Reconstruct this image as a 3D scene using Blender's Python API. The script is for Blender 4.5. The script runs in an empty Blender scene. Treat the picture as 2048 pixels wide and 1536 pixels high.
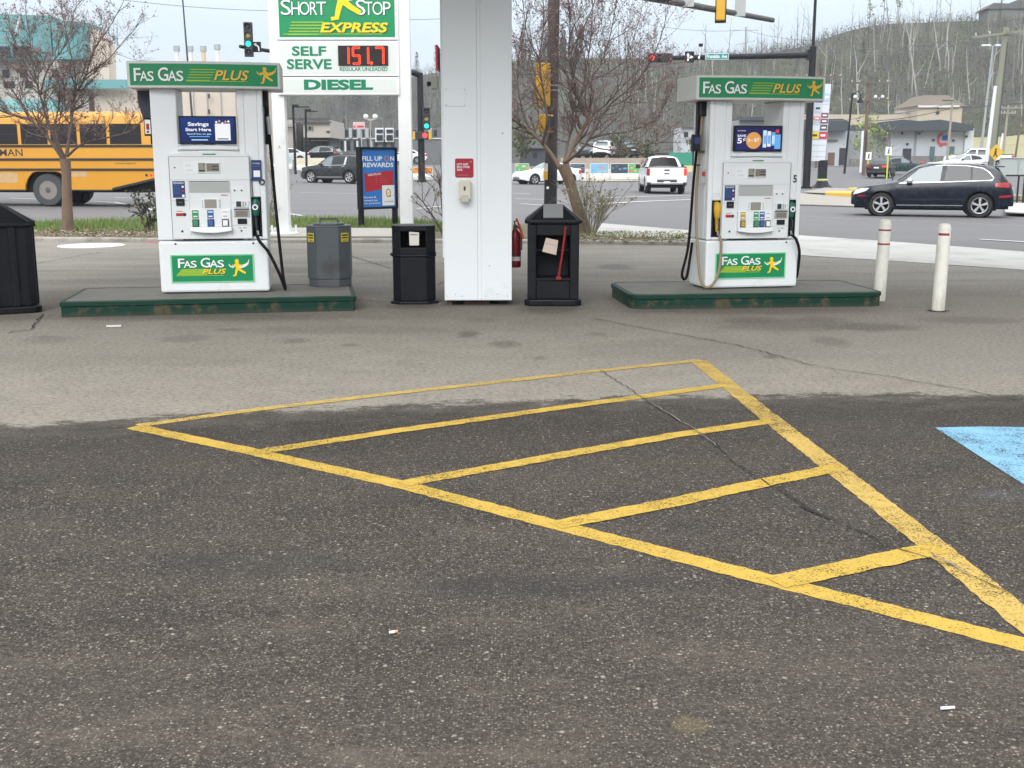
import bpy, math, random
from mathutils import Vector, Matrix, noise as mnoise
R = math.radians
sc = bpy.context.scene
C = sc.collection

# ------------------------------------------------------------------ camera
FPX, TH, CH = 2250.0, R(11.21), 1.5
cd = bpy.data.cameras.new("camera"); cam = bpy.data.objects.new("camera", cd); C.objects.link(cam)
cam.location = (0, 0, CH); cam.rotation_euler = (R(90) - TH, 0, 0)
cd.sensor_width = 36; cd.lens = 36 * FPX / 2048; cd.clip_start = 0.05; cd.clip_end = 4000
sc.camera = cam
sc.view_settings.view_transform = 'Standard'; sc.view_settings.look = 'None'
sc.view_settings.exposure = 0.40; sc.view_settings.gamma = 1

# ------------------------------------------------------------------ sky and sun (overcast)
SUN_EL, SUN_AZ = R(36), R(196)          # azimuth clockwise from +Y: behind the camera
w = bpy.data.worlds.new("World"); sc.world = w; w.use_nodes = True
nt = w.node_tree; nt.nodes.clear()
out = nt.nodes.new('ShaderNodeOutputWorld'); bg = nt.nodes.new('ShaderNodeBackground')
sky = nt.nodes.new('ShaderNodeTexSky'); sky.sky_type = 'NISHITA'; sky.sun_disc = False
sky.sun_elevation = SUN_EL; sky.sun_rotation = SUN_AZ; sky.dust_density = 3.0
tc = nt.nodes.new('ShaderNodeTexCoord'); sep = nt.nodes.new('ShaderNodeSeparateXYZ')
rmp = nt.nodes.new('ShaderNodeValToRGB')       # overcast sky: zenith about three times the horizon
e = rmp.color_ramp.elements
e[0].position = 0.0; e[0].color = (6.7, 7.35, 7.95, 1)
e[1].position = 1.0; e[1].color = (21, 21.5, 22, 1)
k = rmp.color_ramp.elements.new(0.10); k.color = (6.4, 7.45, 8.4, 1)
k = rmp.color_ramp.elements.new(0.20); k.color = (8.6, 9.5, 10.3, 1)
k = rmp.color_ramp.elements.new(0.5); k.color = (17, 17.6, 18.4, 1)
nz = nt.nodes.new('ShaderNodeTexNoise'); nz.inputs['Scale'].default_value = 3.0; nz.inputs['Detail'].default_value = 5
mp = nt.nodes.new('ShaderNodeMapping'); mp.inputs['Scale'].default_value = (1, 1, 4)
mr = nt.nodes.new('ShaderNodeMapRange'); mr.inputs['To Min'].default_value = 0.94; mr.inputs['To Max'].default_value = 1.06
mul = nt.nodes.new('ShaderNodeMix'); mul.data_type = 'RGBA'; mul.blend_type = 'MULTIPLY'; mul.inputs[0].default_value = 1
mx = nt.nodes.new('ShaderNodeMix'); mx.data_type = 'RGBA'; mx.inputs[0].default_value = 0.9
L = nt.links.new
L(tc.outputs['Generated'], sep.inputs[0]); L(sep.outputs['Z'], rmp.inputs[0])
L(tc.outputs['Generated'], mp.inputs[0]); L(mp.outputs[0], nz.inputs['Vector']); L(nz.outputs[0], mr.inputs[0])
L(rmp.outputs[0], mul.inputs[6]); L(mr.outputs[0], mul.inputs[7])
L(sky.outputs[0], mx.inputs[6]); L(mul.outputs[2], mx.inputs[7]); L(mx.outputs[2], bg.inputs[0])
bg.inputs[1].default_value = 0.1; L(bg.outputs[0], out.inputs[0])
sd = bpy.data.lights.new("sun", 'SUN'); sun = bpy.data.objects.new("sun", sd); C.objects.link(sun)
sd.energy = 1.5; sd.angle = R(35); sd.color = (1, 0.985, 0.965)
sun.rotation_euler = (R(90) - SUN_EL, 0, R(180) - SUN_AZ)

# ------------------------------------------------------------------ pixel <-> place helpers
CT, ST = math.cos(TH), math.sin(TH)
def ray(px, py):
    a, b = (px - 1024) / FPX, (768 - py) / FPX
    return Vector((a, b * ST + CT, b * CT - ST))
def at(px, py, Y):
    d = ray(px, py); t = Y / d.y
    return Vector((d.x * t, Y, CH + d.z * t))
def sm(a, b, t):
    t = min(1, max(0, (t - a) / (b - a))); return t * t * (3 - 2 * t)
def G(x, y):
    """height of the street surface"""
    t = min(40, max(0, y - 20)); x = max(-40, min(40, x))
    return -0.035 - 0.00035 * t * x * (1 - sm(45, 150, y)) + sm(62, 140, y) * 1.05
def gp(px, py, dz=0.0, f=G):
    d = ray(px, py); z = 0.0
    for _ in range(25):
        t = (z + dz - CH) / d.z; z = f(d.x * t, d.y * t)
    return Vector((d.x * t, d.y * t, z + dz))
def flat(px, py, z=0.0):
    return gp(px, py, z, lambda x, y: 0.0)
def pxx(px, Y):
    return at(px, 322, Y).x

# ------------------------------------------------------------------ materials
def newmat(name):
    m = bpy.data.materials.new(name); m.use_nodes = True
    return m, m.node_tree, m.node_tree.nodes['Principled BSDF']
class NX:
    """small node expression helper"""
    def __init__(s, nt): s.nt = nt
    def put(s, sock, v):
        if isinstance(v, bpy.types.NodeSocket): s.nt.links.new(v, sock)
        elif v is not None: sock.default_value = v
    def math(s, op, a, b=None, c=None, clamp=False):
        n = s.nt.nodes.new('ShaderNodeMath'); n.operation = op; n.use_clamp = clamp
        s.put(n.inputs[0], a); s.put(n.inputs[1], b); s.put(n.inputs[2], c); return n.outputs[0]
    def noise(s, vec, scale, detail=4, rough=0.55, out=0):
        n = s.nt.nodes.new('ShaderNodeTexNoise'); s.put(n.inputs['Vector'], vec)
        n.inputs['Scale'].default_value = scale; n.inputs['Detail'].default_value = detail; n.inputs['Roughness'].default_value = rough
        return n.outputs[out]
    def voro(s, vec, scale, feature='F1'):
        n = s.nt.nodes.new('ShaderNodeTexVoronoi'); s.put(n.inputs['Vector'], vec); n.feature = feature
        n.inputs['Scale'].default_value = scale; return n
    def rng(s, v, a, b, c=0.0, d=1.0, smooth=False):
        n = s.nt.nodes.new('ShaderNodeMapRange'); n.clamp = True
        if smooth: n.interpolation_type = 'SMOOTHSTEP'
        s.put(n.inputs[0], v)
        for i, q in enumerate((a, b, c, d)): s.put(n.inputs[i + 1], q)
        return n.outputs[0]
    def mix(s, f, a, b, blend='MIX'):
        n = s.nt.nodes.new('ShaderNodeMix'); n.data_type = 'RGBA'; n.blend_type = blend
        s.put(n.inputs[0], f)
        for i, q in ((6, a), (7, b)):
            s.put(n.inputs[i], (*q, 1) if isinstance(q, tuple) and len(q) == 3 else q)
        return n.outputs[2]
    def coord(s, kind='Object'):
        return s.nt.nodes.new('ShaderNodeTexCoord').outputs[kind]
    def pos(s):
        return s.nt.nodes.new('ShaderNodeNewGeometry').outputs['Position']
    def scale(s, v, x, y, z):
        n = s.nt.nodes.new('ShaderNodeMapping'); s.put(n.inputs[0], v); n.inputs['Scale'].default_value = (x, y, z); return n.outputs[0]
    def sep(s, v):
        n = s.nt.nodes.new('ShaderNodeSeparateXYZ'); s.put(n.inputs[0], v); return n.outputs
    def bump(s, h, strength, dist=0.01):
        n = s.nt.nodes.new('ShaderNodeBump'); s.put(n.inputs['Height'], h)
        n.inputs['Strength'].default_value = strength; n.inputs['Distance'].default_value = dist; return n.outputs[0]
MC = {}
def pm(name, col, rough=0.5, metal=0.0, var=0.12, scale=6.0, col2=None, amt=0.5, bump=0.0, emit=0.0, spec=0.5, coat=0.0, stretch=(1, 1, 1), ecol=None):
    """painted / plastic / stone material: base colour with noise wear towards col2"""
    if name in MC: return MC[name]
    m, nt, b = newmat(name); x = NX(nt)
    v = x.scale(x.coord(), *stretch)
    n = x.noise(v, scale, 6, 0.6)
    dark = tuple(c * (1 - var) for c in col); lite = tuple(min(1, c * (1 + var)) for c in col)
    c = x.mix(n, dark, lite)
    if col2:
        n2 = x.rng(x.noise(v, scale * 0.6, 8, 0.7), 0.62 - 0.25 * amt, 0.78 - 0.15 * amt)
        c = x.mix(n2, c, col2)
    nt.links.new(c, b.inputs['Base Color'])
    nt.links.new(x.rng(n, 0.2, 0.8, max(0.02, rough - 0.08), min(1, rough + 0.1)), b.inputs['Roughness'])
    b.inputs['Metallic'].default_value = metal; b.inputs['Specular IOR Level'].default_value = spec
    b.inputs['Coat Weight'].default_value = coat; b.inputs['Coat Roughness'].default_value = 0.05
    if bump: nt.links.new(x.bump(n, bump, 0.02), b.inputs['Normal'])
    if emit:
        b.inputs['Emission Strength'].default_value = emit
        if ecol: b.inputs['Emission Color'].default_value = (*ecol, 1)
        else: nt.links.new(c, b.inputs['Emission Color'])
    MC[name] = m; return m
def glass(name, col, rough=0.05, tr=0.0, spec=.6):
    if name in MC: return MC[name]
    m, nt, b = newmat(name)
    b.inputs['Base Color'].default_value = (*col, 1); b.inputs['Roughness'].default_value = rough
    b.inputs['Specular IOR Level'].default_value = spec; b.inputs['Transmission Weight'].default_value = tr
    MC[name] = m; return m

# ------------------------------------------------------------------ mesh helpers
TXT = {}
def text_geo(s, bold=0.0, shear=0.0, space=1.0):
    key = (s, bold, shear, space)
    if key not in TXT:
        cu = bpy.data.curves.new("t", 'FONT'); cu.body = s; cu.size = 1; cu.offset = bold; cu.shear = shear
        cu.space_character = space; cu.resolution_u = 3
        o = bpy.data.objects.new("t", cu); C.objects.link(o)
        dg = bpy.context.evaluated_depsgraph_get(); me = o.evaluated_get(dg).to_mesh()
        vs = [tuple(v.co) for v in me.vertices]; fs = [tuple(p.vertices) for p in me.polygons]
        o.evaluated_get(dg).to_mesh_clear(); bpy.data.objects.remove(o); bpy.data.curves.remove(cu)
        x0 = min(v[0] for v in vs); x1 = max(v[0] for v in vs); y0 = min(v[1] for v in vs); y1 = max(v[1] for v in vs)
        TXT[key] = ([((v[0] - x0) / (x1 - x0), (v[1] - y0) / (y1 - y0)) for v in vs], fs, (x1 - x0) / (y1 - y0))
    return TXT[key]
class MB:
    def __init__(s): s.v = []; s.f = []; s.mi = []; s.M = None; s.fn = None; s.q = 0
    def add(s, vs, fs, m=0):
        o = len(s.v)
        for p in vs:
            p = Vector(p)
            if s.fn: p = s.fn(p)
            if s.M: p = s.M @ p
            s.v.append(p)
        for f in fs: s.f.append(tuple(i + o for i in f)); s.mi.append(m)
        return s
    def box(s, x0, x1, y0, y1, z0, z1, m=0):
        v = [(x0, y0, z0), (x1, y0, z0), (x1, y1, z0), (x0, y1, z0), (x0, y0, z1), (x1, y0, z1), (x1, y1, z1), (x0, y1, z1)]
        return s.add(v, [(0, 3, 2, 1), (4, 5, 6, 7), (0, 1, 5, 4), (1, 2, 6, 5), (2, 3, 7, 6), (3, 0, 4, 7)], m)
    def cbox(s, c, d, m=0):
        return s.box(c[0] - d[0] / 2, c[0] + d[0] / 2, c[1] - d[1] / 2, c[1] + d[1] / 2, c[2] - d[2] / 2, c[2] + d[2] / 2, m)
    def prism(s, poly, a, b, axis='z', m=0, taper=1.0):
        """polygon extruded from a to b; axis z: poly=(x,y); axis y: poly=(x,z); axis x: poly=(y,z)"""
        n = len(poly)
        def P(p, t, k):
            u, q = p[0] * k, p[1] * k
            return (u, q, t) if axis == 'z' else (p[0], t, p[1]) if axis == 'y' else (t, p[0], p[1])
        ar = sum(poly[i][0] * poly[(i + 1) % n][1] - poly[(i + 1) % n][0] * poly[i][1] for i in range(n))
        if (ar < 0) != (axis == 'y'): poly = poly[::-1]
        v = [P(p, a, 1) for p in poly] + [P(p, b, taper) for p in poly]
        f = [tuple(range(n - 1, -1, -1)), tuple(range(n, 2 * n))] + [(i, (i + 1) % n, (i + 1) % n + n, i + n) for i in range(n)]
        return s.add(v, f, m)
    def tube(s, pts, r, n=8, m=0, cap=True):
        pts = [Vector(p) for p in pts]; k = len(pts)
        rs = r if isinstance(r, (list, tuple)) else [r] * k
        v = []; f = []; up = None
        for i, p in enumerate(pts):
            d = (pts[min(i + 1, k - 1)] - pts[max(i - 1, 0)]).normalized()
            if up is None:
                up = d.cross(Vector((0, 0, 1)) if abs(d.z) < 0.9 else Vector((1, 0, 0))).normalized()
            else:
                up = (up - d * up.dot(d)).normalized()
            w_ = d.cross(up)
            for j in range(n):
                a = 2 * math.pi * j / n
                v.append(p + (up * math.cos(a) + w_ * math.sin(a)) * rs[i])
        for i in range(k - 1):
            for j in range(n):
                f.append((i * n + j, i * n + (j + 1) % n, (i + 1) * n + (j + 1) % n, (i + 1) * n + j))
        if cap: f += [tuple(range(n - 1, -1, -1)), tuple(range((k - 1) * n, k * n))]
        return s.add(v, f, m)
    def cyl(s, c, r, z0, z1, n=20, m=0, r1=None):
        return s.tube([(c[0], c[1], z0), (c[0], c[1], z1)], [r, r if r1 is None else r1], n, m)
    def lathe(s, prof, n=24, m=0, axis='z', c=(0, 0, 0), cap=True):
        v = []; f = []; k = len(prof)
        for (r, h) in prof:
            for j in range(n):
                a = 2 * math.pi * j / n; u, q = r * math.cos(a), r * math.sin(a)
                p = (u, q, h) if axis == 'z' else (u, h, q) if axis == 'y' else (h, u, q)
                v.append((p[0] + c[0], p[1] + c[1], p[2] + c[2]))
        for i in range(k - 1):
            for j in range(n): f.append((i * n + j, i * n + (j + 1) % n, (i + 1) * n + (j + 1) % n, (i + 1) * n + j))
        if cap: f += [tuple(range(n)), tuple(range((k - 1) * n, k * n))]
        return s.add(v, f, m)
    def poly(s, pts, m=0): return s.add(pts, [tuple(range(len(pts)))], m)
    def slab(s, pts, h, m=0):
        """flat sheet polygon raised by h with sides (pts: 3D, bottom)"""
        n = len(pts); v = list(pts) + [Vector(p) + Vector((0, 0, h)) for p in pts]
        return s.add([tuple(p) for p in v], [tuple(range(n, 2 * n))] + [(i, (i + 1) % n, (i + 1) % n + n, i + n) for i in range(n)], m)
    def rect(s, u0, u1, z0, z1, y, m=0, n=1):
        """front-facing (-Y) rectangle"""
        v = []; f = []
        for i in range(n + 1):
            u = u0 + (u1 - u0) * i / n; v += [(u, y, z0), (u, y, z1)]
        for i in range(n): f.append((2 * i, 2 * i + 2, 2 * i + 3, 2 * i + 1))
        return s.add(v, f, m)
    def text(s, t, u0, u1, z0, z1, y, m=0, bold=0.02, shear=0.0, shadow=None, so=0.05, space=1.0):
        """lettering fitted to a front-facing box"""
        v, f, a = text_geo(t, bold, shear, space)
        if shadow is not None:
            d = so * (z1 - z0)
            s.add([(u0 + d + p[0] * (u1 - u0), y + 0.0012, z0 - d + p[1] * (z1 - z0)) for p in v], f, shadow)
        return s.add([(u0 + p[0] * (u1 - u0), y, z0 + p[1] * (z1 - z0)) for p in v], f, m)
    def stroke(s, pts, w, y, m=0, w1=None):
        """flat front-facing painted stroke"""
        k = len(pts); v = []
        for i, p in enumerate(pts):
            a = pts[max(i - 1, 0)]; b = pts[min(i + 1, k - 1)]
            dx, dz = b[0] - a[0], b[1] - a[1]; l = math.hypot(dx, dz) or 1
            ww = w if w1 is None else w + (w1 - w) * i / (k - 1)
            v += [(p[0] - dz / l * ww / 2, y, p[1] + dx / l * ww / 2), (p[0] + dz / l * ww / 2, y, p[1] - dx / l * ww / 2)]
        return s.add(v, [(2 * i + 1, 2 * i + 3, 2 * i + 2, 2 * i) for i in range(k - 1)], m)
    def disc(s, u, z, r, y, m=0, n=16):
        return s.add([(u + r * math.cos(2 * math.pi * i / n), y, z + r * math.sin(2 * math.pi * i / n)) for i in range(n)], [tuple(range(n))], m)
    def build(s, name, mats, parent=None, bevel=0.0, smooth=None, seg=2):
        me = bpy.data.meshes.new(name); me.from_pydata([tuple(p) for p in s.v], [], s.f)
        if not isinstance(mats, (list, tuple)): mats = [mats]
        for m in mats: me.materials.append(m)
        me.polygons.foreach_set('material_index', s.mi)
        if smooth:
            me.polygons.foreach_set('use_smooth', [True] * len(s.f)); me.set_sharp_from_angle(angle=R(smooth))
        me.update()
        o = bpy.data.objects.new(name, me); C.objects.link(o)
        if parent: o.parent = parent
        if bevel:
            b = o.modifiers.new('bevel', 'BEVEL'); b.width = bevel; b.segments = seg; b.limit_method = 'ANGLE'; b.angle_limit = R(35)
        return o
def tag(o, label, cat, group=None):
    o['label'] = label; o['category'] = cat
    if group: o['group'] = group
    return o
def thing(name, label, cat, loc=(0, 0, 0), rz=0.0, group=None):
    o = bpy.data.objects.new(name, None); C.objects.link(o); o.empty_display_size = 0.2
    o.location = loc; o.rotation_euler = (0, 0, rz)
    return tag(o, label, cat, group)
def struct(o, kind='structure'):
    o['kind'] = kind; return o
def copy_tree(o, parent=None):
    c = o.copy(); C.objects.link(c)
    if parent: c.parent = parent
    for ch in [q for q in o.children]: copy_tree(ch, c)
    return c
def crom(pts, n=8):
    """Catmull-Rom through points"""
    p = [Vector(q) for q in pts]; p = [2 * p[0] - p[1]] + p + [2 * p[-1] - p[-2]]; o = []
    for i in range(1, len(p) - 2):
        for j in range(n):
            t = j / n; a, b, c_, d = p[i - 1], p[i], p[i + 1], p[i + 2]
            o.append(0.5 * ((2 * b) + (c_ - a) * t + (2 * a - 5 * b + 4 * c_ - d) * t * t + (3 * b - a - 3 * c_ + d) * t ** 3))
    return o + [p[-2]]
def lerp_tab(tab, x):
    if x <= tab[0][0]: return tab[0][1]
    for (a, b), (c_, d) in zip(tab, tab[1:]):
        if x <= c_: return b + (d - b) * (x - a) / (c_ - a)
    return tab[-1][1]
# ------------------------------------------------------------------ common materials
M_white = pm('white_paint', (0.80, 0.81, 0.80), 0.35, var=0.04, col2=(0.62, 0.62, 0.58), amt=0.1, scale=3)
M_black = pm('black_plastic', (0.012, 0.014, 0.017), 0.55, var=0.2, spec=.25)
M_blackmetal = pm('black_metal', (0.009, 0.010, 0.014), 0.45, var=0.2, spec=.3)
M_rubber = pm('rubber', (0.008, 0.008, 0.009), 0.75, spec=.2)
M_green = pm('sign_green', (0.004, 0.25, 0.09), 0.35, var=0.06)
M_yel = pm('sign_yellow', (0.9, 0.62, 0.01), 0.4, var=0.05)
M_lime = pm('sign_lime', (0.36, 0.5, 0.02), 0.4, var=0.05)
M_ltr = pm('sign_white', (0.85, 0.86, 0.85), 0.4, var=0.03)
M_dkgr = pm('sign_shadow', (0.01, 0.05, 0.025), 0.5)
M_chrome = pm('chrome', (0.6, 0.61, 0.62), 0.2, 1.0, var=0.05)
M_steel = pm('galvanised_steel', (0.42, 0.44, 0.45), 0.45, 0.6, var=0.12)
M_grey = pm('grey_plastic', (0.38, 0.40, 0.39), 0.5, var=0.05)
M_dgrey = pm('dark_grey_plastic', (0.06, 0.065, 0.07), 0.5, var=0.1)
M_red = pm('red_paint', (0.42, 0.02, 0.02), 0.35, var=0.08)

# ------------------------------------------------------------------ street, one sheet to the horizon
def asphalt_mat(name, base, speck=0.5, tint=None, seams=0.0):
    m, nt, b = newmat(name); x = NX(nt); p = x.pos()
    big = x.noise(x.scale(p, .12, .5, 1), 1.0, 5, 0.6)
    fine = x.noise(p, 40, 3, 0.7)
    c = x.mix(big, tuple(q * 0.78 for q in base), tuple(q * 1.2 for q in base))
    c = x.mix(x.rng(fine, 0.35, 0.7, 0, speck), c, tuple(min(1, q * 1.7) for q in base))
    nt.links.new(c, b.inputs['Base Color']); b.inputs['Roughness'].default_value = 0.8; b.inputs['Specular IOR Level'].default_value = .2
    nt.links.new(x.bump(fine, 0.3, 0.01), b.inputs['Normal'])
    return m
M_road = asphalt_mat('street_asphalt', (0.135, 0.131, 0.132), 0.3)
xs = [-900, -500, -250, -150, -100, -80] + [-60 + 4 * i for i in range(31)] + [80, 100, 150, 250, 500, 900]
ys = [-250, -120, -60, -30, -10, 5, 15, 18] + [20 + 4 * i for i in range(30)] + [150, 180, 220, 300, 450, 700, 1200]
g = MB(); nx_ = len(xs)
g.add([(a, b, G(a, b)) for b in ys for a in xs], [(j * nx_ + i, j * nx_ + i + 1, (j + 1) * nx_ + i + 1, (j + 1) * nx_ + i) for j in range(len(ys) - 1) for i in range(nx_ - 1)])
struct(g.build('road', M_road, smooth=60))

# ------------------------------------------------------------------ forecourt paving
def forecourt_mat():
    m, nt, b = newmat('forecourt_paving'); x = NX(nt); p = x.pos(); X, Y, Z = x.sep(p)
    n_big = x.noise(x.scale(p, .35, .9, 1), 1.0, 5, 0.6)
    n_mid = x.noise(x.scale(p, 1, 1.6, 1), 2.2, 6, 0.65)
    n_fine = x.noise(p, 55, 4, 0.75)
    n_grit = x.noise(p, 160, 2, 0.6)
    # edge of the dark resurfaced asphalt: y = 7.02 + .155 x - .03 x2
    yb = x.math('ADD', x.math('MULTIPLY_ADD', X, 0.155, 7.02), x.math('MULTIPLY', x.math('MULTIPLY', X, X), -0.03))
    dy = x.math('SUBTRACT', Y, yb)
    nz1 = x.math('SUBTRACT', x.noise(x.scale(p, 1, 1.8, 1), 3.5, 7, 0.7), 0.5)
    nz2 = x.math('SUBTRACT', x.noise(x.scale(p, 1, 3, 1), 30, 3, 0.7), 0.5)
    dyn = x.math('ADD', dy, x.math('ADD', x.math('MULTIPLY', nz1, 0.9), x.math('MULTIPLY', nz2, 0.5)))
    pale = x.rng(dyn, -0.03, 0.035)
    # dark asphalt with exposed aggregate
    dk = x.mix(x.rng(n_big, 0.32, 0.68), (0.024, 0.0203, 0.0183), (0.052, 0.0445, 0.0385))
    dk = x.mix(x.rng(n_mid, 0.4, 0.75, 0, 0.55), dk, (0.090, 0.076, 0.060))
    dk = x.mix(x.rng(n_fine, 0.3, 0.5, 0.65, 0.0), dk, (0.018, 0.017, 0.017))
    dk = x.mix(x.rng(n_fine, 0.52, 0.72, 0, 0.6), dk, (0.135, 0.115, 0.092))
    for sc_, lo, hi, am, col in ((62, .45, 1.0, .45, (.17, .147, .122)), (115, .5, 1.0, .95, (.25, .215, .175)), (165, .5, 1.0, .9, (.23, .20, .165)), (95, .78, .98, .9, (.38, .33, .265)), (52, .95, .99, .7, (.42, .37, .30))):
        vo = x.voro(x.scale(p, 1, 1, 1), sc_); vc = x.sep(vo.outputs['Color'])
        vd = x.math('ADD', vo.outputs['Distance'], x.math('MULTIPLY', x.math('SUBTRACT', n_grit, .5), .5))
        dk = x.mix(x.math('MULTIPLY', x.math('MULTIPLY', x.rng(vc[0], lo, hi), x.rng(vd, .46, .20)), am), dk, col)
        dk = x.mix(x.math('MULTIPLY', x.rng(vc[1], .68, .92), x.rng(vd, .45, .2, 0, .75)), dk, (.012, .011, .0105))
    # worn pale asphalt, browner towards the islands, grey concrete behind them
    far = x.rng(Y, 9.0, 12.5, smooth=True); back = x.rng(x.math('ADD', Y, x.math('MULTIPLY', nz1, 1.5)), 12.6, 14.2, smooth=True)
    pl = x.mix(x.rng(n_mid, 0.3, 0.7), (0.205, 0.184, 0.152), (0.305, 0.277, 0.232))
    br = x.mix(x.rng(n_mid, 0.3, 0.7), (0.088, 0.077, 0.064), (0.185, 0.163, 0.136))
    pl = x.mix(x.rng(x.math('ADD', far, x.math('MULTIPLY', nz1, 0.5)), 0.1, 0.9), pl, br)
    bk = x.mix(x.rng(x.noise(x.scale(p, .25, 1.2, 1), 1.5, 6, 0.65), 0.32, 0.68), (0.165, 0.153, 0.134), (0.300, 0.280, 0.250))
    pl = x.mix(back, pl, bk)
    # brighter to the right where traffic polishes it
    pl = x.mix(x.math('MULTIPLY', x.rng(X, 1.5, 5.0), x.rng(Y, 16, 9, 0.0, 0.55)), pl, (0.215, 0.190, 0.172))
    # scattered oil blots, tyre-dark bands, painted contact shade
    blot = x.voro(x.scale(p, 1, 1.7, 1), 1.15); bn = x.math('ADD', blot.outputs['Distance'], x.math('MULTIPLY', nz2, 0.3))
    bl = x.math('MULTIPLY', x.rng(bn, 0.20, 0.10), x.rng(x.sep(blot.outputs['Color'])[1], 0.6, 0.75))
    bl = x.math('MULTIPLY', bl, x.rng(Y, 8.2, 9.0)); bl = x.math('MULTIPLY', bl, x.rng(Y, 14, 12))
    pl = x.mix(x.math('MULTIPLY', bl, 0.6), pl, (0.035, 0.03, 0.027))
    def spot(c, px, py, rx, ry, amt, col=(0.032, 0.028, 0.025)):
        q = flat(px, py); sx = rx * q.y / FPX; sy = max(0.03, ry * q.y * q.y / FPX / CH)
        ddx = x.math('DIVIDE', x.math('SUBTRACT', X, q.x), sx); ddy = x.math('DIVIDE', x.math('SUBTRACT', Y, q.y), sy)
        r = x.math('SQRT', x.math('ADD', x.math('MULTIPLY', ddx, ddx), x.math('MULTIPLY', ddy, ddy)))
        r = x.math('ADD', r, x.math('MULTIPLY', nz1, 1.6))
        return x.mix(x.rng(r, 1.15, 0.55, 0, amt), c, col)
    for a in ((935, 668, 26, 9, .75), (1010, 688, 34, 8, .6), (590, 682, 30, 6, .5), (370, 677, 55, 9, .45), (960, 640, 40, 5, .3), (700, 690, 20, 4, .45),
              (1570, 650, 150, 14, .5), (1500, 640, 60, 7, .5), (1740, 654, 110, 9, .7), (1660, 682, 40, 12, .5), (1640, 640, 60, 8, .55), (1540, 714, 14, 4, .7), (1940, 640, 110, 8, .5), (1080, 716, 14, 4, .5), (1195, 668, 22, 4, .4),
              (1230, 534, 40, 6, .6), (1100, 622, 70, 7, .5), (410, 634, 330, 9, .6), (1500, 622, 290, 8, .55), (826, 612, 66, 7, .7), (955, 608, 90, 7, .7), (1107, 616, 80, 7, .7), (20, 636, 90, 9, .6), (1400, 700, 260, 26, .22), (250, 720, 300, 16, .16), (600, 540, 120, 6, .35), (250, 560, 160, 6, .3), (1300, 585, 60, 8, .4), (1900, 585, 160, 8, .25), (700, 660, 260, 10, .3), (100, 680, 60, 8, .3), (780, 525, 60, 5, .25)):  # wide spots at island, bin and column feet paint in contact shade
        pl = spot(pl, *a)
    n_f2 = x.noise(x.scale(p, 1, 1.5, 1), 24, 5, .75)
    pl = x.mix(x.rng(n_fine, 0.50, 0.72, 0, 0.6), pl, (0.40, 0.355, 0.285))
    pl = x.mix(x.rng(n_fine, 0.28, 0.48, 0.75, 0.0), pl, (0.06, 0.053, 0.045))
    pl = x.mix(x.rng(n_f2, 0.34, 0.5, 0.85, 0.0), pl, (0.075, 0.067, 0.057)); pl = x.mix(x.rng(n_f2, 0.53, 0.68, 0, 0.65), pl, (0.35, 0.32, 0.27))
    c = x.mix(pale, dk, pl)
    c = x.mix(x.math('MULTIPLY', x.rng(dyn, -0.02, -0.1), x.rng(dyn, -1.6, -0.2, 0, .35)), c, (0.022, 0.0185, 0.0165))
    # pale dust that drifts over the dark asphalt in the near right corner and near the edge
    c = x.mix(x.math('MULTIPLY', x.rng(x.math('ADD', dyn, x.math('MULTIPLY', nz1, .8)), -0.5, 0.1, 0, 0.22), 1.0), c, (0.25, 0.225, 0.19))
    nd = x.noise(x.scale(p, 1, 2.2, 1), 1.6, 7, 0.7)
    c = x.mix(x.math('MULTIPLY', x.rng(nd, 0.55, 0.75), x.rng(Y, 4.8, 2.6, 0, 0.42)), c, (0.20, 0.172, 0.135))
    c = x.mix(x.math('MULTIPLY', x.rng(Y, 4.0, 2.6, 0, .22), x.rng(n_big, .35, .65, .4, 1)), c, (0.125, 0.105, 0.085))
    c = spot(c, 1380, 1450, 40, 22, .16, (0.30, 0.23, 0.1))
    c = spot(c, 2000, 990, 60, 12, .12, (0.16, 0.19, 0.23))
    c = spot(c, 1080, 1170, 330, 26, .45, (0.03, 0.03, 0.032))
    c = spot(c, 500, 1130, 260, 30, .3, (0.033, 0.033, 0.034))
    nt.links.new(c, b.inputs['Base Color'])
    nt.links.new(x.rng(n_mid, 0.3, 0.7, 0.7, 0.9), b.inputs['Roughness']); b.inputs['Specular IOR Level'].default_value = .12
    h = x.math('ADD', x.math('MULTIPLY', n_fine, 1.0), x.math('MULTIPLY', n_grit, 0.5))
    nt.links.new(x.bump(h, 0.55, 0.006), b.inputs['Normal'])
    return m
M_fore = forecourt_mat()
edge = [(-900, 476), (-300, 479), (0, 482), (320, 485), (540, 486), (780, 486), (900, 487), (1200, 488), (1400, 492), (1500, 500), (1620, 512), (1800, 523), (2048, 540), (2600, 575)]
bp = [flat(*q) for q in edge]
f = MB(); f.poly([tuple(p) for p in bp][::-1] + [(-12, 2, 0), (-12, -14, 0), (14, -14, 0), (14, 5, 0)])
struct(f.build('forecourt', M_fore))

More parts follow.
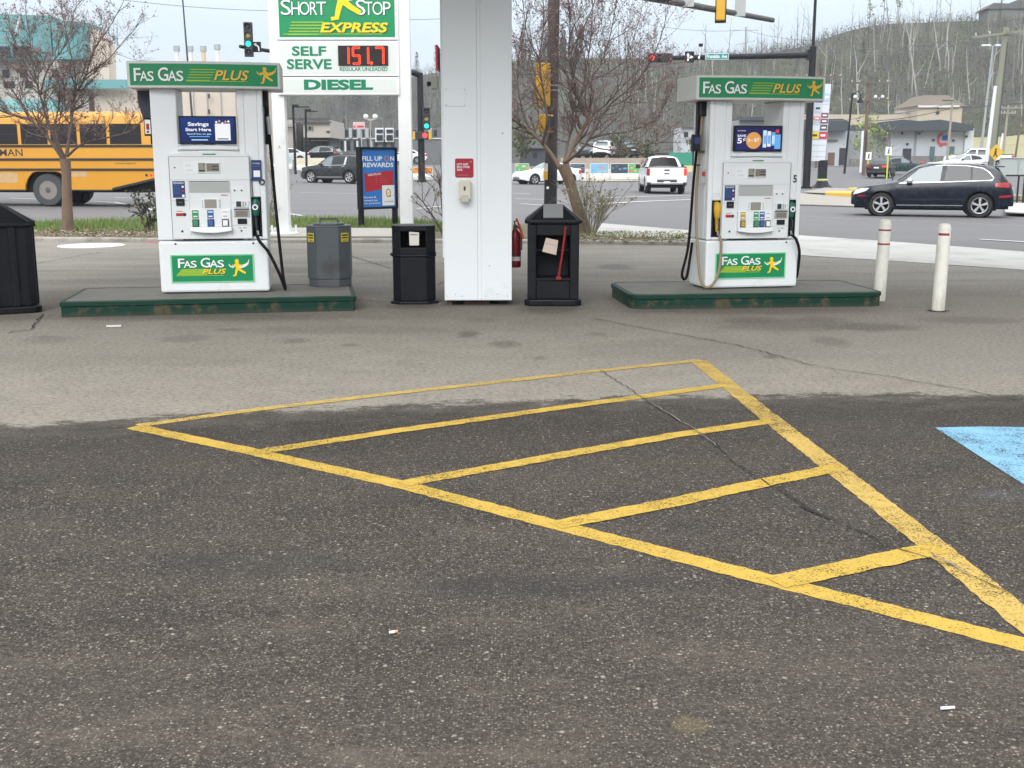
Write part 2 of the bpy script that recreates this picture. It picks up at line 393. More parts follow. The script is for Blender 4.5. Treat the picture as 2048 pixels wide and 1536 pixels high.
# concrete apron (driveway gutter) and the pavement strip beside the street
M_conc = pm('pale_concrete', (0.43, 0.42, 0.39), 0.8, var=0.18, scale=1.4, col2=(0.29, 0.28, 0.255), amt=0.45, bump=0.25)
M_kerb = pm('kerb_concrete', (0.33, 0.305, 0.26), 0.85, var=0.25, scale=4, col2=(0.13, 0.115, 0.095), amt=0.6, bump=0.4)
def sheet(name, pix, mat, dz, kind='structure', fz=G, sub=3):
    top = [gp(a, b, dz, fz) for a, b in pix]; s_ = MB(); s_.slab([tuple(p - Vector((0, 0, .03))) for p in top], .03)
    return struct(s_.build(name, mat), kind)
ap = MB()
upper = [(1200, 446), (1400, 462), (1500, 463), (1620, 472), (1800, 484), (2048, 503), (2700, 552)]
lower = [(1190, 470), (1400, 481), (1500, 499), (1620, 511.5), (1800, 522.5), (2048, 539.5), (2700, 581)]
va = [tuple(flat(a, b, 0.006 if i > 1 else .06)) for i, (a, b) in enumerate(lower)]; vb = [tuple(flat(a, b, -0.015 if i > 1 else .06)) for i, (a, b) in enumerate(upper)]
n_ = len(va); ap.add(va + vb, [(i, i + 1, n_ + i + 1, n_ + i) for i in range(n_ - 1)])
struct(ap.build('pavement_apron', M_conc))

# raised verge: kerb, soil, grass
VZ = 0.07
kf = [(-900, 477), (-300, 480), (0, 482), (320, 485), (545, 486), (790, 486), (900, 487), (1200, 489), (1330, 491), (1395, 491)]
kb = MB()
fr = [flat(a, b - 0.5, 0.0) for a, b in kf]
prof = [(-0.0, -0.03), (0.02, 0.055), (0.05, VZ), (0.17, VZ + .003), (0.2, 0.045)]
vv = []
for p in fr:
    for (dy_, dz_) in prof: vv.append((p.x, p.y + dy_, dz_))
k_ = len(prof)
kb.add(vv, [(i * k_ + j, (i + 1) * k_ + j, (i + 1) * k_ + j + 1, i * k_ + j + 1) for i in range(len(fr) - 1) for j in range(k_ - 1)] + [tuple((len(fr) - 1) * k_ + j for j in range(k_))])
struct(kb.build('kerb', M_kerb, bevel=0.01))
def soil_mat():
    m, nt, b = newmat('verge_soil'); x = NX(nt); p = x.pos()
    n1 = x.noise(p, 14, 6, 0.7); n2 = x.noise(x.scale(p, 1, 2, 1), 1.2, 4)
    c = x.mix(x.rng(n1, .3, .7), (0.06, 0.048, 0.036), (0.26, 0.21, 0.15))
    c = x.mix(x.rng(n2, .45, .62, 0, .8), c, (0.115, 0.135, 0.04))
    nt.links.new(c, b.inputs['Base Color']); b.inputs['Roughness'].default_value = 0.95
    nt.links.new(x.bump(n1, 1.0, 0.05), b.inputs['Normal']); return m
M_soil = soil_mat()
vg_front = [(p.x, p.y + .16, VZ - .02) for p in fr]
vg_back = [flat(a, b, 0.055) for a, b in ((-900, 447), (-300, 449), (0, 451), (320, 436), (545, 434), (790, 439), (900, 446), (1180, 449), (1330, 470), (1395, 480))]
vs_ = MB(); n_ = len(fr)
vs_.add(vg_front + [tuple(p) for p in vg_back] + [(p.x, p.y + .12, -0.05) for p in vg_back],
        [(i, i + 1, n_ + i + 1, n_ + i) for i in range(n_ - 1)] + [(n_ + i, n_ + i + 1, 2 * n_ + i + 1, 2 * n_ + i) for i in range(n_ - 1)])
struct(vs_.build('verge_ground', M_soil))
# concrete pad under the price sign
pd = MB(); pd.slab([tuple(flat(a, b, .045)) for a, b in ((505, 475.5), (800, 475.5), (800, 459), (520, 457))], .03)
struct(pd.build('pavement_pad', pm('pad_concrete', (0.36, 0.335, 0.295), .85, var=.2, scale=2, bump=.2)))

# grass: blades over the verge
random.seed(3)
M_grass = pm('grass_blades', (0.13, 0.205, 0.04), 0.7, var=0.5, scale=3, col2=(0.30, 0.27, 0.12), amt=0.35)
gr = MB()
def verge_top(px): return lerp_tab([(-100, 449), (0, 449), (320, 437), (545, 435), (790, 440), (900, 447), (1180, 450)], px)
for i in range(15000):
    px = random.uniform(-60, 890) if random.random() < .95 else random.uniform(1160, 1390)
    t = random.random()
    y0 = verge_top(px) if px < 900 else 466 + (px - 1160) * .06; y1 = lerp_tab([(-60, 462), (300, 463), (330, 458), (800, 458), (900, 466)], px) if px < 900 else 478
    if px > 900 and random.random() < .5: continue
    q = flat(px, y0 + (y1 - y0) * t, 0.055); h = random.uniform(.05, .15) * (1.15 - .6 * t); a = random.uniform(0, 6.28); wd = random.uniform(.006, .014)
    lx, ly = random.uniform(-.05, .05), random.uniform(-.05, .05)
    gr.add([(q.x - wd * math.cos(a), q.y - wd * math.sin(a), q.z), (q.x + wd * math.cos(a), q.y + wd * math.sin(a), q.z), (q.x + lx, q.y + ly, q.z + h)], [(0, 1, 2)])
struct(gr.build('grass', M_grass), 'stuff')
# dead leaf litter and mulch on the soil
ml = MB()
for i in range(3800):
    px = random.uniform(-40, 330) if random.random() < .6 else random.uniform(1150, 1390)
    py = random.uniform(459, 474) if px < 400 else random.uniform(463, 484)
    q = flat(px, py, VZ - .005); a = random.uniform(0, 6.28); r = random.uniform(.012, .04)
    ml.add([(q.x + r * math.cos(a + k * 2.1), q.y + r * math.sin(a + k * 2.1), q.z + random.uniform(0, .03)) for k in range(3)], [(0, 1, 2)], random.choice((0, 0, 1)))
struct(ml.build('leaf_litter', [pm('dead_leaf', (0.16, 0.11, 0.065), .9, var=.5, scale=9), pm('pale_chip', (0.36, 0.3, 0.22), .9, var=.3, scale=9)]), 'stuff')

# ------------------------------------------------------------------ painted markings
def paint_mat(name, col, wear=0.45, dark=(0.05, 0.045, 0.042)):
    m, nt, b = newmat(name); x = NX(nt); p = x.pos()
    n1 = x.noise(p, 115, 4, 0.75); n2 = x.noise(p, 2.2, 4, 0.6); n3 = x.noise(p, 9, 5, .7)
    c = x.mix(n3, tuple(q * .8 for q in col), tuple(min(1, q * 1.12) for q in col))
    c = x.mix(x.rng(n1, .5, .75, 0, .25), c, tuple(q * .45 for q in col))
    nt.links.new(c, b.inputs['Base Color']); b.inputs['Roughness'].default_value = 0.7
    th = x.math('ADD', n1, x.math('MULTIPLY', x.math('SUBTRACT', n2, .5), 0.35))
    th = x.math('ADD', th, x.math('MULTIPLY', x.math('SUBTRACT', n3, .5), 0.25))
    nt.links.new(x.rng(th, wear - .10, wear - .02), b.inputs['Alpha'])
    nt.links.new(x.bump(n1, .4, .006), b.inputs['Normal'])
    return m
M_ymark = paint_mat('worn_yellow_paint', (0.50, 0.325, 0.045), 0.475)
M_ymark2 = paint_mat('thin_yellow_paint', (0.50, 0.335, 0.075), 0.495)
M_bmark = paint_mat('worn_blue_paint', (0.20, 0.42, 0.58), 0.50)
M_wmark = paint_mat('worn_white_paint', (0.62, 0.61, 0.58), 0.40)
def strip(mb, pix, w0, z, m=0, f=None, jag=0.0, w1=None):
    pts = [(flat(a, b, z) if f is None else gp(a, b, z, f)) for a, b in pix]
    res = []
    for a, b in zip(pts, pts[1:]):
        n = max(1, int((b - a).length / .035)) if jag else max(1, int((b - a).length / 3))
        for i in range(n): res.append(a + (b - a) * i / n)
    res.append(pts[-1]); v = []
    for i, p in enumerate(res):
        d = (res[min(i + 1, len(res) - 1)] - res[max(i - 1, 0)]); d.z = 0; d.normalize(); nn = Vector((-d.y, d.x, 0))
        ww = w0 if w1 is None else w0 + (w1 - w0) * i / max(1, len(res) - 1)
        a_ = p + nn * (ww / 2 + random.uniform(-jag, jag)); b_ = p - nn * (ww / 2 + random.uniform(-jag, jag))
        if f is not None: a_.z = f(a_.x, a_.y) + z; b_.z = f(b_.x, b_.y) + z
        v += [tuple(a_), tuple(b_)]
    mb.add(v, [(2 * i, 2 * i + 1, 2 * i + 3, 2 * i + 2) for i in range(len(res) - 1)], m)
hm = MB()
strip(hm, [(268, 853), (500, 902), (800, 968), (1100, 1046), (1560, 1165), (1800, 1225), (2060, 1292), (2152, 1316)], .108, .0022, 0, jag=.005)
strip(hm, [(1396, 721), (1548, 842), (1670, 937), (1850, 1078), (2048, 1238), (2140, 1312)], .125, .0029, 1, jag=.005)
for i, pix in enumerate(([(275, 851), (520, 818), (800, 785), (1200, 741), (1400, 720)], [(520, 903), (800, 860), (1150, 811), (1450, 770)],
            [(805, 967), (1150, 905), (1350, 870), (1545, 841)], [(1110, 1050), (1350, 1003), (1540, 962), (1680, 934)],
            [(1550, 1164), (1700, 1133), (1880, 1094)])):
    strip(hm, pix, (.085, .10, .105, .112, .12)[i], .0036 + .0003 * i, 1 if i == 0 else 0, jag=.005)
struct(hm.build('parking_markings', [M_ymark, M_ymark2]))
bm_ = MB(); bm_.poly([tuple(flat(a, b, .004)) for a, b in ((1870, 855), (2100, 1002), (2500, 1050), (2260, 857), (1960, 853))])
struct(bm_.build('accessible_parking_marking', M_bmark))
# street lane lines
lm = MB(); zz = .012
for pix, w_ in (([(20, 396), (230, 404), (330, 424)], .14), ([(215, 405), (325, 416)], .14), ([(560, 425), (605, 431)], .16), ([(835, 417), (895, 411)], .14), ([(1010, 385), (1060, 388)], .16), ([(1185, 408), (1300, 402), (1385, 399)], .3),
                ([(1030, 397), (1090, 399)], .16), ([(1190, 396), (1385, 390)], .25), ([(1600, 398), (1720, 405)], .18), ([(1960, 478), (2060, 484)], .12), ([(600, 385), (720, 387)], .12), ([(1040, 407), (1095, 411)], .14), ([(1600, 432), (2060, 452)], .02), ([(230, 395), (320, 398)], .12)):
    strip(lm, pix, w_, zz, 0, f=G); zz += .0004
struct(lm.build('road_markings', M_wmark))
# pavement across the junction
M_conc2 = pm('dusty_concrete', (.29, .265, .23), .9, var=.2, scale=.8)
sheet('pavement_far', [(1385, 401), (1720, 412), (1720, 396), (1600, 386), (1400, 380)], M_conc2, .05)
sheet('pavement_island', [(1605, 384), (1720, 389), (1730, 378), (1650, 375)], M_conc2, .09)
sheet('pavement_side', [(1615, 356), (1735, 347), (1735, 339), (1650, 342)], M_conc, .08)
sheet('pavement_kerbside', [(1040, 362), (1310, 362), (1310, 352), (1040, 352)], pm('dusty_pavement', (.36, .31, .24), .9, var=.2, scale=.5), .06)
sheet('pavement_wall', [(2010, 424), (2300, 436), (2300, 412), (2010, 405)], M_conc, .12)
# cracks in the forecourt
random.seed(8)
ck = MB()
def crack(pix, w_, j, m=0):
    pts = [flat(a, b) for a, b in pix]; o = []
    for a, b in zip(pts, pts[1:]):
        n = max(2, int((b - a).length / .06))
        for i in range(n): o.append(a + (b - a) * i / n + Vector((random.uniform(-j, j), random.uniform(-j, j), 0)))
    v = []
    for i, p in enumerate(o):
        d = (o[min(i + 1, len(o) - 1)] - o[max(i - 1, 0)]); d.normalize(); nn = Vector((-d.y, d.x, 0)); ww = w_ * random.uniform(.25, 1.2)
        a_, b_ = p + nn * ww / 2, p - nn * ww / 2; v += [(a_.x, a_.y, .008 + m * .0008), (b_.x, b_.y, .008 + m * .0008)]
    ck.add(v, [(2 * i, 2 * i + 1, 2 * i + 3, 2 * i + 2) for i in range(len(o) - 1)], m)
crack([(1190, 638), (1280, 656), (1480, 692), (1640, 735), (1760, 752), (1900, 775), (2060, 806)], .011, .02)
crack([(1200, 742), (1290, 800), (1350, 838), (1420, 880), (1470, 930), (1540, 972), (1640, 1030), (1780, 1094), (1920, 1140), (2060, 1212)], .008, .012)
crack([(1300, 806), (1420, 882), (1440, 900)], .008, .012, 1)
crack([(1860, 1110), (1960, 1165)], .010, .012, 1)
crack([(1600, 1012), (1680, 1050)], .012, .01)
crack([(0, 588), (330, 580), (780, 588)], .02, .012)
crack([(60, 530), (200, 505), (320, 498)], .02, .02); crack([(580, 520), (700, 512), (790, 540), (885, 555)], .02, .02)
crack([(90, 628), (60, 660), (0, 668)], .02, .02)
crack([(705, 600), (790, 606), (900, 560)], .015, .02); crack([(1000, 790), (700, 830)], .0, .0)
struct(ck.build('pavement_crack', [pm('crack_dark', (.012, .011, .01), .95), pm('crack_dust', (.20, .175, .15), .95)]))
# patched wet seams behind the islands
mo = MB()
mh = flat(183, 492); mo.cyl((mh.x, mh.y), .58, -.02, .012, 40)
tag(mo.build('manhole_cover', pm('lid_paint', (.62, .61, .58), .7, var=.12, scale=4, col2=(.4, .39, .36), amt=.3)), 'round pale utility cover set flush in the paving behind the left fuel island', 'utility cover')
rm = MB(); strip(rm, [(288, 484.6), (326, 484.4)], .12, .006)
struct(rm.build('pink_survey_mark', paint_mat('pink_paint', (.7, .12, .16), .38)))
# ------------------------------------------------------------------ fuel islands
def chipped_green():
    m, nt, b = newmat('chipped_green_paint'); x = NX(nt); p = x.coord()
    n1 = x.noise(p, 9, 8, 0.75); n2 = x.noise(p, 1.6, 3)
    Z = x.sep(p)[2]
    c = x.mix(n2, (0.004, 0.030, 0.020), (0.008, 0.046, 0.031))
    ch = x.math('MULTIPLY', x.rng(x.math('ADD', n1, x.math('MULTIPLY', n2, .35)), .70, .79), x.rng(Z, .12, .10))
    c = x.mix(ch, c, (0.085, 0.07, 0.042)); c = x.mix(x.rng(Z, .05, .0, 0, .5), c, (0.07, .06, .05))
    nt.links.new(c, b.inputs['Base Color']); b.inputs['Roughness'].default_value = .6; b.inputs['Specular IOR Level'].default_value = .2
    nt.links.new(x.bump(ch, -.6, .01), b.inputs['Normal']); return m
def island_top():
    m, nt, b = newmat('island_concrete'); x = NX(nt); p = x.coord()
    n1 = x.noise(x.scale(p, 1, 2, 1), 2.5, 7, 0.7); n2 = x.noise(p, 30, 4, .7)
    c = x.mix(x.rng(n1, .3, .7), (0.13, 0.128, 0.108), (0.235, 0.22, 0.19)); c = x.mix(x.rng(n1, .55, .7, 0, .5), c, (.09, .105, .085))
    c = x.mix(x.rng(n2, .3, .7, .3, 0), c, (.05, .05, .045))
    nt.links.new(c, b.inputs['Base Color']); b.inputs['Roughness'].default_value = .85
    nt.links.new(x.bump(n2, .4, .01), b.inputs['Normal']); return m
M_cg, M_it = chipped_green(), island_top()
def island(fl, rz, Ln, Dp, label, cut):
    t = thing('fuel_island', label, 'fuel island', (fl.x, fl.y, 0), rz, 'fuel islands')
    def ring(o, r):
        pts = []
        for (cx, cy, a0) in ((Ln - r, r, -90), (Ln - r, Dp - r, 0), (r, Dp - r, 90), (r, r, 180)):
            for k in range(5):
                a = R(a0 + 22.5 * k); pts.append((cx + (r + o) * math.cos(a), cy + (r + o) * math.sin(a)))
        return pts
    e_ = MB(); ou, inn = ring(0, cut), ring(-.045, cut); n = len(ou); bl = ring(-.012, cut)
    v = [(a, b, -.02) for a, b in bl] + [(a, b, .10) for a, b in bl] + [(a, b, .108) for a, b in ou] + [(a, b, .145) for a, b in ou] + [(a, b, .153) for a, b in inn]
    e_.add(v, [(k * n + i, k * n + (i + 1) % n, (k + 1) * n + (i + 1) % n, (k + 1) * n + i) for k in range(4) for i in range(n)])
    e_.build('kerb_edge', M_cg, t, smooth=50)
    s = MB(); s.poly([(a, b, .150) for a, b in inn]); s.build('slab', M_it, t)
    return t
island(Vector((-4.42, 10.9, 0)), R(10), 2.88, 1.28, 'long dark green edged island carrying the grey octagonal bin and a pump', .05)
island(Vector((1.22, 11.5, 0)), R(5.5), 2.72, 1.28, 'dark green edged island carrying the pump with the number 5', .16)

# ------------------------------------------------------------------ fuel pumps
def runner(mb, u, z, h, y, my, mw):
    """the emblem of the signs: a plain yellow running figure with pale swooshes"""
    q = [y]
    def st(p, w, m, w1=None):
        q[0] -= .0004; mb.stroke([(u + a * h, z + b * h) for a, b in p], w * h, q[0], m, None if w1 is None else w1 * h)
    st([(.30, .70), (.10, .52), (-.08, .62), (-.12, .74)][::-1], .03, mw if mw != my else my, .13)
    for k in range(3):
        st([(.42, .66 - .07 * k), (.62, .62 - .055 * k), (.84, .68 - .05 * k), (1.02, .80 - .045 * k), (1.10 - .03 * k, 1.0 - .12 * k)], .11, mw, .03)
    q[0] -= .0004; mb.disc(u + .36 * h, z + .90 * h, .125 * h, q[0], my)
    st([(.36, .78), (.40, .42)], .25, my, .20); st([(.36, .70), (.20, .58), (.06, .66)], .11, my, .08); st([(.42, .70), (.58, .60), (.74, .66)], .10, my, .07)
    st([(.37, .46), (.30, .26), (.24, .0)], .17, my, .11); st([(.42, .46), (.62, .30), (.86, .16)], .17, my, .11); st([(.28, .04), (.10, .01)], .09, my)
def curved(mb, bow, half):
    mb.fn = lambda p: Vector((p.x, p.y - bow * (1 - (p.x / half) ** 2), p.z))
def gas_name(mb, u0, u1, z0, z1, y, m, sh):
    """FAS GAS with large initials"""
    W = u1 - u0; k = .76
    for s, a, b, hk in (('F', 0, .115, 1), ('A', .115, .25, k), ('S', .262, .365, k), ('G', .465, .645, 1.06), ('A', .655, .80, k + .04), ('S', .815, .93, k + .04)):
        v = z1 if hk <= 1 else z0 + (z1 - z0) * hk
        mb.text(s, u0 + a * W, u0 + b * W + .02 * W, z0, z0 + (z1 - z0) * hk, y, m, .012, shadow=sh, so=.06)
HDR = [M_white, M_green, M_ltr, M_yel, M_lime, M_dkgr]
M_hdr = pm('header_grey', (0.66, 0.67, 0.64), 0.4, var=.04)
M_scr1 = None
def screen_mat(name, c1, c2, e_):
    m, nt, b = newmat(name); x = NX(nt); p = x.coord('Generated'); X, Y, Z = x.sep(p)
    c = x.mix(Z, c1, c2); nt.links.new(c, b.inputs['Base Color']); b.inputs['Roughness'].default_value = .12
    nt.links.new(c, b.inputs['Emission Color']); b.inputs['Emission Strength'].default_value = e_; return m
M_navy = screen_mat('screen_navy', (0.010, 0.022, 0.10), (0.012, 0.035, 0.17), .3)
M_navy2 = screen_mat('screen_violet', (0.02, 0.02, 0.12), (0.015, 0.016, 0.075), .3)
M_scrw = pm('screen_white', (0.75, 0.76, 0.8), .3, var=.02, emit=.25)
M_scro = pm('screen_orange', (0.62, 0.30, 0.07), .3, var=.02, emit=.3)
M_scrb = pm('screen_blue', (0.12, 0.36, 0.72), .3, var=.05, emit=.3)
M_scrl = pm('screen_pale_blue', (0.50, 0.68, 0.85), .3, var=.05, emit=.3)
M_scrr = pm('screen_red', (0.6, 0.03, 0.06), .3, emit=.3)
M_lcd = pm('lcd', (0.30, 0.29, 0.24), .2, var=.05); M_lcd2 = pm('lcd_brown', (.22, .19, .16), .2, var=.05)
M_ink = pm('ink', (.03, .035, .04), .6); M_stkb = pm('sticker_blue', (.020, .042, .15), .4, var=.05)
M_fgrn = pm('button_green', (.035, .29, .11), .45); M_fblu = pm('button_blue', (.035, .12, .38), .45); M_fyel = pm('button_amber', (.55, .34, .06), .45)
M_recs = pm('recess_grey', (.40, .415, .40), .6, var=.04)
M_ngrn = pm('nozzle_green', (.006, .12, .075), .4, var=.15); M_nyel = pm('nozzle_yellow', (.62, .36, .015), .4, var=.12, col2=(.2, .13, .03), amt=.3)
M_tanhose = pm('tan_hose', (.27, .20, .125), .55, var=.15, scale=3); M_seam = pm('seam', (.10, .105, .11), .6)
M_pump = pm('pump_white', (.78, .805, .82), .32, var=.025, scale=1.5, col2=(.60, .585, .53), amt=.12)
M_pump2 = pm('pump_pale', (.73, .755, .765), .38, var=.025, scale=1.5)
def nozzle(t, u, mat, badge):
    """hangs in its boot, handle down"""
    n = MB(); y = -.235
    n.tube([(u, y + .03, .945), (u, y - .02, .93), (u - .004, y - .035, .88), (u - .004, y - .03, .80)], [.036, .046, .044, .032], 12)
    n.tube([(u, y + .05, .93), (u, y + .12, .90)], [.022, .02], 10)
    o = n.build('nozzle', mat, t, smooth=50)
    h = MB(); h.tube([(u - .004, y - .03, .81), (u - .002, y - .028, .72), (u + .004, y - .03, .645)], [.026, .022, .020], 10)
    h.build('grip', mat if badge is None else M_black, o, smooth=50)
    l = MB(); l.tube([(u - .002, y - .03, .80), (u - .002, y - .085, .76), (u, y - .08, .68), (u + .004, y - .035, .655)], .007, 6); l.build('guard', M_dgrey, o, smooth=50)
    s = MB(); s.tube([(u + .004, y - .03, .65), (u + .012, y - .034, .60)], [.017, .015], 8); s.build('swivel', M_chrome, o, smooth=50)
    if badge is not None:
        b = MB(); b.fn = None; b.disc(u - .004, .885, .030, y - .083, 0, 18); b.disc(u - .004, .885, .016, y - .084, 1, 14); b.build('badge', [M_ltr, M_stkb], o)
    return o
def fuel_pump(x, y, rz, label, kind):
    t = thing('fuel_pump', label, 'fuel pump', (x, y, .15), rz, 'fuel pumps')
    W = .55
    # lower housing
    b = MB(); b.box(-W, W, -.27, .27, .015, .545, 0)
    low = b.build('lower_housing', [M_pump, M_ink], t, bevel=.022)
    s = MB(); s.box(-.50, .50, -.24, .24, 0, .016); s.build('plinth', M_dgrey, t)
    for u in (-.38, .40):
        d = MB(); d.disc(u, .515, .011, -.2725, 0); d.build('lock', M_ink, low)
    # upper housing: two columns and the face cabinet
    c = MB()
    for sg in (-1, 1):
        a0, a1 = sorted((sg * W, sg * .295))
        boot = sg > 0 or kind == 2
        if not boot: c.box(a0, a1, -.265, .26, .552, 2.06)
        else:
            b0, b1 = sorted((sg * .365, sg * .495))
            c.box(a0, a1, -.17, .26, .552, 2.06); c.box(a0, b0, -.265, -.168, .552, 2.06); c.box(b1, a1, -.265, -.168, .552, 2.06)
            c.box(b0 - .001, b1 + .001, -.265, -.168, .552, .585); c.box(b0 - .001, b1 + .001, -.265, -.168, .985, 2.06)
    c.build('housing', M_pump, t, bevel=.012)
    cc = MB(); cc.box(-.294, .294, -.15, .25, .56, 1.46); cc.box(-.294, .294, -.268, .22, 1.40, 1.499); cc.build('core', M_pump2, t)
    for sg in ((1,) if kind == 1 else (1, -1)):
        b0, b1 = sorted((sg * .366, sg * .494)); q = MB(); q.box(b0, b1, -.2, -.169, .586, .984); q.box(b0, b0 + .012, -.269, -.2, .586, .984); q.box(b1 - .012, b1, -.269, -.2, .586, .984); q.box(b0 + .0122, b1 - .0122, -.269, -.2, .586, .60)
        q.build('nozzle_boot', M_black, t)
    y0 = -.306
    cab = MB(); cab.prism([(-.40, .565), (.40, .565), (.40, 1.40), (.385, 1.425), (.2, 1.448), (0, 1.455), (-.2, 1.448), (-.385, 1.425), (-.40, 1.40)], y0, -.266, 'y')
    cab.prism([(-.30, 1.462), (.30, 1.462), (.30, 1.478), (.15, 1.505), (-.15, 1.505), (-.30, 1.478)], -.30, .2, 'y')
    cab.box(-.305, .305, -.275, .22, 1.500, 1.515)
    cabo = cab.build('cabinet', M_pump2, t, bevel=.008)
    F = MB()   # printed and inset details of the face, pieces kept apart in depth
    yy = y0 - .002
    F.rect(-.398, .398, 1.392, 1.397, yy, 1); F.rect(-.395, .395, 1.16, 1.163, yy, 1)
    F.rect(-.215, -.212, .60, 1.16, yy, 1); F.rect(.195, .198, .60, 1.16, yy, 1)
    F.rect(-.399, -.394, .57, 1.39, yy, 2); F.rect(.394, .399, .57, 1.39, yy, 2)
    F.rect(-.39, -.22, .955, .958, yy, 1); F.rect(.2, .39, .93, .933, yy, 1); F.rect(.2, .39, .70, .703, yy, 1)
    F.rect(-.06, .07, 1.412, 1.424, yy - .002, 3)
    F.disc(-.34, 1.285, .008, yy, 0); F.disc(-.30, .645, .012, yy, 0); F.disc(.29, .645, .010, yy, 0)
    F.rect(-.255, -.10, 1.225, 1.345, yy, 4); F.text('SALE', -.235, -.18, 1.30, 1.315, yy - .001, 1, .0); F.text('LITRES', -.235, -.165, 1.25, 1.265, yy - .001, 1, .0)
    F.rect(.20, .33, 1.06, 1.10, yy, 4)
    for k, u in enumerate((.24, .31)): F.disc(u, 1.055, .009, yy - .001, 0)
    F.rect(.265, .29, .672, .682, yy - .001, 1); F.rect(.305, .345, .672, .682, yy - .001, 1)
    F.build('panel_seams', [M_ink, M_recs, M_seam, M_fgrn, M_pump], cabo)
    dsp = MB(); dsp.box(-.115, .105, y0 - .012, y0, 1.232, 1.34, 0); dsp.rect(-.108, -.035, 1.24, 1.332, y0 - .0135, 1); dsp.rect(-.028, .098, 1.245, 1.328, y0 - .0135, 2)
    dsp.text('9', -.06, -.045, 1.30, 1.325, y0 - .0145, 3); dsp.text('88888', -.105, -.045, 1.245, 1.262, y0 - .0145, 3) if False else dsp.rect(-.103, -.045, 1.247, 1.262, y0 - .0145, 3)
    for k in (0, 1): dsp.rect(.03, .09, 1.262 + .03 * k, 1.274 + .03 * k, y0 - .0145, 3)
    dsp.build('price_display', [M_pump, M_lcd, M_lcd2, M_ink], t, bevel=.004)
    st = MB(); st.rect(-.372, -.25, .985, 1.15, yy - .001, 0); st.text('REWARDS', -.36, -.262, 1.122, 1.14, yy - .002, 1, .01)
    for k in range(4): st.rect(-.362, -.30, 1.10 - .024 * k, 1.106 - .024 * k, yy - .002, 2)
    st.rect(-.282, -.262, 1.085, 1.103, yy - .002, 1); st.rect(-.285, -.258, 1.045, 1.06, yy - .002, 3); st.rect(-.282, -.258, .99, 1.015, yy - .002, 1)
    st.build('card_sticker', [M_stkb, M_ltr, M_fblu, M_red], t)
    cr = MB(); cr.box(-.345, -.262, y0 - .014, y0, .905, .975, 0); cr.rect(-.325, -.28, .93, .945, y0 - .0155, 1); cr.build('card_slot', [M_black, M_dgrey], t, bevel=.004)
    es = MB(); es.rect(-.352, -.27, .80, .83, yy - .001, 0); es.disc(-.268, .815, .017, yy - .002, 1); es.rect(-.345, -.285, .845, .85, yy - .001, 0); es.build('stop_sticker', [M_red, M_ink], t)
    rc = MB(); rc.rect(-.208, .19, 1.035, 1.15, yy - .001, 0); rc.poly([(-.208, yy - .0015, 1.15), (.19, yy - .0015, 1.15), (.175, yy - .0015, 1.143), (-.195, yy - .0015, 1.143)][::-1], 1)
    rc.build('recess', [M_recs, M_seam], t)
    kp = MB(); kp.box(-.10, .09, y0 - .010, y0, .868, .975, 0); kp.rect(-.065, .055, .878, .966, y0 - .0115, 1)
    for u in (-.09, .075):
        for k in range(4): kp.rect(u, u + .012, .88 + .022 * k, .894 + .022 * k, y0 - .0115, 2)
    kp.rect(.10, .17, 1.005, 1.012, yy - .001, 3); kp.build('prompt_screen', [M_pump, M_lcd, M_recs, M_red], t)
    pr = MB(); pr.box(.235, .37, y0 - .012, y0, .885, .95, 0); pr.rect(.25, .30, .89, .945, y0 - .0135, 1); pr.rect(.312, .33, .89, .945, y0 - .0135, 2); pr.rect(.34, .348, .9, .94, y0 - .0135, 3)
    pr.build('card_reader', [M_pump2, M_ink, M_grey, M_fgrn], t)
    pk = MB(); pk.box(.225, .375, y0 - .016, y0, .79, .872, 0); pk.rect(.24, .36, .797, .85, y0 - .0175, 1); pk.rect(.225, .375, .858, .872, y0 - .0178, 2); pk.build('pin_pad', [M_grey, M_lcd2, M_dgrey], t, bevel=.004)
    rp = MB(); rp.box(.255, .35, y0 - .01, y0, .655 + .06, .77, 0); rp.build('receipt_slot', M_black, t, bevel=.004)
    # grade buttons on a bowed tray
    tr = MB(); curved(tr, .02, .22)
    n = 12; pts = []
    for i in range(n + 1):
        u = -.215 + .41 * i / n; pts.append((u, .632 + .02 * (2 * (i / n) - 1) ** 2))
    tr.prism(pts + [(.195, .69), (-.215, .69)], y0 - .05, y0, 'y'); trp = tr.build('button_tray', M_pump2, t, smooth=40)
    bp_ = MB(); bp_.box(-.212, .192, y0 - .022, y0, .690, .865); bp_.build('button_panel', M_pump, t, bevel=.006)
    btn = ((-.16, M_fgrn), (-.01, M_fblu), (.135, M_ltr)) if kind == 1 else ((-.155, M_fyel), (.0, M_fgrn), (.07, M_fblu), (.14, M_ltr))
    for u, mt in btn:
        q = MB(); hw = .034 if kind == 1 else .031
        q.box(u - hw, u + hw, y0 - .034, y0 - .022, .690, .768, 1); q.box(u - hw * .72, u + hw * .72, y0 - .042, y0 - .034, .70, .757, 0)
        q.rect(u - hw * .95, u + hw * .95, .775, .86, y0 - .024, 0); q.rect(u - hw * .6, u + hw * .6, .79, .802, y0 - .025, 2); q.rect(u - hw * .7, u + hw * .7, .835, .845, y0 - .025, 2)
        q.build('fuel_button', [mt, M_ink, M_ltr if mt is not M_ltr else M_recs], t, bevel=.004)
    # media screen in the window between the columns
    mn = MB(); mn.box(-.278, .282, -.30, -.25, 1.517, 1.795)
    mo_ = mn.build('media_screen', M_black, t, bevel=.006)
    br_ = MB(); br_.box(-.05, .05, -.249, -.05, 1.516, 1.60); br_.build('screen_stand', M_dgrey, mo_)
    S = MB(); ys_ = -.3015; S.rect(-.262, .266, 1.533, 1.779, ys_, 0)
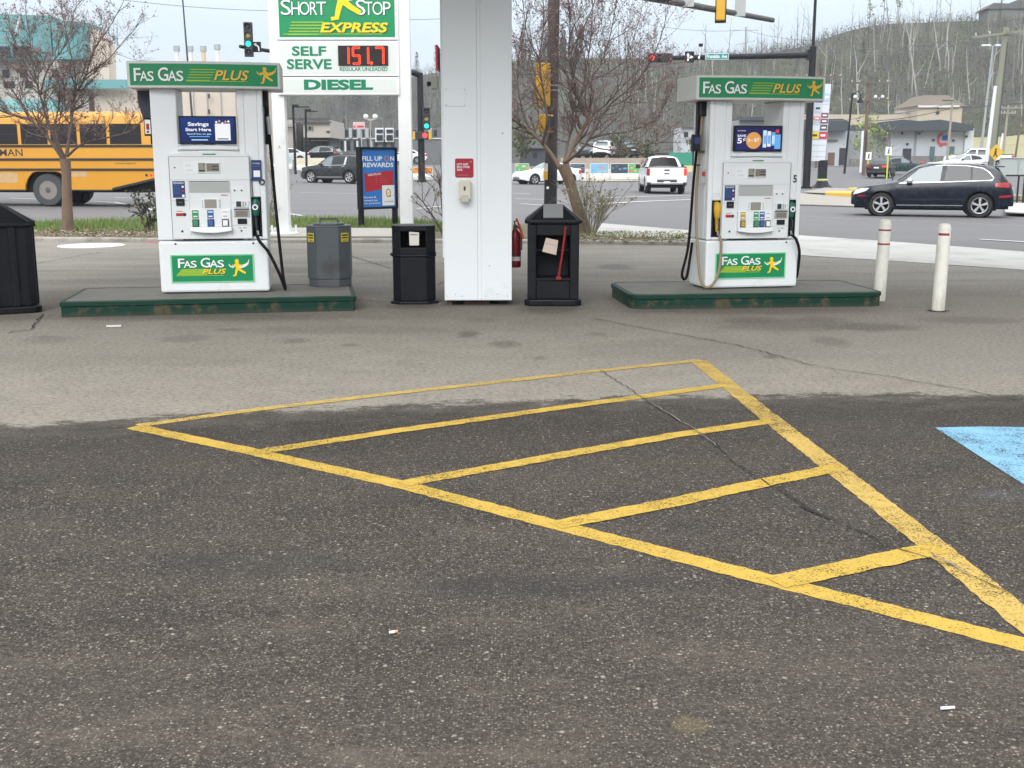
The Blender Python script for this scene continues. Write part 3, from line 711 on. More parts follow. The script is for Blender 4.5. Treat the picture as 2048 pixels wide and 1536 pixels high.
    if kind == 1:
        S.text('Savings', -.19, .015, 1.685, 1.735, ys_ - .001, 1, .03); S.text('Start Here', -.215, .035, 1.645, 1.678, ys_ - .001, 1, .03)
        S.text('Spend less on gas.', -.2, .04, 1.606, 1.628, ys_ - .001, 2, .01); S.rect(-.18, .02, 1.588, 1.596, ys_ - .001, 3); S.rect(-.16, .0, 1.555, 1.564, ys_ - .001, 2)
        S.rect(.075, .225, 1.555, 1.72, ys_ - .001, 1); S.rect(.095, .205, 1.565, 1.575, ys_ - .002, 4)
        for k in range(5): S.disc(.09 + .03 * k, 1.735 + .012 * math.sin(k * 2.2), .011, ys_ - .001, 5 if k % 2 else 1)
        S.build('screen', [M_navy, M_scrw, M_scrl, M_scrb, M_ink, M_scro], mo_)
    else:
        S.rect(-.25, -.09, 1.72, 1.745, ys_ - .001, 3) if False else S.text('JOURNIE', -.245, -.15, 1.73, 1.745, ys_ - .001, 1, .0)
        S.text('SAVE', -.245, -.145, 1.672, 1.698, ys_ - .001, 1, .03); S.text('5', -.245, -.19, 1.602, 1.662, ys_ - .001, 1, .03); S.text('¢', -.18, -.15, 1.625, 1.665, ys_ - .001, 1, .02)
        S.disc(-.055, 1.635, .09, ys_ - .001, 2, 28); S.text('3', -.125, -.095, 1.622, 1.655, ys_ - .002, 1, .02); S.text('for', -.088, -.058, 1.628, 1.645, ys_ - .002, 1, .0); S.text('$7', -.05, .01, 1.618, 1.66, ys_ - .002, 1, .02)
        for k, (u, mt) in enumerate(((.075, 4), (.125, 1), (.175, 3))):
            S.rect(u - .022, u + .02, 1.56 + .01 * k, 1.745 - .01 * k, ys_ - .001 - .0004 * k, mt); S.rect(u - .016, u + .014, 1.60, 1.69, ys_ - .003 - .0004 * k, 3 if mt != 3 else 4)
        S.rect(.19, .26, 1.545, 1.70, ys_ - .0008, 3); S.disc(.22, 1.735, .022, ys_ - .001, 5)
        S.build('screen', [M_navy2, M_scrw, M_scro, M_scrb, M_scrl, M_scrr], mo_)
    # header sign with a bowed front
    H = MB(); hw = .745; n = 14
    arc = [(-hw + 2 * hw * i / n, -.33 - .07 * (1 - (2 * i / n - 1) ** 2)) for i in range(n + 1)]
    H.prism(arc + [(hw, .30), (-hw, .30)], 2.06, 2.318, 'z')
    Ho = H.build('header', M_hdr, t, bevel=.012)
    J = MB(); J.fn = lambda p: Vector((p.x, p.y - .33 - .07 * (1 - (p.x / hw) ** 2), p.z))
    J.rect(-.715, .715, 2.085, 2.293, -.003, 0, 16)
    gas_name(J, -.675, -.17, 2.125, 2.25, -.0055, 1, 4)
    for k in range(5): J.rect(-.125 + .0 - .02 * k * .5, .12 - .015 * k, 2.235 - .026 * k, 2.243 - .026 * k, -.0045, 3, 4)
    J.rect(-.17, .42, 2.125, 2.131, -.0046, 3, 6)
    J.text('PLUS', .10, .44, 2.138, 2.235, -.0055, 2, .018, .28, shadow=4, so=.07)
    runner(J, .535, 2.115, .155, -.0055, 2, 2)
    J.build('header_sign', [M_green, M_ltr, pm('amber_letter', (.80, .50, .05), .4), M_lime, M_dkgr], Ho)
    # hanging brace strips behind the header, hose fittings
    # logo plate on the lower housing
    P = MB(); P.box(-.44, .40, -.279, -.271, .115, .405, 0); P.rect(-.425, .385, .128, .392, -.2805, 1)
    gas_name(P, -.365, .12, .27, .365, -.283, 2, 5)
    P.poly([(-.33, -.2815, .255), (.10 - .16, -.2815, .255), (.06 - .14, -.2815, .195), (-.385, -.2815, .195)][::-1], 4)
    for k in range(3): P.rect(-.36, -.06, .208 + .016 * k, .211 + .016 * k, -.2822, 1)
    P.rect(-.39, .09, .186, .191, -.2816, 4); P.text('PLUS', -.125, .115, .203, .256, -.283, 3, .02, .28, shadow=5, so=.07)
    runner(P, .165, .18, .17, -.282, 3, 2)
    P.build('logo_plate', [pm('logo_border', (.25, .62, .36), .4, var=.03), M_green, M_ltr, M_yel, M_lime, M_dkgr], low)
    # nozzles and hoses
    nozzle(t, .442, M_ngrn, True)
    hz = MB(); hz.box(.51, .60, -.14, -.04, 1.90, 2.05); hz.build('hose_arm', M_black, t, bevel=.01)
    hs = MB(); hs.tube(crom([(.442, -.32, .60), (.475, -.35, .53), (.56, -.36, .42), (.655, -.33, .20), (.70, -.28, .055), (.705, -.24, .05), (.68, -.2, .25), (.63, -.13, 1.0), (.60, -.09, 1.60), (.575, -.08, 1.92)] if kind == 1 else
        [(.442, -.32, .60), (.48, -.36, .54), (.54, -.32, .40), (.575, -.22, .16), (.585, -.16, .12), (.59, -.12, .3), (.60, -.10, 1.0), (.60, -.08, 1.55), (.575, -.08, 1.92)], 10), .0165, 10)
    hs.build('hose', M_rubber, t, smooth=60)
    sw = MB(); sw.tube([(.605, -.092, 1.62), (.592, -.086, 1.80)], [.022, .022], 10); sw.build('breakaway', M_steel, t, smooth=50)
    if kind == 1:
        tg = MB(); tg.box(.415, .515, -.288, -.271, 1.155, 1.36, 0); tg.rect(.435, .50, 1.19, 1.255, -.29, 1); tg.text('Savings', .425, .505, 1.318, 1.336, -.29, 1, .0); tg.rect(.43, .50, 1.295, 1.303, -.29, 2)
        a = [(.515 + .025 * math.cos(R(30 * i)), -.28, 1.14 + .025 * math.sin(R(30 * i))) for i in range(13)]; tg.tube(a, .007, 6, 3, cap=False)
        tg.build('reader_tag', [M_stkb, M_ltr, M_fblu, M_black], t)
        cbl = MB(); cbl.tube(crom([(.412, -.272, 1.18), (.418, -.272, .95), (.405, -.272, .62)], 6), .004, 5); cbl.build('cable', M_ink, t)
        sg = MB(); sg.box(-.635, -.565, -.16, -.13, 1.60, 1.78, 0); sg.rect(-.627, -.573, 1.62, 1.76, -.1615, 1); sg.rect(-.615, -.585, 1.66, 1.72, -.163, 2); sg.rect(-.612, -.59, 1.63, 1.65, -.163, 3)
        sg.build('side_card', [M_black, M_ltr, M_red, M_ink], t)
        dv = MB(); dv.prism([(-.64, 1.70), (-.56, 1.70), (-.56, 2.05), (-.70, 2.05), (-.70, 1.95)], -.05, .1, 'y'); dv.build('side_guard', pm('slate', (.04, .042, .07), .6), t)
    else:
        nm = MB(); nm.text('5', .448, .492, 1.175, 1.262, -.2665, 0, .035); nm.build('pump_number', M_ink, t)
        nozzle(t, -.43, M_nyel, None)
        hz = MB(); hz.box(-.60, -.51, -.14, -.04, 1.90, 2.05); hz.build('hose_arm', M_black, t, bevel=.01)
        hs = MB(); hs.tube(crom([(-.418, -.32, .60), (-.405, -.345, .50), (-.43, -.36, .2), (-.52, -.36, .045), (-.62, -.33, .1), (-.645, -.24, .5), (-.64, -.15, 1.0), (-.60, -.1, 1.55), (-.575, -.08, 1.92)], 10), .0155, 10)
        hs.build('hose', M_tanhose, t, smooth=60)
        h2 = MB(); h2.tube(crom([(-.575, -.02, 1.92), (-.63, -.02, 1.2), (-.66, .0, .5), (-.72, .02, .15), (-.64, .08, .12), (-.58, .1, .5)], 10), .016, 8); h2.build('hose', M_rubber, t, smooth=60)
        dv = MB(); dv.box(-.70, -.62, -.17, -.09, 1.52, 1.70, 0); dv.box(-.62, -.55, -.13, -.11, 1.50, 1.53, 2); dv.rect(-.69, -.63, 1.60, 1.67, -.1715, 1); dv.build('side_reader', [M_black, M_stkb, M_dgrey], t, bevel=.004)
        bk = MB(); bk.tube([(-.685, -.13, 1.52), (-.685, -.13, 1.37), (-.60, -.13, 1.37)], .008, 6); bk.build('reader_bracket', M_black, t)
        pt = MB(); pt.box(-.612, -.552, -.20, -.19, 1.17, 1.33, 0); pt.rect(-.60, -.565, 1.25, 1.30, -.2015, 1); pt.build('warning_plate', [M_grey, M_red], t)
        pt2 = MB(); pt2.rect(-.50, -.38, 1.02, 1.07, -.2665, 0); pt2.build('notice', pm('paper', (.72, .74, .78), .6, scale=20, var=.1), t)
    for sg in (-1, 1):
        q = MB(); q.box(*sorted((sg * .555, sg * .60)), -.02, .06, 1.52, 2.055); q.build('hose_mast', M_black, t)
    return t
fuel_pump(-3.12, 11.93, R(9), 'white fuel pump with one black hose on the island beside the grey octagonal bin', 1)
pump5 = fuel_pump(2.53, 12.36, R(11), 'white fuel pump numbered 5 with yellow and green nozzles', 2); pump5.scale = (.955, .955, .955)

# ------------------------------------------------------------------ bins
def ngon(hx, hy, c):
    return [(-hx + c, -hy), (hx - c, -hy), (hx, -hy + c), (hx, hy - c), (hx - c, hy), (-hx + c, hy), (-hx, hy - c), (-hx, -hy + c)]
def rusty_bin():
    m, nt, b = newmat('grey_bin_paint'); x = NX(nt); p = x.coord(); X, Y, Z = x.sep(p)
    n = x.noise(p, 6, 6, .65); c = x.mix(n, (.062, .075, .085), (.092, .105, .115))
    r = x.math('ADD', x.math('ABSOLUTE', x.math('MULTIPLY', x.math('SUBTRACT', X, .03), 4.5)), x.math('ABSOLUTE', x.math('MULTIPLY', x.math('SUBTRACT', Z, .22), 4.5)))
    r = x.math('ADD', r, x.math('MULTIPLY', n, 1.1)); c = x.mix(x.rng(r, 1.35, .75, 0, .75), c, (.05, .042, .033))
    nt.links.new(c, b.inputs['Base Color']); b.inputs['Roughness'].default_value = .45; return m
p = flat(654, 575, .15)
t = thing('octagonal_bin', 'slate grey octagonal bin with yellow stickers standing on the end of the fuel island', 'bin', (p.x, p.y + .26, .15), R(4))
q = MB(); q.prism(ngon(.225, .225, .11), .0, .085); q.prism(ngon(.235, .235, .115), .085, .645); q.build('body', rusty_bin(), t, bevel=.008)
q = MB(); q.prism(ngon(.238, .238, .116), .646, .662); q.prism(ngon(.165, .165, .08), .662, .685); q.build('lid', pm('grey_lid', (.10, .11, .12), .45), t, bevel=.006)
q = MB(); q.tube([(-.095, 0, .684), (-.095, 0, .728), (.095, 0, .728), (.095, 0, .684)], .009, 8); q.build('handle', M_dgrey, t)
for sx in (-1, 1):
    q = MB(); q.M = Matrix.Translation((sx * .180, -.1795, 0)) @ Matrix.Rotation(R(45 * sx), 4, 'Z')
    z = [(-.05, .49), (.05, .49), (.05, .585), (-.05, .585)]; n = 6; pts = [(-.052 + .104 * i / 12, .485 + (.012 if i % 2 else 0)) for i in range(13)] + [(.052 - .104 * i / 12, .59 - (.012 if i % 2 else 0)) for i in range(13)]
    q.poly([(a, -.0035, b) for a, b in pts], 0); q.rect(-.042, .042, .552, .57, -.005, 1); q.rect(-.042, .042, .525, .54, -.005, 1); q.rect(-.03, .03, .503, .511, -.005, 1)
    q.build('sticker', [pm('sticker_yellow', (.70, .56, .02), .5, var=.05), M_ink], t)

M_bin = pm('bin_black', (.0045, .006, .009), .5, var=.25, scale=5, col2=(.014, .016, .020), amt=.3, spec=.28)
p = flat(826, 609)
t = thing('towel_bin', 'low black octagonal litter bin with a white towel hanging in its slot', 'bin', (p.x, p.y + .25, 0), R(3))
q = MB(); q.prism(ngon(.255, .255, .10), 0, .03); q.build('foot', M_bin, t, bevel=.01)
q = MB(); q.prism(ngon(.225, .225, .09), .03, .50); q.build('body', M_bin, t, bevel=.01)
q = MB(); q.prism(ngon(.238, .238, .095), .500, .53); q.build('rim', M_bin, t, bevel=.01)
q = MB(); o8 = ngon(.228, .228, .09)
q.prism(o8, .53, .60); q.prism(o8, .775, .83)
for i in range(8):
    a, b = o8[i], o8[(i + 1) % 8]
    if i == 0: continue
    ln = Vector((b[0] - a[0], b[1] - a[1], 0)); nn = Vector((-ln.y, ln.x, 0)).normalized() * .012
    q.add([(a[0], a[1], .60), (b[0], b[1], .60), (b[0] + nn.x, b[1] + nn.y, .60), (a[0] + nn.x, a[1] + nn.y, .60), (a[0], a[1], .775), (b[0], b[1], .775), (b[0] + nn.x, b[1] + nn.y, .775), (a[0] + nn.x, a[1] + nn.y, .775)],
          [(0, 1, 5, 4), (1, 2, 6, 5), (2, 3, 7, 6), (3, 0, 4, 7)])
q.build('hood', M_bin, t, bevel=.006)
q = MB(); q.box(-.255, -.215, -.06, .06, .505, .53); q.build('latch', M_bin, t, bevel=.006)
tw = MB(); tw.M = Matrix.Translation((p.x, p.y + .25, 0)) @ Matrix.Rotation(R(3), 4, 'Z')
tw.prism([(-.04, .625), (.06, .625), (.062, .76), (-.042, .768)], -.222, -.212, 'y'); tw.rect(-.03, .045, .733, .741, -.2235, 1)
tag(tw.build('paper_towel', [pm('paper_towel', (.66, .62, .57), .9, var=.06), M_ink]), 'white paper towel hanging in the slot of the low black bin', 'paper towel')

def waste_station(x, y, rz, label, wide, front):
    t = thing('waste_station', label, 'bin', (x, y, 0), rz, 'peaked black forecourt bins')
    hw = wide / 2
    b = MB(); b.prism(ngon(hw, hw, .06), 0, .07); b.build('foot', M_bin, t, bevel=.015)
    b = MB(); a = hw - .03
    if front:
        b.box(-a, -.175, -a, a, .07, .86); b.box(.175, a, -a, a, .07, .86); b.box(-.1748, .1748, -a, a, .07, .285); b.box(-.1748, .1748, -a, a, .735, .86); b.box(-.1748, .1748, 0, a, .285, .735)
    else:
        b.prism(ngon(a, a, .07), .07, .86)
    bo = b.build('body', M_bin, t, bevel=.012)
    if front:
        b = MB(); b.box(-.1746, .1746, -.24, -.01, .575, .585); b.build('shelf', M_bin, t, bevel=.004); b = MB(); b.box(-.185, .185, -a - .015, -a + .02, .272, .292); b.build('sill', M_bin, t, bevel=.004)
    else:
        b = MB()
        for k in (-1, 1):
            for s_ in (-1, 1):
                b.box(k * .10 - .035, k * .10 + .035, s_ * a - .025, s_ * a + .025, .07, .86); b.box(s_ * a - .025, s_ * a + .025, k * .10 - .035, k * .10 + .035, .07, .86)
        b.build('rib', M_bin, bo, bevel=.012)
    b = MB(); b.prism(ngon(hw, hw, .05), .86, .90); b.build('collar', M_bin, t, bevel=.012)
    tp = MB(); r1 = hw - .01; r2 = hw * (.34 if front else .12); z1 = 1.05 if front else 1.08
    lo = ngon(r1, r1, .05); hi = ngon(r2, r2, .02)
    tp.add([(u, v, .9005) for u, v in lo] + [(u, v, z1) for u, v in hi], [tuple(range(7, -1, -1)), tuple(range(8, 16))] + [(i, (i + 1) % 8, 8 + (i + 1) % 8, 8 + i) for i in range(8)])
    top = tp.build('roof', M_bin, t, bevel=.006)
    if front:
        pl = MB(); k = (r1 - r2) / (z1 - .9); pl.M = Matrix.Translation((.0, -(r1 + r2) / 2 - .012, (z1 + .9) / 2)) @ Matrix.Rotation(-math.atan(k), 4, 'X')
        h = math.hypot(r1 - r2, z1 - .9); pl.box(-.105, .10, -.006, .004, -h * .36, h * .52); pl.build('plate', pm('grey_plate', (.22, .225, .23), .5, var=.05), top)
    else:
        rr = MB()
        for i in range(8):
            a_, b_ = Vector((*lo[i], .9)), Vector((*hi[i], z1)); rr.tube([a_ * 1.005, b_ + (a_ - b_) * .02], .012, 6)
        rr.build('ridge', M_bin, top)
    return t
p = flat(1107, 613)
waste_station(p.x, p.y + .31, R(-1), 'peaked black bin holding a red squeegee beside the white column', .60, True)
wm = Matrix.Translation((p.x, p.y + .31, 0)) @ Matrix.Rotation(R(-1), 4, 'Z')
waste_station(-5.18, 11.42, R(28), 'black ribbed bin with a steep peaked lid at the left edge of the photo', .66, False)
sq = MB(); sq.M = wm; sq.tube([(.125, -.335, .835), (.10, -.32, .6), (.055, -.30, .30)], .012, 8, 0); sq.box(.03, .085, -.315, -.285, .285, .315, 0)
tag(sq.build('squeegee', pm('squeegee_red', (.26, .012, .016), .45)), 'red handled window squeegee leaning in the open black bin', 'squeegee')
sq = MB(); sq.M = wm; sq.tube([(-.385, -.10, .90), (-.335, -.16, .78), (-.312, -.19, .70)], .010, 8, 0); sq.box(-.395, -.375, -.12, -.08, .885, .91, 0)
tag(sq.build('brush_handle', M_red), 'short red brush handle leaning between the extinguisher and the black bin', 'brush')
pb = MB(); pb.M = wm @ Matrix.Translation((-.03, -.26, .63)) @ Matrix.Rotation(R(10), 4, 'Y') @ Matrix.Rotation(R(-15), 4, 'X')
pb.prism([(-.075, -.075), (.075, -.085), (.07, .07), (-.06, .075)], -.01, .012, 'y', 0); pb.rect(-.055, .06, .012, .017, -.0115, 1)
tag(pb.build('cardboard', [pm('cardboard', (.50, .41, .34), .85, var=.08), pm('cardboard_edge', (.3, .24, .2), .9)]), 'folded beige cardboard propped inside the open black bin', 'cardboard')

# ------------------------------------------------------------------ canopy column
cy, cx = 12.2, -.36
t = thing('canopy_column', 'tall white panelled steel column between the two black bins', 'column', (cx, cy, 0), R(.5))
M_col = pm('column_cladding', (.75, .785, .805), .38, var=.03, scale=1.2, col2=(.58, .58, .56), amt=.12)
q = MB(); q.box(-.355, -.003, -.36, .36, .055, 4.6); q.build('cladding_panel', M_col, t, bevel=.006)
q = MB(); q.box(.033, .355, -.36, .36, .055, 4.6); q.build('cladding_panel', M_col, t, bevel=.006)
q = MB(); q.box(-.002, .032, -.352, .352, .056, 4.6); q.build('joint_strip', M_col, t)
q = MB(); q.box(-.16, .12, -.25, .25, 0, .055); q.box(-.33, -.28, -.3, -.25, 0, .055); q.build('base_plate', pm('rust_plate', (.10, .06, .045), .7, var=.3), t)
q = MB(); q.box(-.325, -.115, -.366, -.361, 2.05, 2.225, 0)
for a in (-.315, -.125):
    for b in (2.06, 2.215): q.disc(a, b, .006, -.3675, 1)
q.build('access_plate', [M_col, M_steel], t, bevel=.002)
q = MB()
for u in (-.33, -.24, -.17, .08, .2, .31): q.disc(u, .10 + (.02 if u in (-.24, .2) else 0), .006, -.3615, 0)
q.disc(.26, 1.78, .007, -.3615, 1); q.disc(.12, .42, .005, -.3615, 1)
q.build('screw', [M_grey, M_ink], t)
q = MB(); q.box(-7.5, 9.5, -3.9, 4.4, 4.5, 5.3); q.build('canopy_roof', pm('canopy_panel', (.6, .62, .62), .5, var=.03), t)
q = MB(); q.box(-.372, -.3555, -.30, .30, .5, 4.6); q.build('side_duct', M_col, t, bevel=.004)
yf = cy - .361
a = at(910, 317, yf); b = at(947, 355, yf)
q = MB(); q.prism([(a.x + .012, b.z), (b.x - .012, b.z), (b.x, b.z + .012), (b.x, a.z - .012), (b.x - .012, a.z), (a.x + .012, a.z), (a.x, a.z - .012), (a.x, b.z + .012)], yf - .006, yf - .001, 'y', 0)
w_ = b.x - a.x; h_ = a.z - b.z
for k, s_ in enumerate(("LET'S KEEP", 'EACH OTHER', 'SAFE.')):
    q.text(s_, a.x + .1 * w_, a.x + (.72, .80, .42)[k] * w_, a.z - (.36 + .145 * k) * h_, a.z - (.25 + .145 * k) * h_, yf - .0075, 1, .02)
q.rect(a.x + .1 * w_, a.x + .72 * w_, b.z + .12 * h_, b.z + .145 * h_, yf - .0075, 2); q.disc(b.x - .14 * w_, a.z - .17 * h_, .05 * w_, yf - .0075, 2)
tag(q.build('safety_sign', [pm('dark_red_sign', (.36, .012, .035), .4, var=.05), M_ltr, pm('pink_print', (.6, .2, .22), .5)]), 'square dark red notice stuck on the white column above the soap dispenser', 'sign')
a = at(918, 360, yf); b = at(942, 403, yf); u0, u1 = a.x, b.x; z0, z1 = b.z, a.z; mu = (u0 + u1) / 2
M_cream = pm('cream_plastic', (.60, .57, .46), .4, var=.04)
t = thing('soap_dispenser', 'cream wall dispenser mounted on the white column below the red notice', 'dispenser', (mu, yf, z0))
q = MB(); H_ = z1 - z0; w_ = (u1 - u0) / 2
q.prism([(-w_, .02), (w_, .02), (w_, H_ - .015), (w_ - .015, H_), (-w_ + .015, H_), (-w_, H_ - .015)], -.085, -.001, 'y'); q.build('case', M_cream, t, bevel=.014)
q = MB(); q.prism([(-w_ * .72, -.005), (w_ * .72, -.005), (w_ * .72, .035), (w_ * .45, .07), (-w_ * .45, .07), (-w_ * .72, .035)], -.10, -.0865, 'y'); q.build('push_lever', pm('cream_lever', (.44, .44, .37), .45), t, bevel=.006)
q = MB(); q.add([(.011 * math.cos(R(30 * i)), -.0862, .135 + .025 * math.sin(R(30 * i))) for i in range(12)], [tuple(range(12))]); q.build('sight_window', M_ink, t)
# fire extinguisher on the column's right side
e0 = at(1034, 535, 12.1); ez = e0.z
t = thing('fire_extinguisher', 'red fire extinguisher hung on the right side of the white column', 'extinguisher', (e0.x - .02, 12.1, ez))
q = MB(); q.lathe([(.0, 0), (.055, .004), (.062, .02), (.062, .32), (.05, .375), (.025, .40), (.02, .41)], 20); q.build('cylinder', pm('extinguisher_red', (.20, .008, .014), .35), t, smooth=50)
q = MB(); q.box(-.02, .02, -.02, .02, .411, .455); q.tube([(0, 0, .45), (-.01, -.02, .49), (.03, -.05, .505)], .008, 6); q.build('valve', M_dgrey, t)
q = MB(); q.tube(crom([(.02, -.02, .44), (.06, -.05, .40), (.066, -.06, .30), (.064, -.058, .19)], 6), .011, 8); q.build('hose', M_dgrey, t)
q = MB(); q.lathe([(.0635, .15), (.0635, .165)], 20, 0); q.lathe([(.0632, .075), (.0632, .12)], 20, 1); q.build('band', [M_ink, pm('label_paper', (.55, .54, .52), .6)], t)
q = MB(); q.box(-.066, -.055, -.03, .03, .05, .42); q.build('bracket', M_steel, t)
# camera on the column's left side
c0 = at(878, 170, 12.2)
t = thing('security_camera', 'small grey camera mounted high on the left side of the white column', 'camera', (cx - .40, 12.0, c0.z))
q = MB(); q.box(-.075, -.001, -.05, .05, -.055, .06); q.build('mount', pm('warm_grey', (.30, .30, .27), .5), t, bevel=.008)
q = MB(); q.tube([(-.076, 0, .0), (-.115, -.01, -.005)], [.02, .028], 10); q.build('lens_barrel', M_black, t)
c0 = at(889, 118, 12.2); q = MB(); q.box(cx - .42, cx - .402, 11.95, 12.4, c0.z - .12, c0.z + .12, 0)
tag(q.build('side_sign', pm('bright_red', (.65, .03, .05), .4)), 'narrow bright red sign edge on the left side of the white column', 'sign')

# ------------------------------------------------------------------ bollards and litter
M_bol = pm('bollard_paint', (.72, .71, .64), .5, var=.1, scale=4, col2=(.36, .33, .24), amt=.6, stretch=(1, 1, .35))
def bollard(px, py, ln, label, bands, half=None):
    p = flat(px, py); t = thing('bollard', label, 'bollard', tuple(p), 0, 'white steel bollards')
    t.rotation_euler = (R(ln[1]), R(ln[0]), 0)
    q = MB(); q.lathe([(.064, -.02), (.064, .835), (.058, .868), (.03, .882), (0, .884)], 28); q.build('post', M_bol, t, smooth=50)
    q = MB(); q.lathe([(.0662, .80), (.0665, .838), (.06, .87)], 28) if False else q.lathe([(.0655, .815), (.0655, .835)], 28); q.build('cap_rim', M_bol, t)
    for z in bands:
        q = MB()
        if half:
            v = []
            for i in range(9):
                a = R(-165 + 13 * i); v += [(.0648 * math.cos(a), .0648 * math.sin(a), z - .012), (.0648 * math.cos(a), .0648 * math.sin(a), z + .012)]
            q.add(v, [(2 * i, 2 * i + 2, 2 * i + 3, 2 * i + 1) for i in range(8)])
        else: q.lathe([(.0648, z - .009), (.0648, z + .009)], 28)
        q.build('red_band', pm('band_red', (.30, .02, .03), .5), t)
bollard(1758, 601, (.8, 1), 'white bollard with two red bands behind the end of the fuel island', (.77, .62))
bollard(1876, 621, (.6, -.6), 'white bollard with one short red mark standing in the open paving', (.775,), True)
q = MB(); p = flat(1876, 622); vv = [(p.x + (.10 + .05 * math.sin(3.1 * i) ) * 1.15 * math.cos(R(20 * i)), p.y + (.07 + .03 * math.sin(2.3 * i)) * math.sin(R(20 * i)), .0045) for i in range(18)]
q.poly(vv); struct(q.build('pavement_hole', pm('dark_dirt', (.03, .025, .02), .95)))
q = MB(); p = flat(228, 654); q.M = Matrix.Translation((p.x, p.y, .004)) @ Matrix.Rotation(R(12), 4, 'Z'); q.box(-.065, .065, -.02, .02, 0, .012)
tag(q.build('paper_scrap', pm('litter_white', (.66, .65, .62), .8, var=.1)), 'flat white paper scrap lying on the paving before the left fuel island', 'litter')
def butt(px, py, rz, l, r, label, mats, name='cigarette_butt'):
    p = flat(px, py); q = MB(); q.M = Matrix.Translation((p.x, p.y, r + .002)) @ Matrix.Rotation(R(rz), 4, 'Z'); q.tube([(-l / 2, 0, 0), (l * .15, 0, 0)], r, 10, 0); q.tube([(l * .15, 0, 0), (l / 2, 0, 0)], r * 1.01, 10, 1)
    tag(q.build(name, mats, smooth=50), label, 'litter')
butt(1895, 1420, 8, .04, .0045, 'clean white cigarette stub lying on dark asphalt at the lower right', [pm('stub_white', (.75, .76, .8), .6), pm('stub_grey', (.55, .56, .6), .6)])
butt(787, 1268, 20, .028, .005, 'crushed tan tipped cigarette stub lying on the dark asphalt left of centre', [pm('stub_cream', (.7, .66, .55), .7), pm('stub_tan', (.5, .28, .1), .7)])
# ------------------------------------------------------------------ price sign on two white posts
SY = 22.6
def sx(px, py=200): return at(px, py, SY).x
def sz(py): return at(700, py, SY).z
M_post = pm('sign_post_white', (.78, .79, .78), .4, var=.04, scale=2, col2=(.6, .6, .57), amt=.15)
t = thing('price_sign', 'tall green and white fuel price sign on two white posts behind the kerb', 'price sign', (0, 0, 0))
for (pa, pb) in ((563, 250), (810, 250)):
    x0 = pxx(562 if pa == 563 else 811, SY)
    x0 = at(563 if pa == 563 else 812, 330, SY).x
    q = MB(); q.box(x0 - .125, x0 + .125, SY - .10, SY + .12, .08, 6.6); po = q.build('post', M_post, t, bevel=.012)
    q = MB(); q.lathe([(.0, .068), (.29, .068), (.29, .10), (.26, .105), (0, .105)], 24, c=(x0, SY, 0)); fl_ = q.build('base_flange', M_post, po)
    for k in range(6):
        a = R(60 * k + 15); q = MB(); q.cyl((x0 + .235 * math.cos(a), SY + .235 * math.sin(a)), .02, .105, .25 if pa == 563 else .18, 8); q.build('anchor_bolt', M_post, po)
xl, xr = sx(557, 120), sx(799, 120)
PW = [M_post, pm('panel_white', (.66, .70, .67), .4, var=.02), M_green, M_ltr, M_yel, M_lime, M_dkgr, pm('letter_green', (.0, .20, .09), .45, var=.03)]
def panel(name, y0, y1, m):
    q = MB(); q.box(xl, xr, SY - .16, SY + .16, sz(y1), sz(y0), 0); q.rect(xl + .07, xr - .06, sz(y1) + .045, sz(y0) - .045, SY - .163, m); return q
q = panel('top', -175, 81, 2); yb = SY - .166
q.rect(xl + .02, xl + .03, sz(81), sz(-175), SY - .161, 6) if False else None
for s_, a, b, ht in (('S', 565, 585, 1.16), ('H', 586, 602, 1), ('O', 602, 622, 1), ('R', 623, 637, 1), ('T', 636, 655, 1), ('S', 714, 733, 1.16), ('T', 732, 747, 1), ('O', 747, 767, 1), ('P', 768, 783, 1)):
    q.text(s_, sx(a, 18), sx(b, 18), sz(32), sz(32) + (sz(6) - sz(32)) * ht, yb - .003, 3, -.004, shadow=6, so=.06)
for k in range(5): q.rect(sx(586 - 2 * k, 50), sx(650 - 3 * k, 50), sz(47.5 + 6 * k), sz(45.5 + 6 * k), yb, 5)
q.rect(sx(574), sx(770), sz(70.5), sz(69), yb - .0005, 5)
q.text('EXPRESS', sx(643, 58), sx(778, 58), sz(67), sz(47), yb - .004, 4, .03, .22, shadow=6, so=.09)
h_ = sz(-40) - sz(41); runner(q, sx(662), sz(41), h_, yb - .006, 4, 3)
q.build('brand_panel', PW, t, bevel=.0)
q = panel('self', 83, 153, 1)
q.text('SELF', sx(587, 105), sx(655, 105), sz(113.5), sz(94), yb, 7, .03); q.text('SERVE', sx(577, 130), sx(666, 130), sz(140), sz(119.5), yb, 7, .03)
q.text('REGULAR UNLEADED', sx(682, 140), sx(777, 140), sz(143.5), sz(136), yb, 7, .02)
q.build('price_panel', PW, t)
q = panel('diesel', 155, 190, 1); q.text('DIESEL', sx(611, 170), sx(748, 170), sz(181), sz(160), yb, 7, .05); q.build('diesel_panel', PW, t)
M_led = pm('led_red', (.9, .08, .02), .4, var=.1, emit=.9, ecol=(1.0, .045, .02)); M_ledbg = pm('led_board', (.02, .012, .012), .35)
q = MB(); q.box(sx(679, 110), sx(778, 110), yb - .03, yb + .01, sz(132.5), sz(93)); lb = q.build('price_display', M_ledbg, t, bevel=.006)
SEG = {'1': 'bc', '5': 'afgcd', '7': 'abc'}
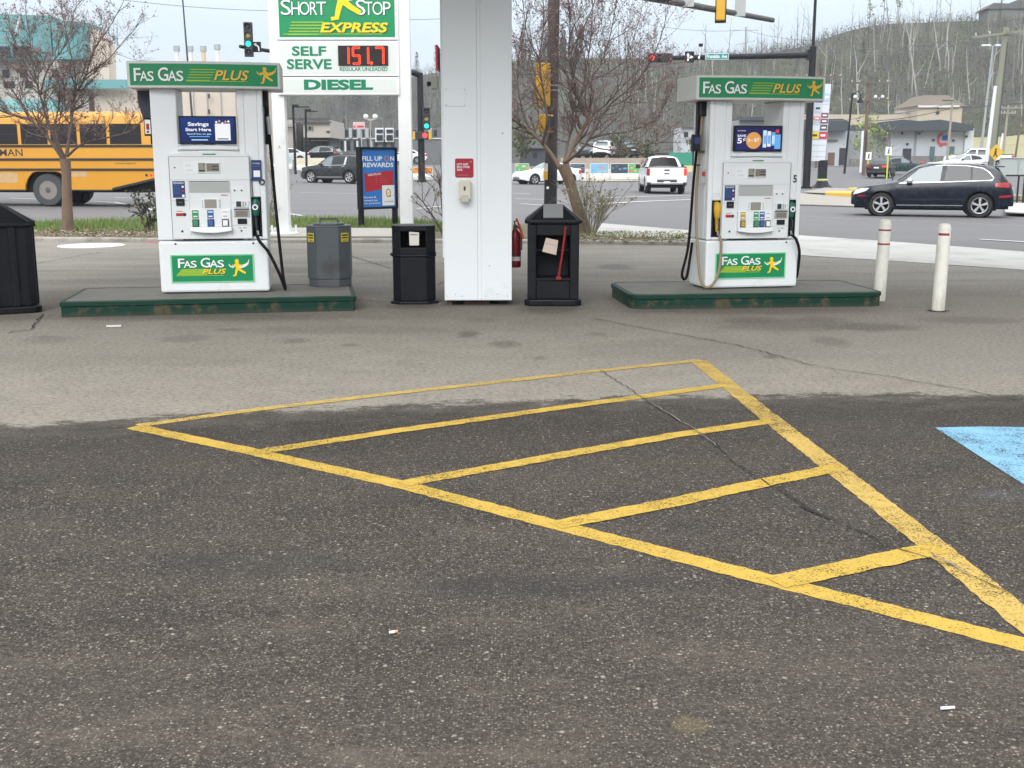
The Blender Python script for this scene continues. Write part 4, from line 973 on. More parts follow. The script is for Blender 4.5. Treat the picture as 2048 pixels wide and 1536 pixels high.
def seg7(ch, a, b):
    q = MB()
    x0, x1, z0, z1 = sx(a, 112), sx(b, 112), sz(129), sz(97.5); zm = (z0 + z1) / 2; w_ = .045; y_ = yb - .034
    S_ = {'a': [(x0, z1), (x1, z1)], 'f': [(x0, z1), (x0, zm)], 'g': [(x0, zm), (x1, zm)], 'b': [(x1, z1), (x1, zm)], 'c': [(x1, zm), (x1, z0)], 'd': [(x0, z0), (x1, z0)], 'e': [(x0, zm), (x0, z0)]}
    for i, k in enumerate(SEG[ch]):
        (a_, b_), (c_, d_) = S_[k]; n = 6
        for j in range(n):
            u, v = a_ + (c_ - a_) * (j + .5) / n, b_ + (d_ - b_) * (j + .5) / n; q.disc(u, v, .022, y_ - .0003 * i, 0, 10)
    q.build('digit', M_led, lb)
seg7('1', 694, 700); seg7('5', 709, 722); seg7('1', 732, 739); seg7('7', 754, 769)
q = MB(); q.disc(sx(745.5, 126), sz(128), .03, yb - .036, 0); q.build('decimal_point', M_led, lb)

# ------------------------------------------------------------------ rewards poster on two legs
pl, pr_ = flat(729, 450, .1), flat(786, 443.5, .1)
d = (pr_ - pl); ang = math.atan2(d.y, d.x) * .62
PL = 25.7; cpos = at(757, 447, PL)
t = thing('poster_stand', 'black framed blue poster board on two legs standing in the grass', 'poster', (cpos.x, PL, .05), ang)
Wd = .86 / math.cos(ang) * .90; ww = Wd / 2
z0, z1 = at(757, 418, PL).z - .05, at(757, 294, PL).z - .05
q = MB(); q.box(-ww, -ww + .06, -.10, .06, z0, z1); q.box(ww - .045, ww, -.06, .06, z0, z1); q.box(-ww + .0605, ww - .0455, -.06, .06, z1 - .05, z1); q.box(-ww + .0605, ww - .0455, -.06, .06, z0, z0 + .05)
q.box(-ww + .0605, ww - .0455, -.02, .05, z0 + .0502, z1 - .0502)
fo = q.build('frame', M_blackmetal, t, bevel=.01)
for s_ in (-1, 1):
    q = MB(); q.box(s_ * (ww - .06) - .05, s_ * (ww - .06) + .05, -.05, .05, -.05, z0 - .001); q.build('leg', M_blackmetal, t, bevel=.008)
M_pblue = pm('poster_blue', (.03, .19, .58), .35, var=.06); M_pred = pm('poster_red', (.48, .02, .035), .35, var=.06)
def PX(u): return -ww + .06 + (2 * ww - .105) * u
def PZ(v): return z0 + .05 + (z1 - z0 - .1) * v
q = MB(); y_ = -.0215; q.rect(PX(.0), PX(1), PZ(0), PZ(1), y_, 0)
q.text('FILL UP', PX(.05), PX(.62), PZ(.80), PZ(.88), y_ - .002, 1, .03); q.text('N', PX(.86), PX(.97), PZ(.80), PZ(.88), y_ - .002, 1, .03)
a = [(PX(.755) + .055 * math.cos(R(20 * i)), y_ - .002, PZ(.84) + .055 * math.sin(R(20 * i))) for i in range(19)]
q.stroke([(p_[0], p_[2]) for p_ in a], .022, y_ - .002, 3); q.text('REWARDS', PX(.07), PX(.95), PZ(.69), PZ(.77), y_ - .002, 1, .03)
q.poly([(PX(.10), y_ - .002, PZ(.575)), (PX(.12), y_ - .002, PZ(.26)), (PX(.95), y_ - .002, PZ(.34)), (PX(.93), y_ - .002, PZ(.64))][::-1], 2)
q.M = Matrix.Translation((PX(.2), y_ - .004, PZ(.535))) @ Matrix.Rotation(R(-5), 4, 'Y'); q.text('AEROPLAN', 0, .36, 0, .05, 0, 1, .01); q.M = None
for k in range(4): q.rect(PX(.42), PX(.46), PZ(.42 + .035 * k), PZ(.435 + .035 * k), y_ - .004, 4); q.rect(PX(.52), PX(.8 - .04 * k), PZ(.425 + .035 * k), PZ(.43 + .035 * k), y_ - .004, 4)
q.rect(PX(.60), PX(.96), PZ(.02), PZ(.375), y_ - .005, 1); q.stroke([(PX(.78) + .055 * math.cos(R(20 * i)), PZ(.24) + .085 * math.sin(R(20 * i))) for i in range(19)], .03, y_ - .007, 3); q.disc(PX(.78), PZ(.24), .022, y_ - .007, 5)
q.text('JOURNIE', PX(.66), PX(.92), PZ(.07), PZ(.10), y_ - .007, 6, .0)
for k, s_ in enumerate(('Donate &', 'reward on', 'the partners!')): q.text(s_, PX(.07), PX((.42, .46, .54)[k]), PZ(.155 - .055 * k), PZ(.19 - .055 * k), y_ - .003, 1, .01)
q.build('poster', [M_pblue, M_ltr, M_pred, pm('poster_orange', (.6, .28, .08), .4), pm('poster_pink', (.5, .14, .16), .4), M_yel, M_stkb], fo)

# ------------------------------------------------------------------ traffic signals
M_sigy = pm('signal_yellow', (.62, .34, .02), .45, var=.1, scale=3); M_sigb = pm('signal_black', (.02, .021, .023), .5)
M_lg = pm('lamp_green', (.02, .7, .5), .3, emit=1.2, ecol=(.03, .9, .62)); M_lr = pm('lamp_red', (.8, .03, .03), .3, emit=1.4, ecol=(1, .05, .05)); M_lo = pm('lamp_off_amber', (.42, .36, .12), .3); M_loff = pm('lamp_off', (.06, .03, .03), .3)
def signal(label, loc, rz, lamps, body, parent_pole=None, roll=0.0, back=False, size=.36):
    """three-lamp head; facing -Y locally"""
    t = thing('traffic_light', label, 'traffic light', loc, rz, 'traffic lights')
    t.rotation_euler = (0, roll, rz)
    n = len(lamps); h = size * n
    q = MB(); q.box(-size * .5, size * .5, -.08, .12, -h / 2, h / 2); q.build('housing', body, t, bevel=.03)
    if back is not None:
        q = MB(); q.box(-size * .62, size * .62, .0, .02, -h / 2 - .05, h / 2 + .05) if back else q.box(-size * .55, size * .55, .121, .135, -h / 2, h / 2); q.build('backplate', M_sigb, t)
    for i, mt in enumerate(lamps):
        z = h / 2 - size * (i + .5); q = MB()
        q.lathe([(0, -.11), (size * .28, -.105), (size * .33, -.081)], 18, axis='y', c=(0, 0, z)); q.build('lamp', mt, t, smooth=60)
        v = []; 
        for k in range(11):
            a = R(-10 + 20 * k); v += [(size * .38 * math.cos(a), -.081, z + size * .38 * math.sin(a)), (size * .36 * math.cos(a), -.26, z + size * .36 * math.sin(a))]
        q = MB(); q.add(v, [(2 * j, 2 * j + 2, 2 * j + 3, 2 * j + 1) for j in range(10)]); q.build('visor', body, t)
    return t
def pole(name, label, cat, base, top, r0, r1, mat, group=None, n=12):
    q = MB(); q.tube([base, Vector(base).lerp(Vector(top), .5), top], [r0, (r0 + r1) / 2, r1], n); return tag(q.build(name, mat, smooth=60), label, cat, group)
# near corner pole with the mast arm over the junction
def corner_pole_mat():
    m, nt, b = newmat('corner_pole_paint'); x = NX(nt); p = x.coord(); Z = x.sep(p)[2]
    n = x.noise(x.scale(p, 2, 2, .6), 6, 6, .7); c = x.mix(n, (.035, .03, .03), (.115, .09, .085))
    c = x.mix(x.rng(x.math('ADD', Z, x.math('MULTIPLY', n, .6)), 2.2, 1.5), c, (.012, .014, .018)); nt.links.new(c, b.inputs['Base Color']); b.inputs['Roughness'].default_value = .6; return m
NP = at(1100, 440, 25); NPb = Vector((NP.x, 25, 0)); npx = NP.x
t = thing('signal_pole', 'thick black pole behind the bare crabapple with yellow signals and a long overhead arm', 'signal pole', (npx, 25, 0))
q = MB(); q.tube([(0, 0, 0), (.03, 0, 3), (.06, 0, 5.6)], [.145, .13, .125], 16); q.build('shaft', corner_pole_mat(), t, smooth=60)
q = MB(); q.tube([(.05, 0, 5.25), (2.36, 1.58, 5.1), (4.1, 2.75, 4.98), (5.55, 3.72, 4.88)], [.10, .085, .07, .06], 10); q.build('mast_arm', pm('weathered_arm', (.085, .085, .08), .5), t, smooth=60)
for z in (2.98, 3.08):
    q = MB(); q.lathe([(.137, z), (.137, z + .025)], 16, c=(.03, 0, 0)); q.build('clamp', M_steel, t)
q = MB(); q.box(-.15, -.06, -.17, -.12, 1.15, 1.45); q.build('button_plate', pm('button_plate', (.62, .61, .56), .5), t)
q = MB(); q.box(-.15, -.06, -.20, -.171, 1.10, 1.28); q.lathe([(.0, -.215), (.025, -.21), (.03, -.2)], 10, axis='y', c=(-.105, 0, 1.2)); q.build('push_button', M_sigy, t, bevel=.01)
q = MB(); q.disc(-.06, .93, .03, -.15, 0); q.build('sticker', M_ltr, t)
a = at(1086, 170, 24.8); signal('yellow traffic light seen from behind on the thick black pole among crabapple twigs', tuple(a), R(150), [M_loff] * 3, M_sigy, back=None, size=.30)
a = at(1093, 247, 24.8)
t = thing('walk_signal', 'yellow pedestrian signal box on the thick black pole below the yellow traffic light', 'pedestrian signal', tuple(a), R(60))
q = MB(); q.box(-.2, .2, -.1, .12, -.19, .19); q.build('housing', M_sigy, t, bevel=.03); q = MB(); q.rect(-.16, .16, -.15, .15, -.102, 0); q.build('face', M_sigb, t)
q = MB(); q.box(.21, .36, -.05, .05, -.16, .16); q.build('side_housing', M_sigy, t, bevel=.02)
def arm_pt(s): return Vector((npx + .05, 25, 5.25)).lerp(Vector((npx + 5.55, 28.72, 4.88)), s)
def arm_at(px):
    best = min((abs((lambda v: 1024 + FPX * v.x / (v.y * CT - (v.z - CH) * ST))(arm_pt(k / 200)) - px), k / 200) for k in range(201)); return arm_pt(best[1])
a = arm_at(1440); signal('yellow traffic light hanging from the end of the overhead arm', (a.x, a.y - .1, at(1440, 15, a.y).z), R(168), [M_loff] * 3, M_sigy, back=True, size=.21)
for px, lb in ((1375, 'grey sign back on the overhead arm left of the hanging yellow light'), (1478, 'grey sign back on the overhead arm right of the hanging yellow light')):
    a = arm_at(px); q = MB(); zb_ = at(px, 15 if px < 1400 else 34, a.y).z; q.box(a.x - .13, a.x + .13, a.y - .12, a.y - .10, zb_, zb_ + .62); tag(q.build('sign_back', pm('sign_back_grey', (.40, .41, .40), .5, .3), bevel=.005), lb, 'sign')
a = arm_at(1318); q = MB(); q.box(a.x - .3, a.x + .25, a.y - .2, a.y + .1, a.z - .02, a.z + .45)
tag(q.build('camera_housing', M_sigb), 'dark box on the overhead arm at the top edge of the photo', 'signal')
# far right signal pole
FR = gp(1612, 377); 
t = thing('signal_pole', 'tall black signal pole beside the numbered pump carrying a street name sign', 'signal pole', tuple(FR))
ztop = 13.5; az = at(1600, 110, FR.y).z - FR.z
q = MB(); q.tube([(0, 0, 0), (0, 0, az + .5), (.0, 0, az + .55), (0, 0, ztop)], [.24, .21, .10, .08], 16); q.box(-.32, .28, -.32, .3, 0, .12); q.build('shaft', M_blackmetal, t, smooth=50)
e_ = at(1292, 117, FR.y - 3)
q = MB(); q.tube([(-.1, 0, az), (e_.x - FR.x, e_.y - FR.y, e_.z - FR.z)], [.20, .13], 12); q.box(-.36, -.16, -.25, .25, az - .3, az + .3); q.build('mast_arm', M_blackmetal, t, smooth=50)
def fra(px, dz=0):
    A = Vector((FR.x - .1, FR.y, FR.z + az)); B = e_
    k = min((abs((lambda v: 1024 + FPX * v.x / (v.y * CT - (v.z - CH) * ST))(A.lerp(B, i / 300)) - px), i / 300) for i in range(301))[1]; v = A.lerp(B, k); return Vector((v.x, v.y - .36, v.z + dz))
a = fra(1318); signal('sideways traffic light showing red at the end of the far black arm', tuple(a), 0, [M_lr, M_loff, M_loff], M_sigb, roll=R(-90), size=.48)
a = fra(1377); q = MB(); q.M = Matrix.Translation(a) @ Matrix.Scale(1.15, 4); q.box(-.24, .24, -.02, .02, -.28, .28, 0); q.stroke([(-.08, -.2), (-.08, .1)], .07, -.022, 1); q.poly([(-.17, -.022, .08), (.01, -.022, .08), (-.08, -.022, .22)], 1); q.stroke([(-.07, -.12), (.0, -.02), (.06, .0)], .06, -.0225, 1); q.poly([(.05, -.0228, -.09), (.2, -.0228, .0), (.05, -.0228, .09)], 1)
tag(q.build('lane_sign', [M_black, M_ltr]), 'black square lane sign with white straight and right arrows on the far arm', 'sign')
a = fra(1432); wd_ = .70
q = MB(); q.M = Matrix.Translation(a); q.box(-wd_, wd_, -.02, .02, -.17, .17, 0); q.rect(-wd_ + .02, wd_ - .02, -.15, .15, -.0215, 1); q.text('Franklin', -.62, .16, -.09, .11, -.023, 2, .015); q.text('Ave', .28, .60, -.09, .11, -.023, 2, .015)
tag(q.build('street_sign', [M_ltr, pm('street_green', (.0, .22, .19), .4), M_ltr]), 'green street name sign reading Franklin Ave on the far black arm', 'street sign')
a = fra(1398); q = MB(); q.tube([(a.x, a.y + .25, a.z), (a.x + .05, a.y + .25, a.z + .62)], .03, 6, 1); q.box(a.x - .05, a.x + .16, a.y + .12, a.y + .4, a.z + .62, a.z + .78, 0); q.box(a.x - .10, a.x + .0, a.y + .1, a.y + .3, a.z - .10, a.z + .06, 1)
tag(q.build('detector_camera', [M_black, M_ltr]), 'small camera on a white stem above the lane sign on the far arm', 'camera')
# left junction pole and its arm towards us
LY = 76.0; LP = Vector((pxx(843, LY), LY, G(pxx(843, LY), LY)))
t = thing('signal_pole', 'black signal pole showing green right of the price sign', 'signal pole', tuple(LP))
zl = at(842, 146, LY).z - LP.z; ar = at(480, 93, LY - 14)
q = MB(); q.tube([(0, 0, 0), (-.01, 0, zl)], [.24, .2], 14); q.box(-.3, .3, -.3, .3, 0, .1); q.build('shaft', M_blackmetal, t, smooth=50)
q = MB(); q.tube(crom([(0, 0, zl - .25), (-.1, -.02, zl - .05), (-.5, -.4, zl)], 5) + [(ar.x - LP.x, ar.y - LY, ar.z - LP.z)], [.2] * 10 + [.2, .09], 12) if False else q.tube([(.0, 0, zl - .15), (-.4, -.25, zl), (ar.x - LP.x, ar.y - LY, ar.z - LP.z)], [.2, .2, .09], 12); q.build('mast_arm', M_blackmetal, t, smooth=50)
a = at(852, 237, LY - .3); signal('traffic light showing green on the black pole right of the price sign', (a.x + .02, a.y, a.z), R(8), [M_loff, M_lo, M_lg], M_sigb, size=42 / 3 * LY / FPX)
a = at(844, 271, LY - .4)
t = thing('walk_signal', 'pedestrian signal with a red hand below the green light on the far pole', 'pedestrian signal', tuple(a), 0)
q = MB(); q.box(-.42, .42, -.1, .2, -.24, .24); q.build('housing', M_sigb, t, bevel=.02); q = MB(); q.disc(.2, 0, .17, -.102, 0, 8); q.build('hand_light', M_lr, t)
for s_ in (-1, 1):
    q = MB(); q.box(s_ * .52 - .08, s_ * .52 + .08, -.12, .2, -.26, .26); q.build('side_bracket', M_sigy, t, bevel=.02)
def lfa(px):
    A = Vector((LP.x - .4, LY - .25, LP.z + zl)); B = ar
    k = min((abs((lambda v: 1024 + FPX * v.x / (v.y * CT - (v.z - CH) * ST))(A.lerp(B, i / 300)) - px), i / 300) for i in range(301))[1]; return A.lerp(B, k)
a = lfa(499); pxm = FPX / (a.y * CT - (a.z - CH) * ST); signal('traffic light showing green between the left pump and the price sign', (a.x, a.y - .3, at(499, 79, a.y - .3).z), R(6), [M_loff, M_lo, M_lg, M_loff], M_sigb, size=66 / 4 / pxm)
a = lfa(516); q = MB(); q.M = Matrix.Translation((a.x, a.y - .3, at(517, 94, a.y - .3).z)) @ Matrix.Scale(10 / pxm / .28, 4); q.box(-.24, .24, -.02, .02, -.28, .28, 0); q.stroke([(.12, -.22), (.10, .0), (-.02, .12)], .08, -.022, 1); q.poly([(-.02, -.0225, .24), (-.2, -.0225, .14), (-.02, -.0225, .02)], 1)
tag(q.build('lane_sign', [M_black, M_ltr]), 'black lane sign with a white left arrow beside the left green light', 'sign')
# ------------------------------------------------------------------ vehicles
M_glass = glass('car_glass', (.012, .016, .019), .05, spec=.45); M_glassl = glass('car_glass_light', (.16, .20, .21), .05)
M_tyre = pm('tyre', (.018, .018, .019), .8, var=.2); M_rim = pm('alloy', (.55, .56, .57), .3, .7, var=.05); M_rimd = pm('alloy_dark', (.10, .10, .11), .4, .5)
M_well = pm('wheel_well', (.006, .006, .006), .9); M_trim = pm('black_trim', (.02, .021, .023), .5)
M_tail = pm('tail_lamp', (.35, .008, .012), .2, coat=.4); M_head = pm('head_lamp', (.62, .65, .68), .12, var=.05); M_plate = pm('number_plate', (.7, .7, .68), .5)
M_tailon = pm('tail_lamp_lit', (.6, .03, .02), .2, emit=.6, ecol=(1, .06, .03))
def wheel(t, x, y, z, r, wd, side, spokes=5, rim=M_rim, dark=False):
    q = MB(); rr = r * .70
    q.lathe([(rr, -wd / 2), (r * .93, -wd / 2), (r, -wd * .32), (r, wd * .32), (r * .93, wd / 2), (rr, wd / 2), (rr * .96, wd * .3), (rr * .96, -wd * .3)], 28, axis='y', cap=False)
    w_ = q.build('wheel', M_tyre, t, smooth=40); w_.location = (x, y, z)
    q = MB(); yo = side * wd * .40
    q.lathe([(rr * .96, yo * .2), (rr, yo), (rr * .93, yo * 1.12), (rr * .86, yo)], 28, axis='y', cap=False)
    for k in range(spokes):
        a = 2 * math.pi * k / spokes + .3
        for sp_ in ((-.11, .11),):
            v = []
            for (rad, hw) in ((rr * .16, .5), (rr * .9, 1.0)):
                for s_ in (-1, 1):
                    aa = a + s_ * math.asin(min(.9, rr * .17 * hw / rad)); v += [(rad * math.cos(aa), yo * 1.08, rad * math.sin(aa)), (rad * math.cos(aa), yo * .7, rad * math.sin(aa))]
            q.add(v, [(0, 2, 6, 4), (0, 4, 5, 1), (2, 3, 7, 6), (4, 6, 7, 5)])
    q.lathe([(0, yo * 1.15), (rr * .2, yo * 1.12), (rr * .22, yo * .8)], 14, axis='y'); q.build('rim', rim, w_, smooth=40)
    q = MB(); q.lathe([(0, yo * .35), (rr * .95, yo * .35)], 20, axis='y'); q.build('hub', M_well, w_)
    return w_
def car(name, label, cat, loc, heading, S, paint, group=None, wheels=True, near=True):
    """S: profile of one vehicle; local x runs from the front bumper (0) to the back (L), y across"""
    Ln, W = S['L'], S['W']; t = thing(name, label, cat, loc, 0, group)
    t.rotation_euler = (0, 0, heading)
    hw = W / 2; axf, axr, tr = S['axf'], S['axr'], S['tr']; sill = S.get('sill', .26); ar_ = tr * 1.17
    pf, prr = S.get('pf', .30), S.get('pr', .22)
    def plan(x):
        a = max(0, 1 - x / .75); b = max(0, 1 - (Ln - x) / .55); return 1 - pf * a ** 2.4 - prr * b ** 2.4
    def zt(x): return lerp_tab(S['top'], x)
    def zb(x): return lerp_tab(S['belt'], x)
    def zbot(x):
        z = sill + .10 * max(0, 1 - x / .4) + .12 * max(0, 1 - (Ln - x) / .5)
        for a in (axf, axr):
            if abs(x - a) < ar_: z = max(z, tr + math.sqrt(ar_ ** 2 - (x - a) ** 2))
        return z
    tum = S.get('tum', .36)
    def ys(x, z):
        b = zb(x); w_ = hw * plan(x)
        if z <= b:
            k = (z - sill) / max(.1, b - sill); return w_ * (.965 + .035 * math.sin(min(1, max(0, k)) * math.pi * .9) - .045 * max(0, k - .75) * 4 * .5)
        return w_ * .947 - tum * (z - b) - .18 * max(0, z - b - .25) ** 2
    N = 110; cols = sorted(set([Ln * i / N for i in range(N + 1)] + [a + s_ * ar_ * k for a in (axf, axr) for s_ in (-1, 1) for k in (.999, .98, .93, .85, .7, .5, .25, 0)]))
    v = []; nl, ng, ntp = 6, 6, 6; ring = nl + ng + ntp
    for x in cols:
        b0, b1, T = zbot(x), zb(x), max(zb(x) + .01, zt(x)); b1 = max(b1, b0 + .05); T = max(T, b1 + .01)
        ze = T - min(.10, (T - b1) * .55) ; pts = []
        for i in range(nl): z = b0 + (b1 - b0) * i / (nl - 1); pts.append((ys(x, z), z))
        for i in range(1, ng + 1): z = b1 + (ze - b1) * i / ng; pts.append((ys(x, z), z))
        ye = pts[-1][0]
        for i in range(1, ntp + 1):
            k = i / ntp; pts.append((ye * (1 - k), ze + (T - ze) * (1 - (1 - k) ** 2.6) ** (1 / 1.6)))
        v.append(pts)
    n = ring; V = []; 
    for x, pts in zip(cols, v):
        V += [(x, -p_[0], p_[1]) for p_ in pts] + [(x, p_[0], p_[1]) for p_ in pts[-2::-1]]
    m = 2 * n - 1; F = []
    for i in range(len(cols) - 1):
        for j in range(m - 1): F.append((i * m + j, i * m + j + 1, (i + 1) * m + j + 1, (i + 1) * m + j))
    F += [tuple(range(m - 1, -1, -1)), tuple((len(cols) - 1) * m + j for j in range(m))]
    q = MB(); q.add(V, F); body = q.build('body', paint, t, smooth=32)
    q = MB(); q.box(axf - ar_ - .05, axr + ar_ + .05, -hw + .16, hw - .16, sill - .06, .70); q.box(.1, Ln - .12, -hw * .68, hw * .68, sill - .02, sill + .25); q.build('underbody', M_well, t)
    def side(pts, name, mat, off=.006, both=True, sub=5, parent=None):
        res = []
        for a, b in zip(pts, pts[1:] + pts[:1]):
            for i in range(sub): res.append((a[0] + (b[0] - a[0]) * i / sub, a[1] + (b[1] - a[1]) * i / sub))
        outs = []
        for s_ in ((-1, 1) if both else (-1,)):
            # split into vertical columns so that the sheet follows the body
            xs_ = [p_[0] for p_ in res]; x0, x1 = min(xs_), max(xs_); K = max(4, int((x1 - x0) / .06)); q = MB(); vv = []
            for k in range(K + 1):
                xx = x0 + (x1 - x0) * (k / K); xx = min(max(xx, x0 + 1e-4), x1 - 1e-4); zs_ = []
                for a, b in zip(pts, pts[1:] + pts[:1]):
                    if (a[0] - xx) * (b[0] - xx) <= 0 and a[0] != b[0]: zs_.append(a[1] + (b[1] - a[1]) * (xx - a[0]) / (b[0] - a[0]))
                lo, hi = (min(zs_), max(zs_)) if zs_ else (res[0][1], res[0][1])
                for r_ in range(5): z = lo + (hi - lo) * r_ / 4; vv.append((xx, s_ * (ys(xx, z) + off), z))
            fs = [(k * 5 + r_, (k + 1) * 5 + r_, (k + 1) * 5 + r_ + 1, k * 5 + r_ + 1) for k in range(K) for r_ in range(4)]
            if s_ > 0: fs = [f_[::-1] for f_ in fs]
            q.add(vv, fs); o = q.build(name, mat, parent or t, smooth=60); outs.append(o)
        return outs
    def topq(xa, xb, inset, name, mat, lift=.008, zlo=None):
        q = MB(); vv = []; K = 8
        for k in range(K + 1):
            x = xa + (xb - xa) * k / K; T = zt(x); b1 = zb(x); ze = T - min(.10, (T - b1) * .55); ye = ys(x, ze) * inset
            dx = (zt(x + .02) - zt(x - .02)) / .04; nn = Vector((-dx, 0, 1)).normalized() * lift
            for r_ in range(-4, 5):
                u = abs(r_) / 4 * inset; z = ze + (T - ze) * (1 - u ** 2.6) ** (1 / 1.6) if u < 1 else ze
                vv.append((x + nn.x, r_ / 4 * ye, z + nn.z))
        q.add(vv, [(k * 9 + r_, (k + 1) * 9 + r_, (k + 1) * 9 + r_ + 1, k * 9 + r_ + 1) for k in range(K) for r_ in range(8)]); return q.build(name, mat, t, smooth=60)
    for g_ in S.get('side', []): side(g_[1], g_[0], g_[2])
    for g_ in S.get('tops', []): topq(*g_)
    for a in (axf, axr):
        for s_ in (-1, 1):
            wheel(t, a, s_ * (hw - S.get('tw', .235) / 2 - .02), tr, tr, S.get('tw', .235), s_, S.get('spokes', 5), S.get('rim', M_rim))
        for s_ in (-1, 1):
            q = MB(); q.lathe([(0, -.085), (ar_ * .985, -.085), (ar_ * .985, .085), (0, .085)], 24, axis='y', c=(a, s_ * (hw - .215), tr)); q.build('wheel_well', M_well, t)
    for g_ in S.get('boxes', []):
        q = MB(); q.box(*g_[1]); q.build(g_[0], g_[2], t, bevel=g_[3] if len(g_) > 3 else .01)
    if S.get('arch'):
        for a in (axf, axr):
            q = MB(); vv = []
            for s_ in (-1, 1):
                base = len(vv)
                for k in range(19):
                    an = R(-4 + 188 * k / 18)
                    for rr_, o_ in ((ar_, .008), (ar_ + .06, .010)):
                        xx, z = a + rr_ * math.cos(an), tr + rr_ * math.sin(an); z = max(z, sill); vv.append((xx, s_ * (ys(min(Ln, max(0, xx)), z) + o_), z))
                q.f += [tuple(j + base for j in ((2 * k, 2 * k + 1, 2 * k + 3, 2 * k + 2))) for k in range(18)]; q.mi += [0] * 18
            q.v = [Vector(p_) for p_ in vv]; q.build('arch_trim', S['arch'], t, smooth=60)
    # move the origin to the middle
    for ch in t.children: ch.location.x -= Ln / 2
    return t
M_navyp = pm('car_navy', (.0045, .0085, .018), .25, var=.03, spec=.35); M_greyp = pm('car_graphite', (.026, .028, .032), .28, var=.03, spec=.4)
M_whitep = pm('car_white', (.72, .73, .74), .25, var=.02, coat=.2); M_darkp = pm('car_dark', (.014, .014, .018), .28, var=.03, spec=.35); M_tealp = pm('car_green', (.012, .035, .035), .25, coat=.25)
M_silver = pm('satin_trim', (.5, .51, .52), .3, .8, var=.03)
SUV = dict(L=4.68, W=1.9, axf=.90, axr=3.73, tr=.365, sill=.27, arch=None, tum=.40,
    top=[(0, .58), (.04, .74), (.16, .86), (.45, .95), (.9, 1.02), (1.20, 1.085), (1.29, 1.11), (1.60, 1.34), (1.91, 1.54), (2.18, 1.615), (2.70, 1.655), (3.3, 1.635), (3.8, 1.58), (4.15, 1.515), (4.22, 1.48), (4.40, 1.22), (4.52, 1.08), (4.62, .98), (4.67, .80), (4.68, .62)],
    belt=[(0, .50), (.05, .66), (.2, .82), (.6, .91), (1.4, 1.00), (2.6, 1.05), (3.8, 1.10), (4.3, 1.09), (4.55, .98), (4.68, .60)],
    side=[('window', [(1.48, 1.04), (1.97, 1.46), (2.30, 1.54), (2.62, 1.545), (2.60, 1.065)], M_glassl), ('window', [(2.68, 1.07), (2.70, 1.548), (3.25, 1.53), (3.42, 1.515), (3.42, 1.10)], M_glass), ('window', [(3.47, 1.105), (3.47, 1.51), (3.72, 1.465), (3.88, 1.38), (4.02, 1.20), (3.95, 1.125)], M_glass),
          ('window_trim', [(1.36, 1.008), (1.46, 1.038), (4.0, 1.122), (4.06, 1.19), (4.08, 1.19), (4.03, 1.104)], M_silver), ('window_trim', [(2.38, 1.55), (2.7, 1.572), (3.3, 1.552), (3.75, 1.487), (3.95, 1.36), (4.08, 1.19), (4.05, 1.19), (3.92, 1.36), (3.74, 1.472), (3.3, 1.537), (2.7, 1.556), (2.4, 1.54)], M_silver),
          ('headlight', [(.05, .66), (.09, .80), (.30, .86), (.52, .87), (.44, .78), (.20, .70)], M_head), ('taillight', [(4.12, .92), (4.12, 1.03), (4.40, 1.06), (4.60, 1.03), (4.64, .93), (4.5, .90)], M_tail), ('reflector', [(4.25, .60), (4.25, .66), (4.60, .68), (4.60, .62)], M_tail), ('side_marker', [(.20, .60), (.20, .64), (.42, .655), (.42, .615)], M_tail),
          ('door_line', [(1.52, .42), (1.50, 1.0), (1.507, 1.0), (1.527, .42)], M_well), ('door_line', [(2.64, .40), (2.64, 1.05), (2.648, 1.05), (2.648, .40)], M_well), ('door_line', [(3.44, .78), (3.60, 1.10), (3.607, 1.10), (3.447, .78)], M_well), ('sill_trim', [(1.35, .345), (1.35, .37), (3.25, .37), (3.25, .345)], M_silver), ('lower_crease', [(1.30, .50), (1.6, .55), (3.2, .57), (3.4, .52)], pm('car_navy_light', (.012, .018, .03), .3)),
          ('door_handle', [(2.40, .945), (2.40, .965), (2.60, .97), (2.60, .95)], M_trim), ('door_handle', [(3.38, .985), (3.38, 1.005), (3.56, 1.01), (3.56, .99)], M_trim)],
    tops=[(1.34, 2.03, .86, 'windscreen', M_glass), (4.24, 4.50, .84, 'rear_window', M_glassl)],
    boxes=[('mirror', (1.60, 1.78, -1.10, -.92, 1.02, 1.16), M_silver, .05), ('mirror', (1.60, 1.78, .92, 1.10, 1.02, 1.16), M_silver, .05), ('mirror_base', (1.62, 1.76, -1.0, -.90, .99, 1.02), M_trim), ('spoiler', (4.12, 4.38, -.58, .58, 1.50, 1.535), M_navyp, .015), ('number_plate', (4.665, 4.69, -.26, .26, .78, .90), M_plate), ('exhaust', (4.48, 4.70, -.72, -.46, .40, .48), M_chrome, .03), ('exhaust', (4.48, 4.70, .46, .72, .40, .48), M_chrome, .03), ('rear_diffuser', (4.45, 4.69, -.70, .70, .34, .52), M_trim, .03), ('grille', (-.01, .06, -.42, .42, .42, .74), M_trim, .03), ('roof_rail', (2.2, 3.9, -.56, -.53, 1.60, 1.63), M_silver), ('roof_rail', (2.2, 3.9, .53, .56, 1.60, 1.63), M_silver), ('antenna', (3.78, 3.98, -.03, .03, 1.58, 1.66), M_trim, .02)])
def place(px, py, Y=None):
    p_ = gp(px, py)
    return p_ if Y is None else Vector((at(px, py, Y).x, Y, G(at(px, py, Y).x, Y)))
p = gp(1876, 434)
navy = car('parked_suv', 'dark navy compact SUV side on in the street behind the white bollards', 'suv', tuple(p + Vector((0, .75, 0))), R(-18), SUV, M_navyp); navy.scale = (.945, .945, .945)
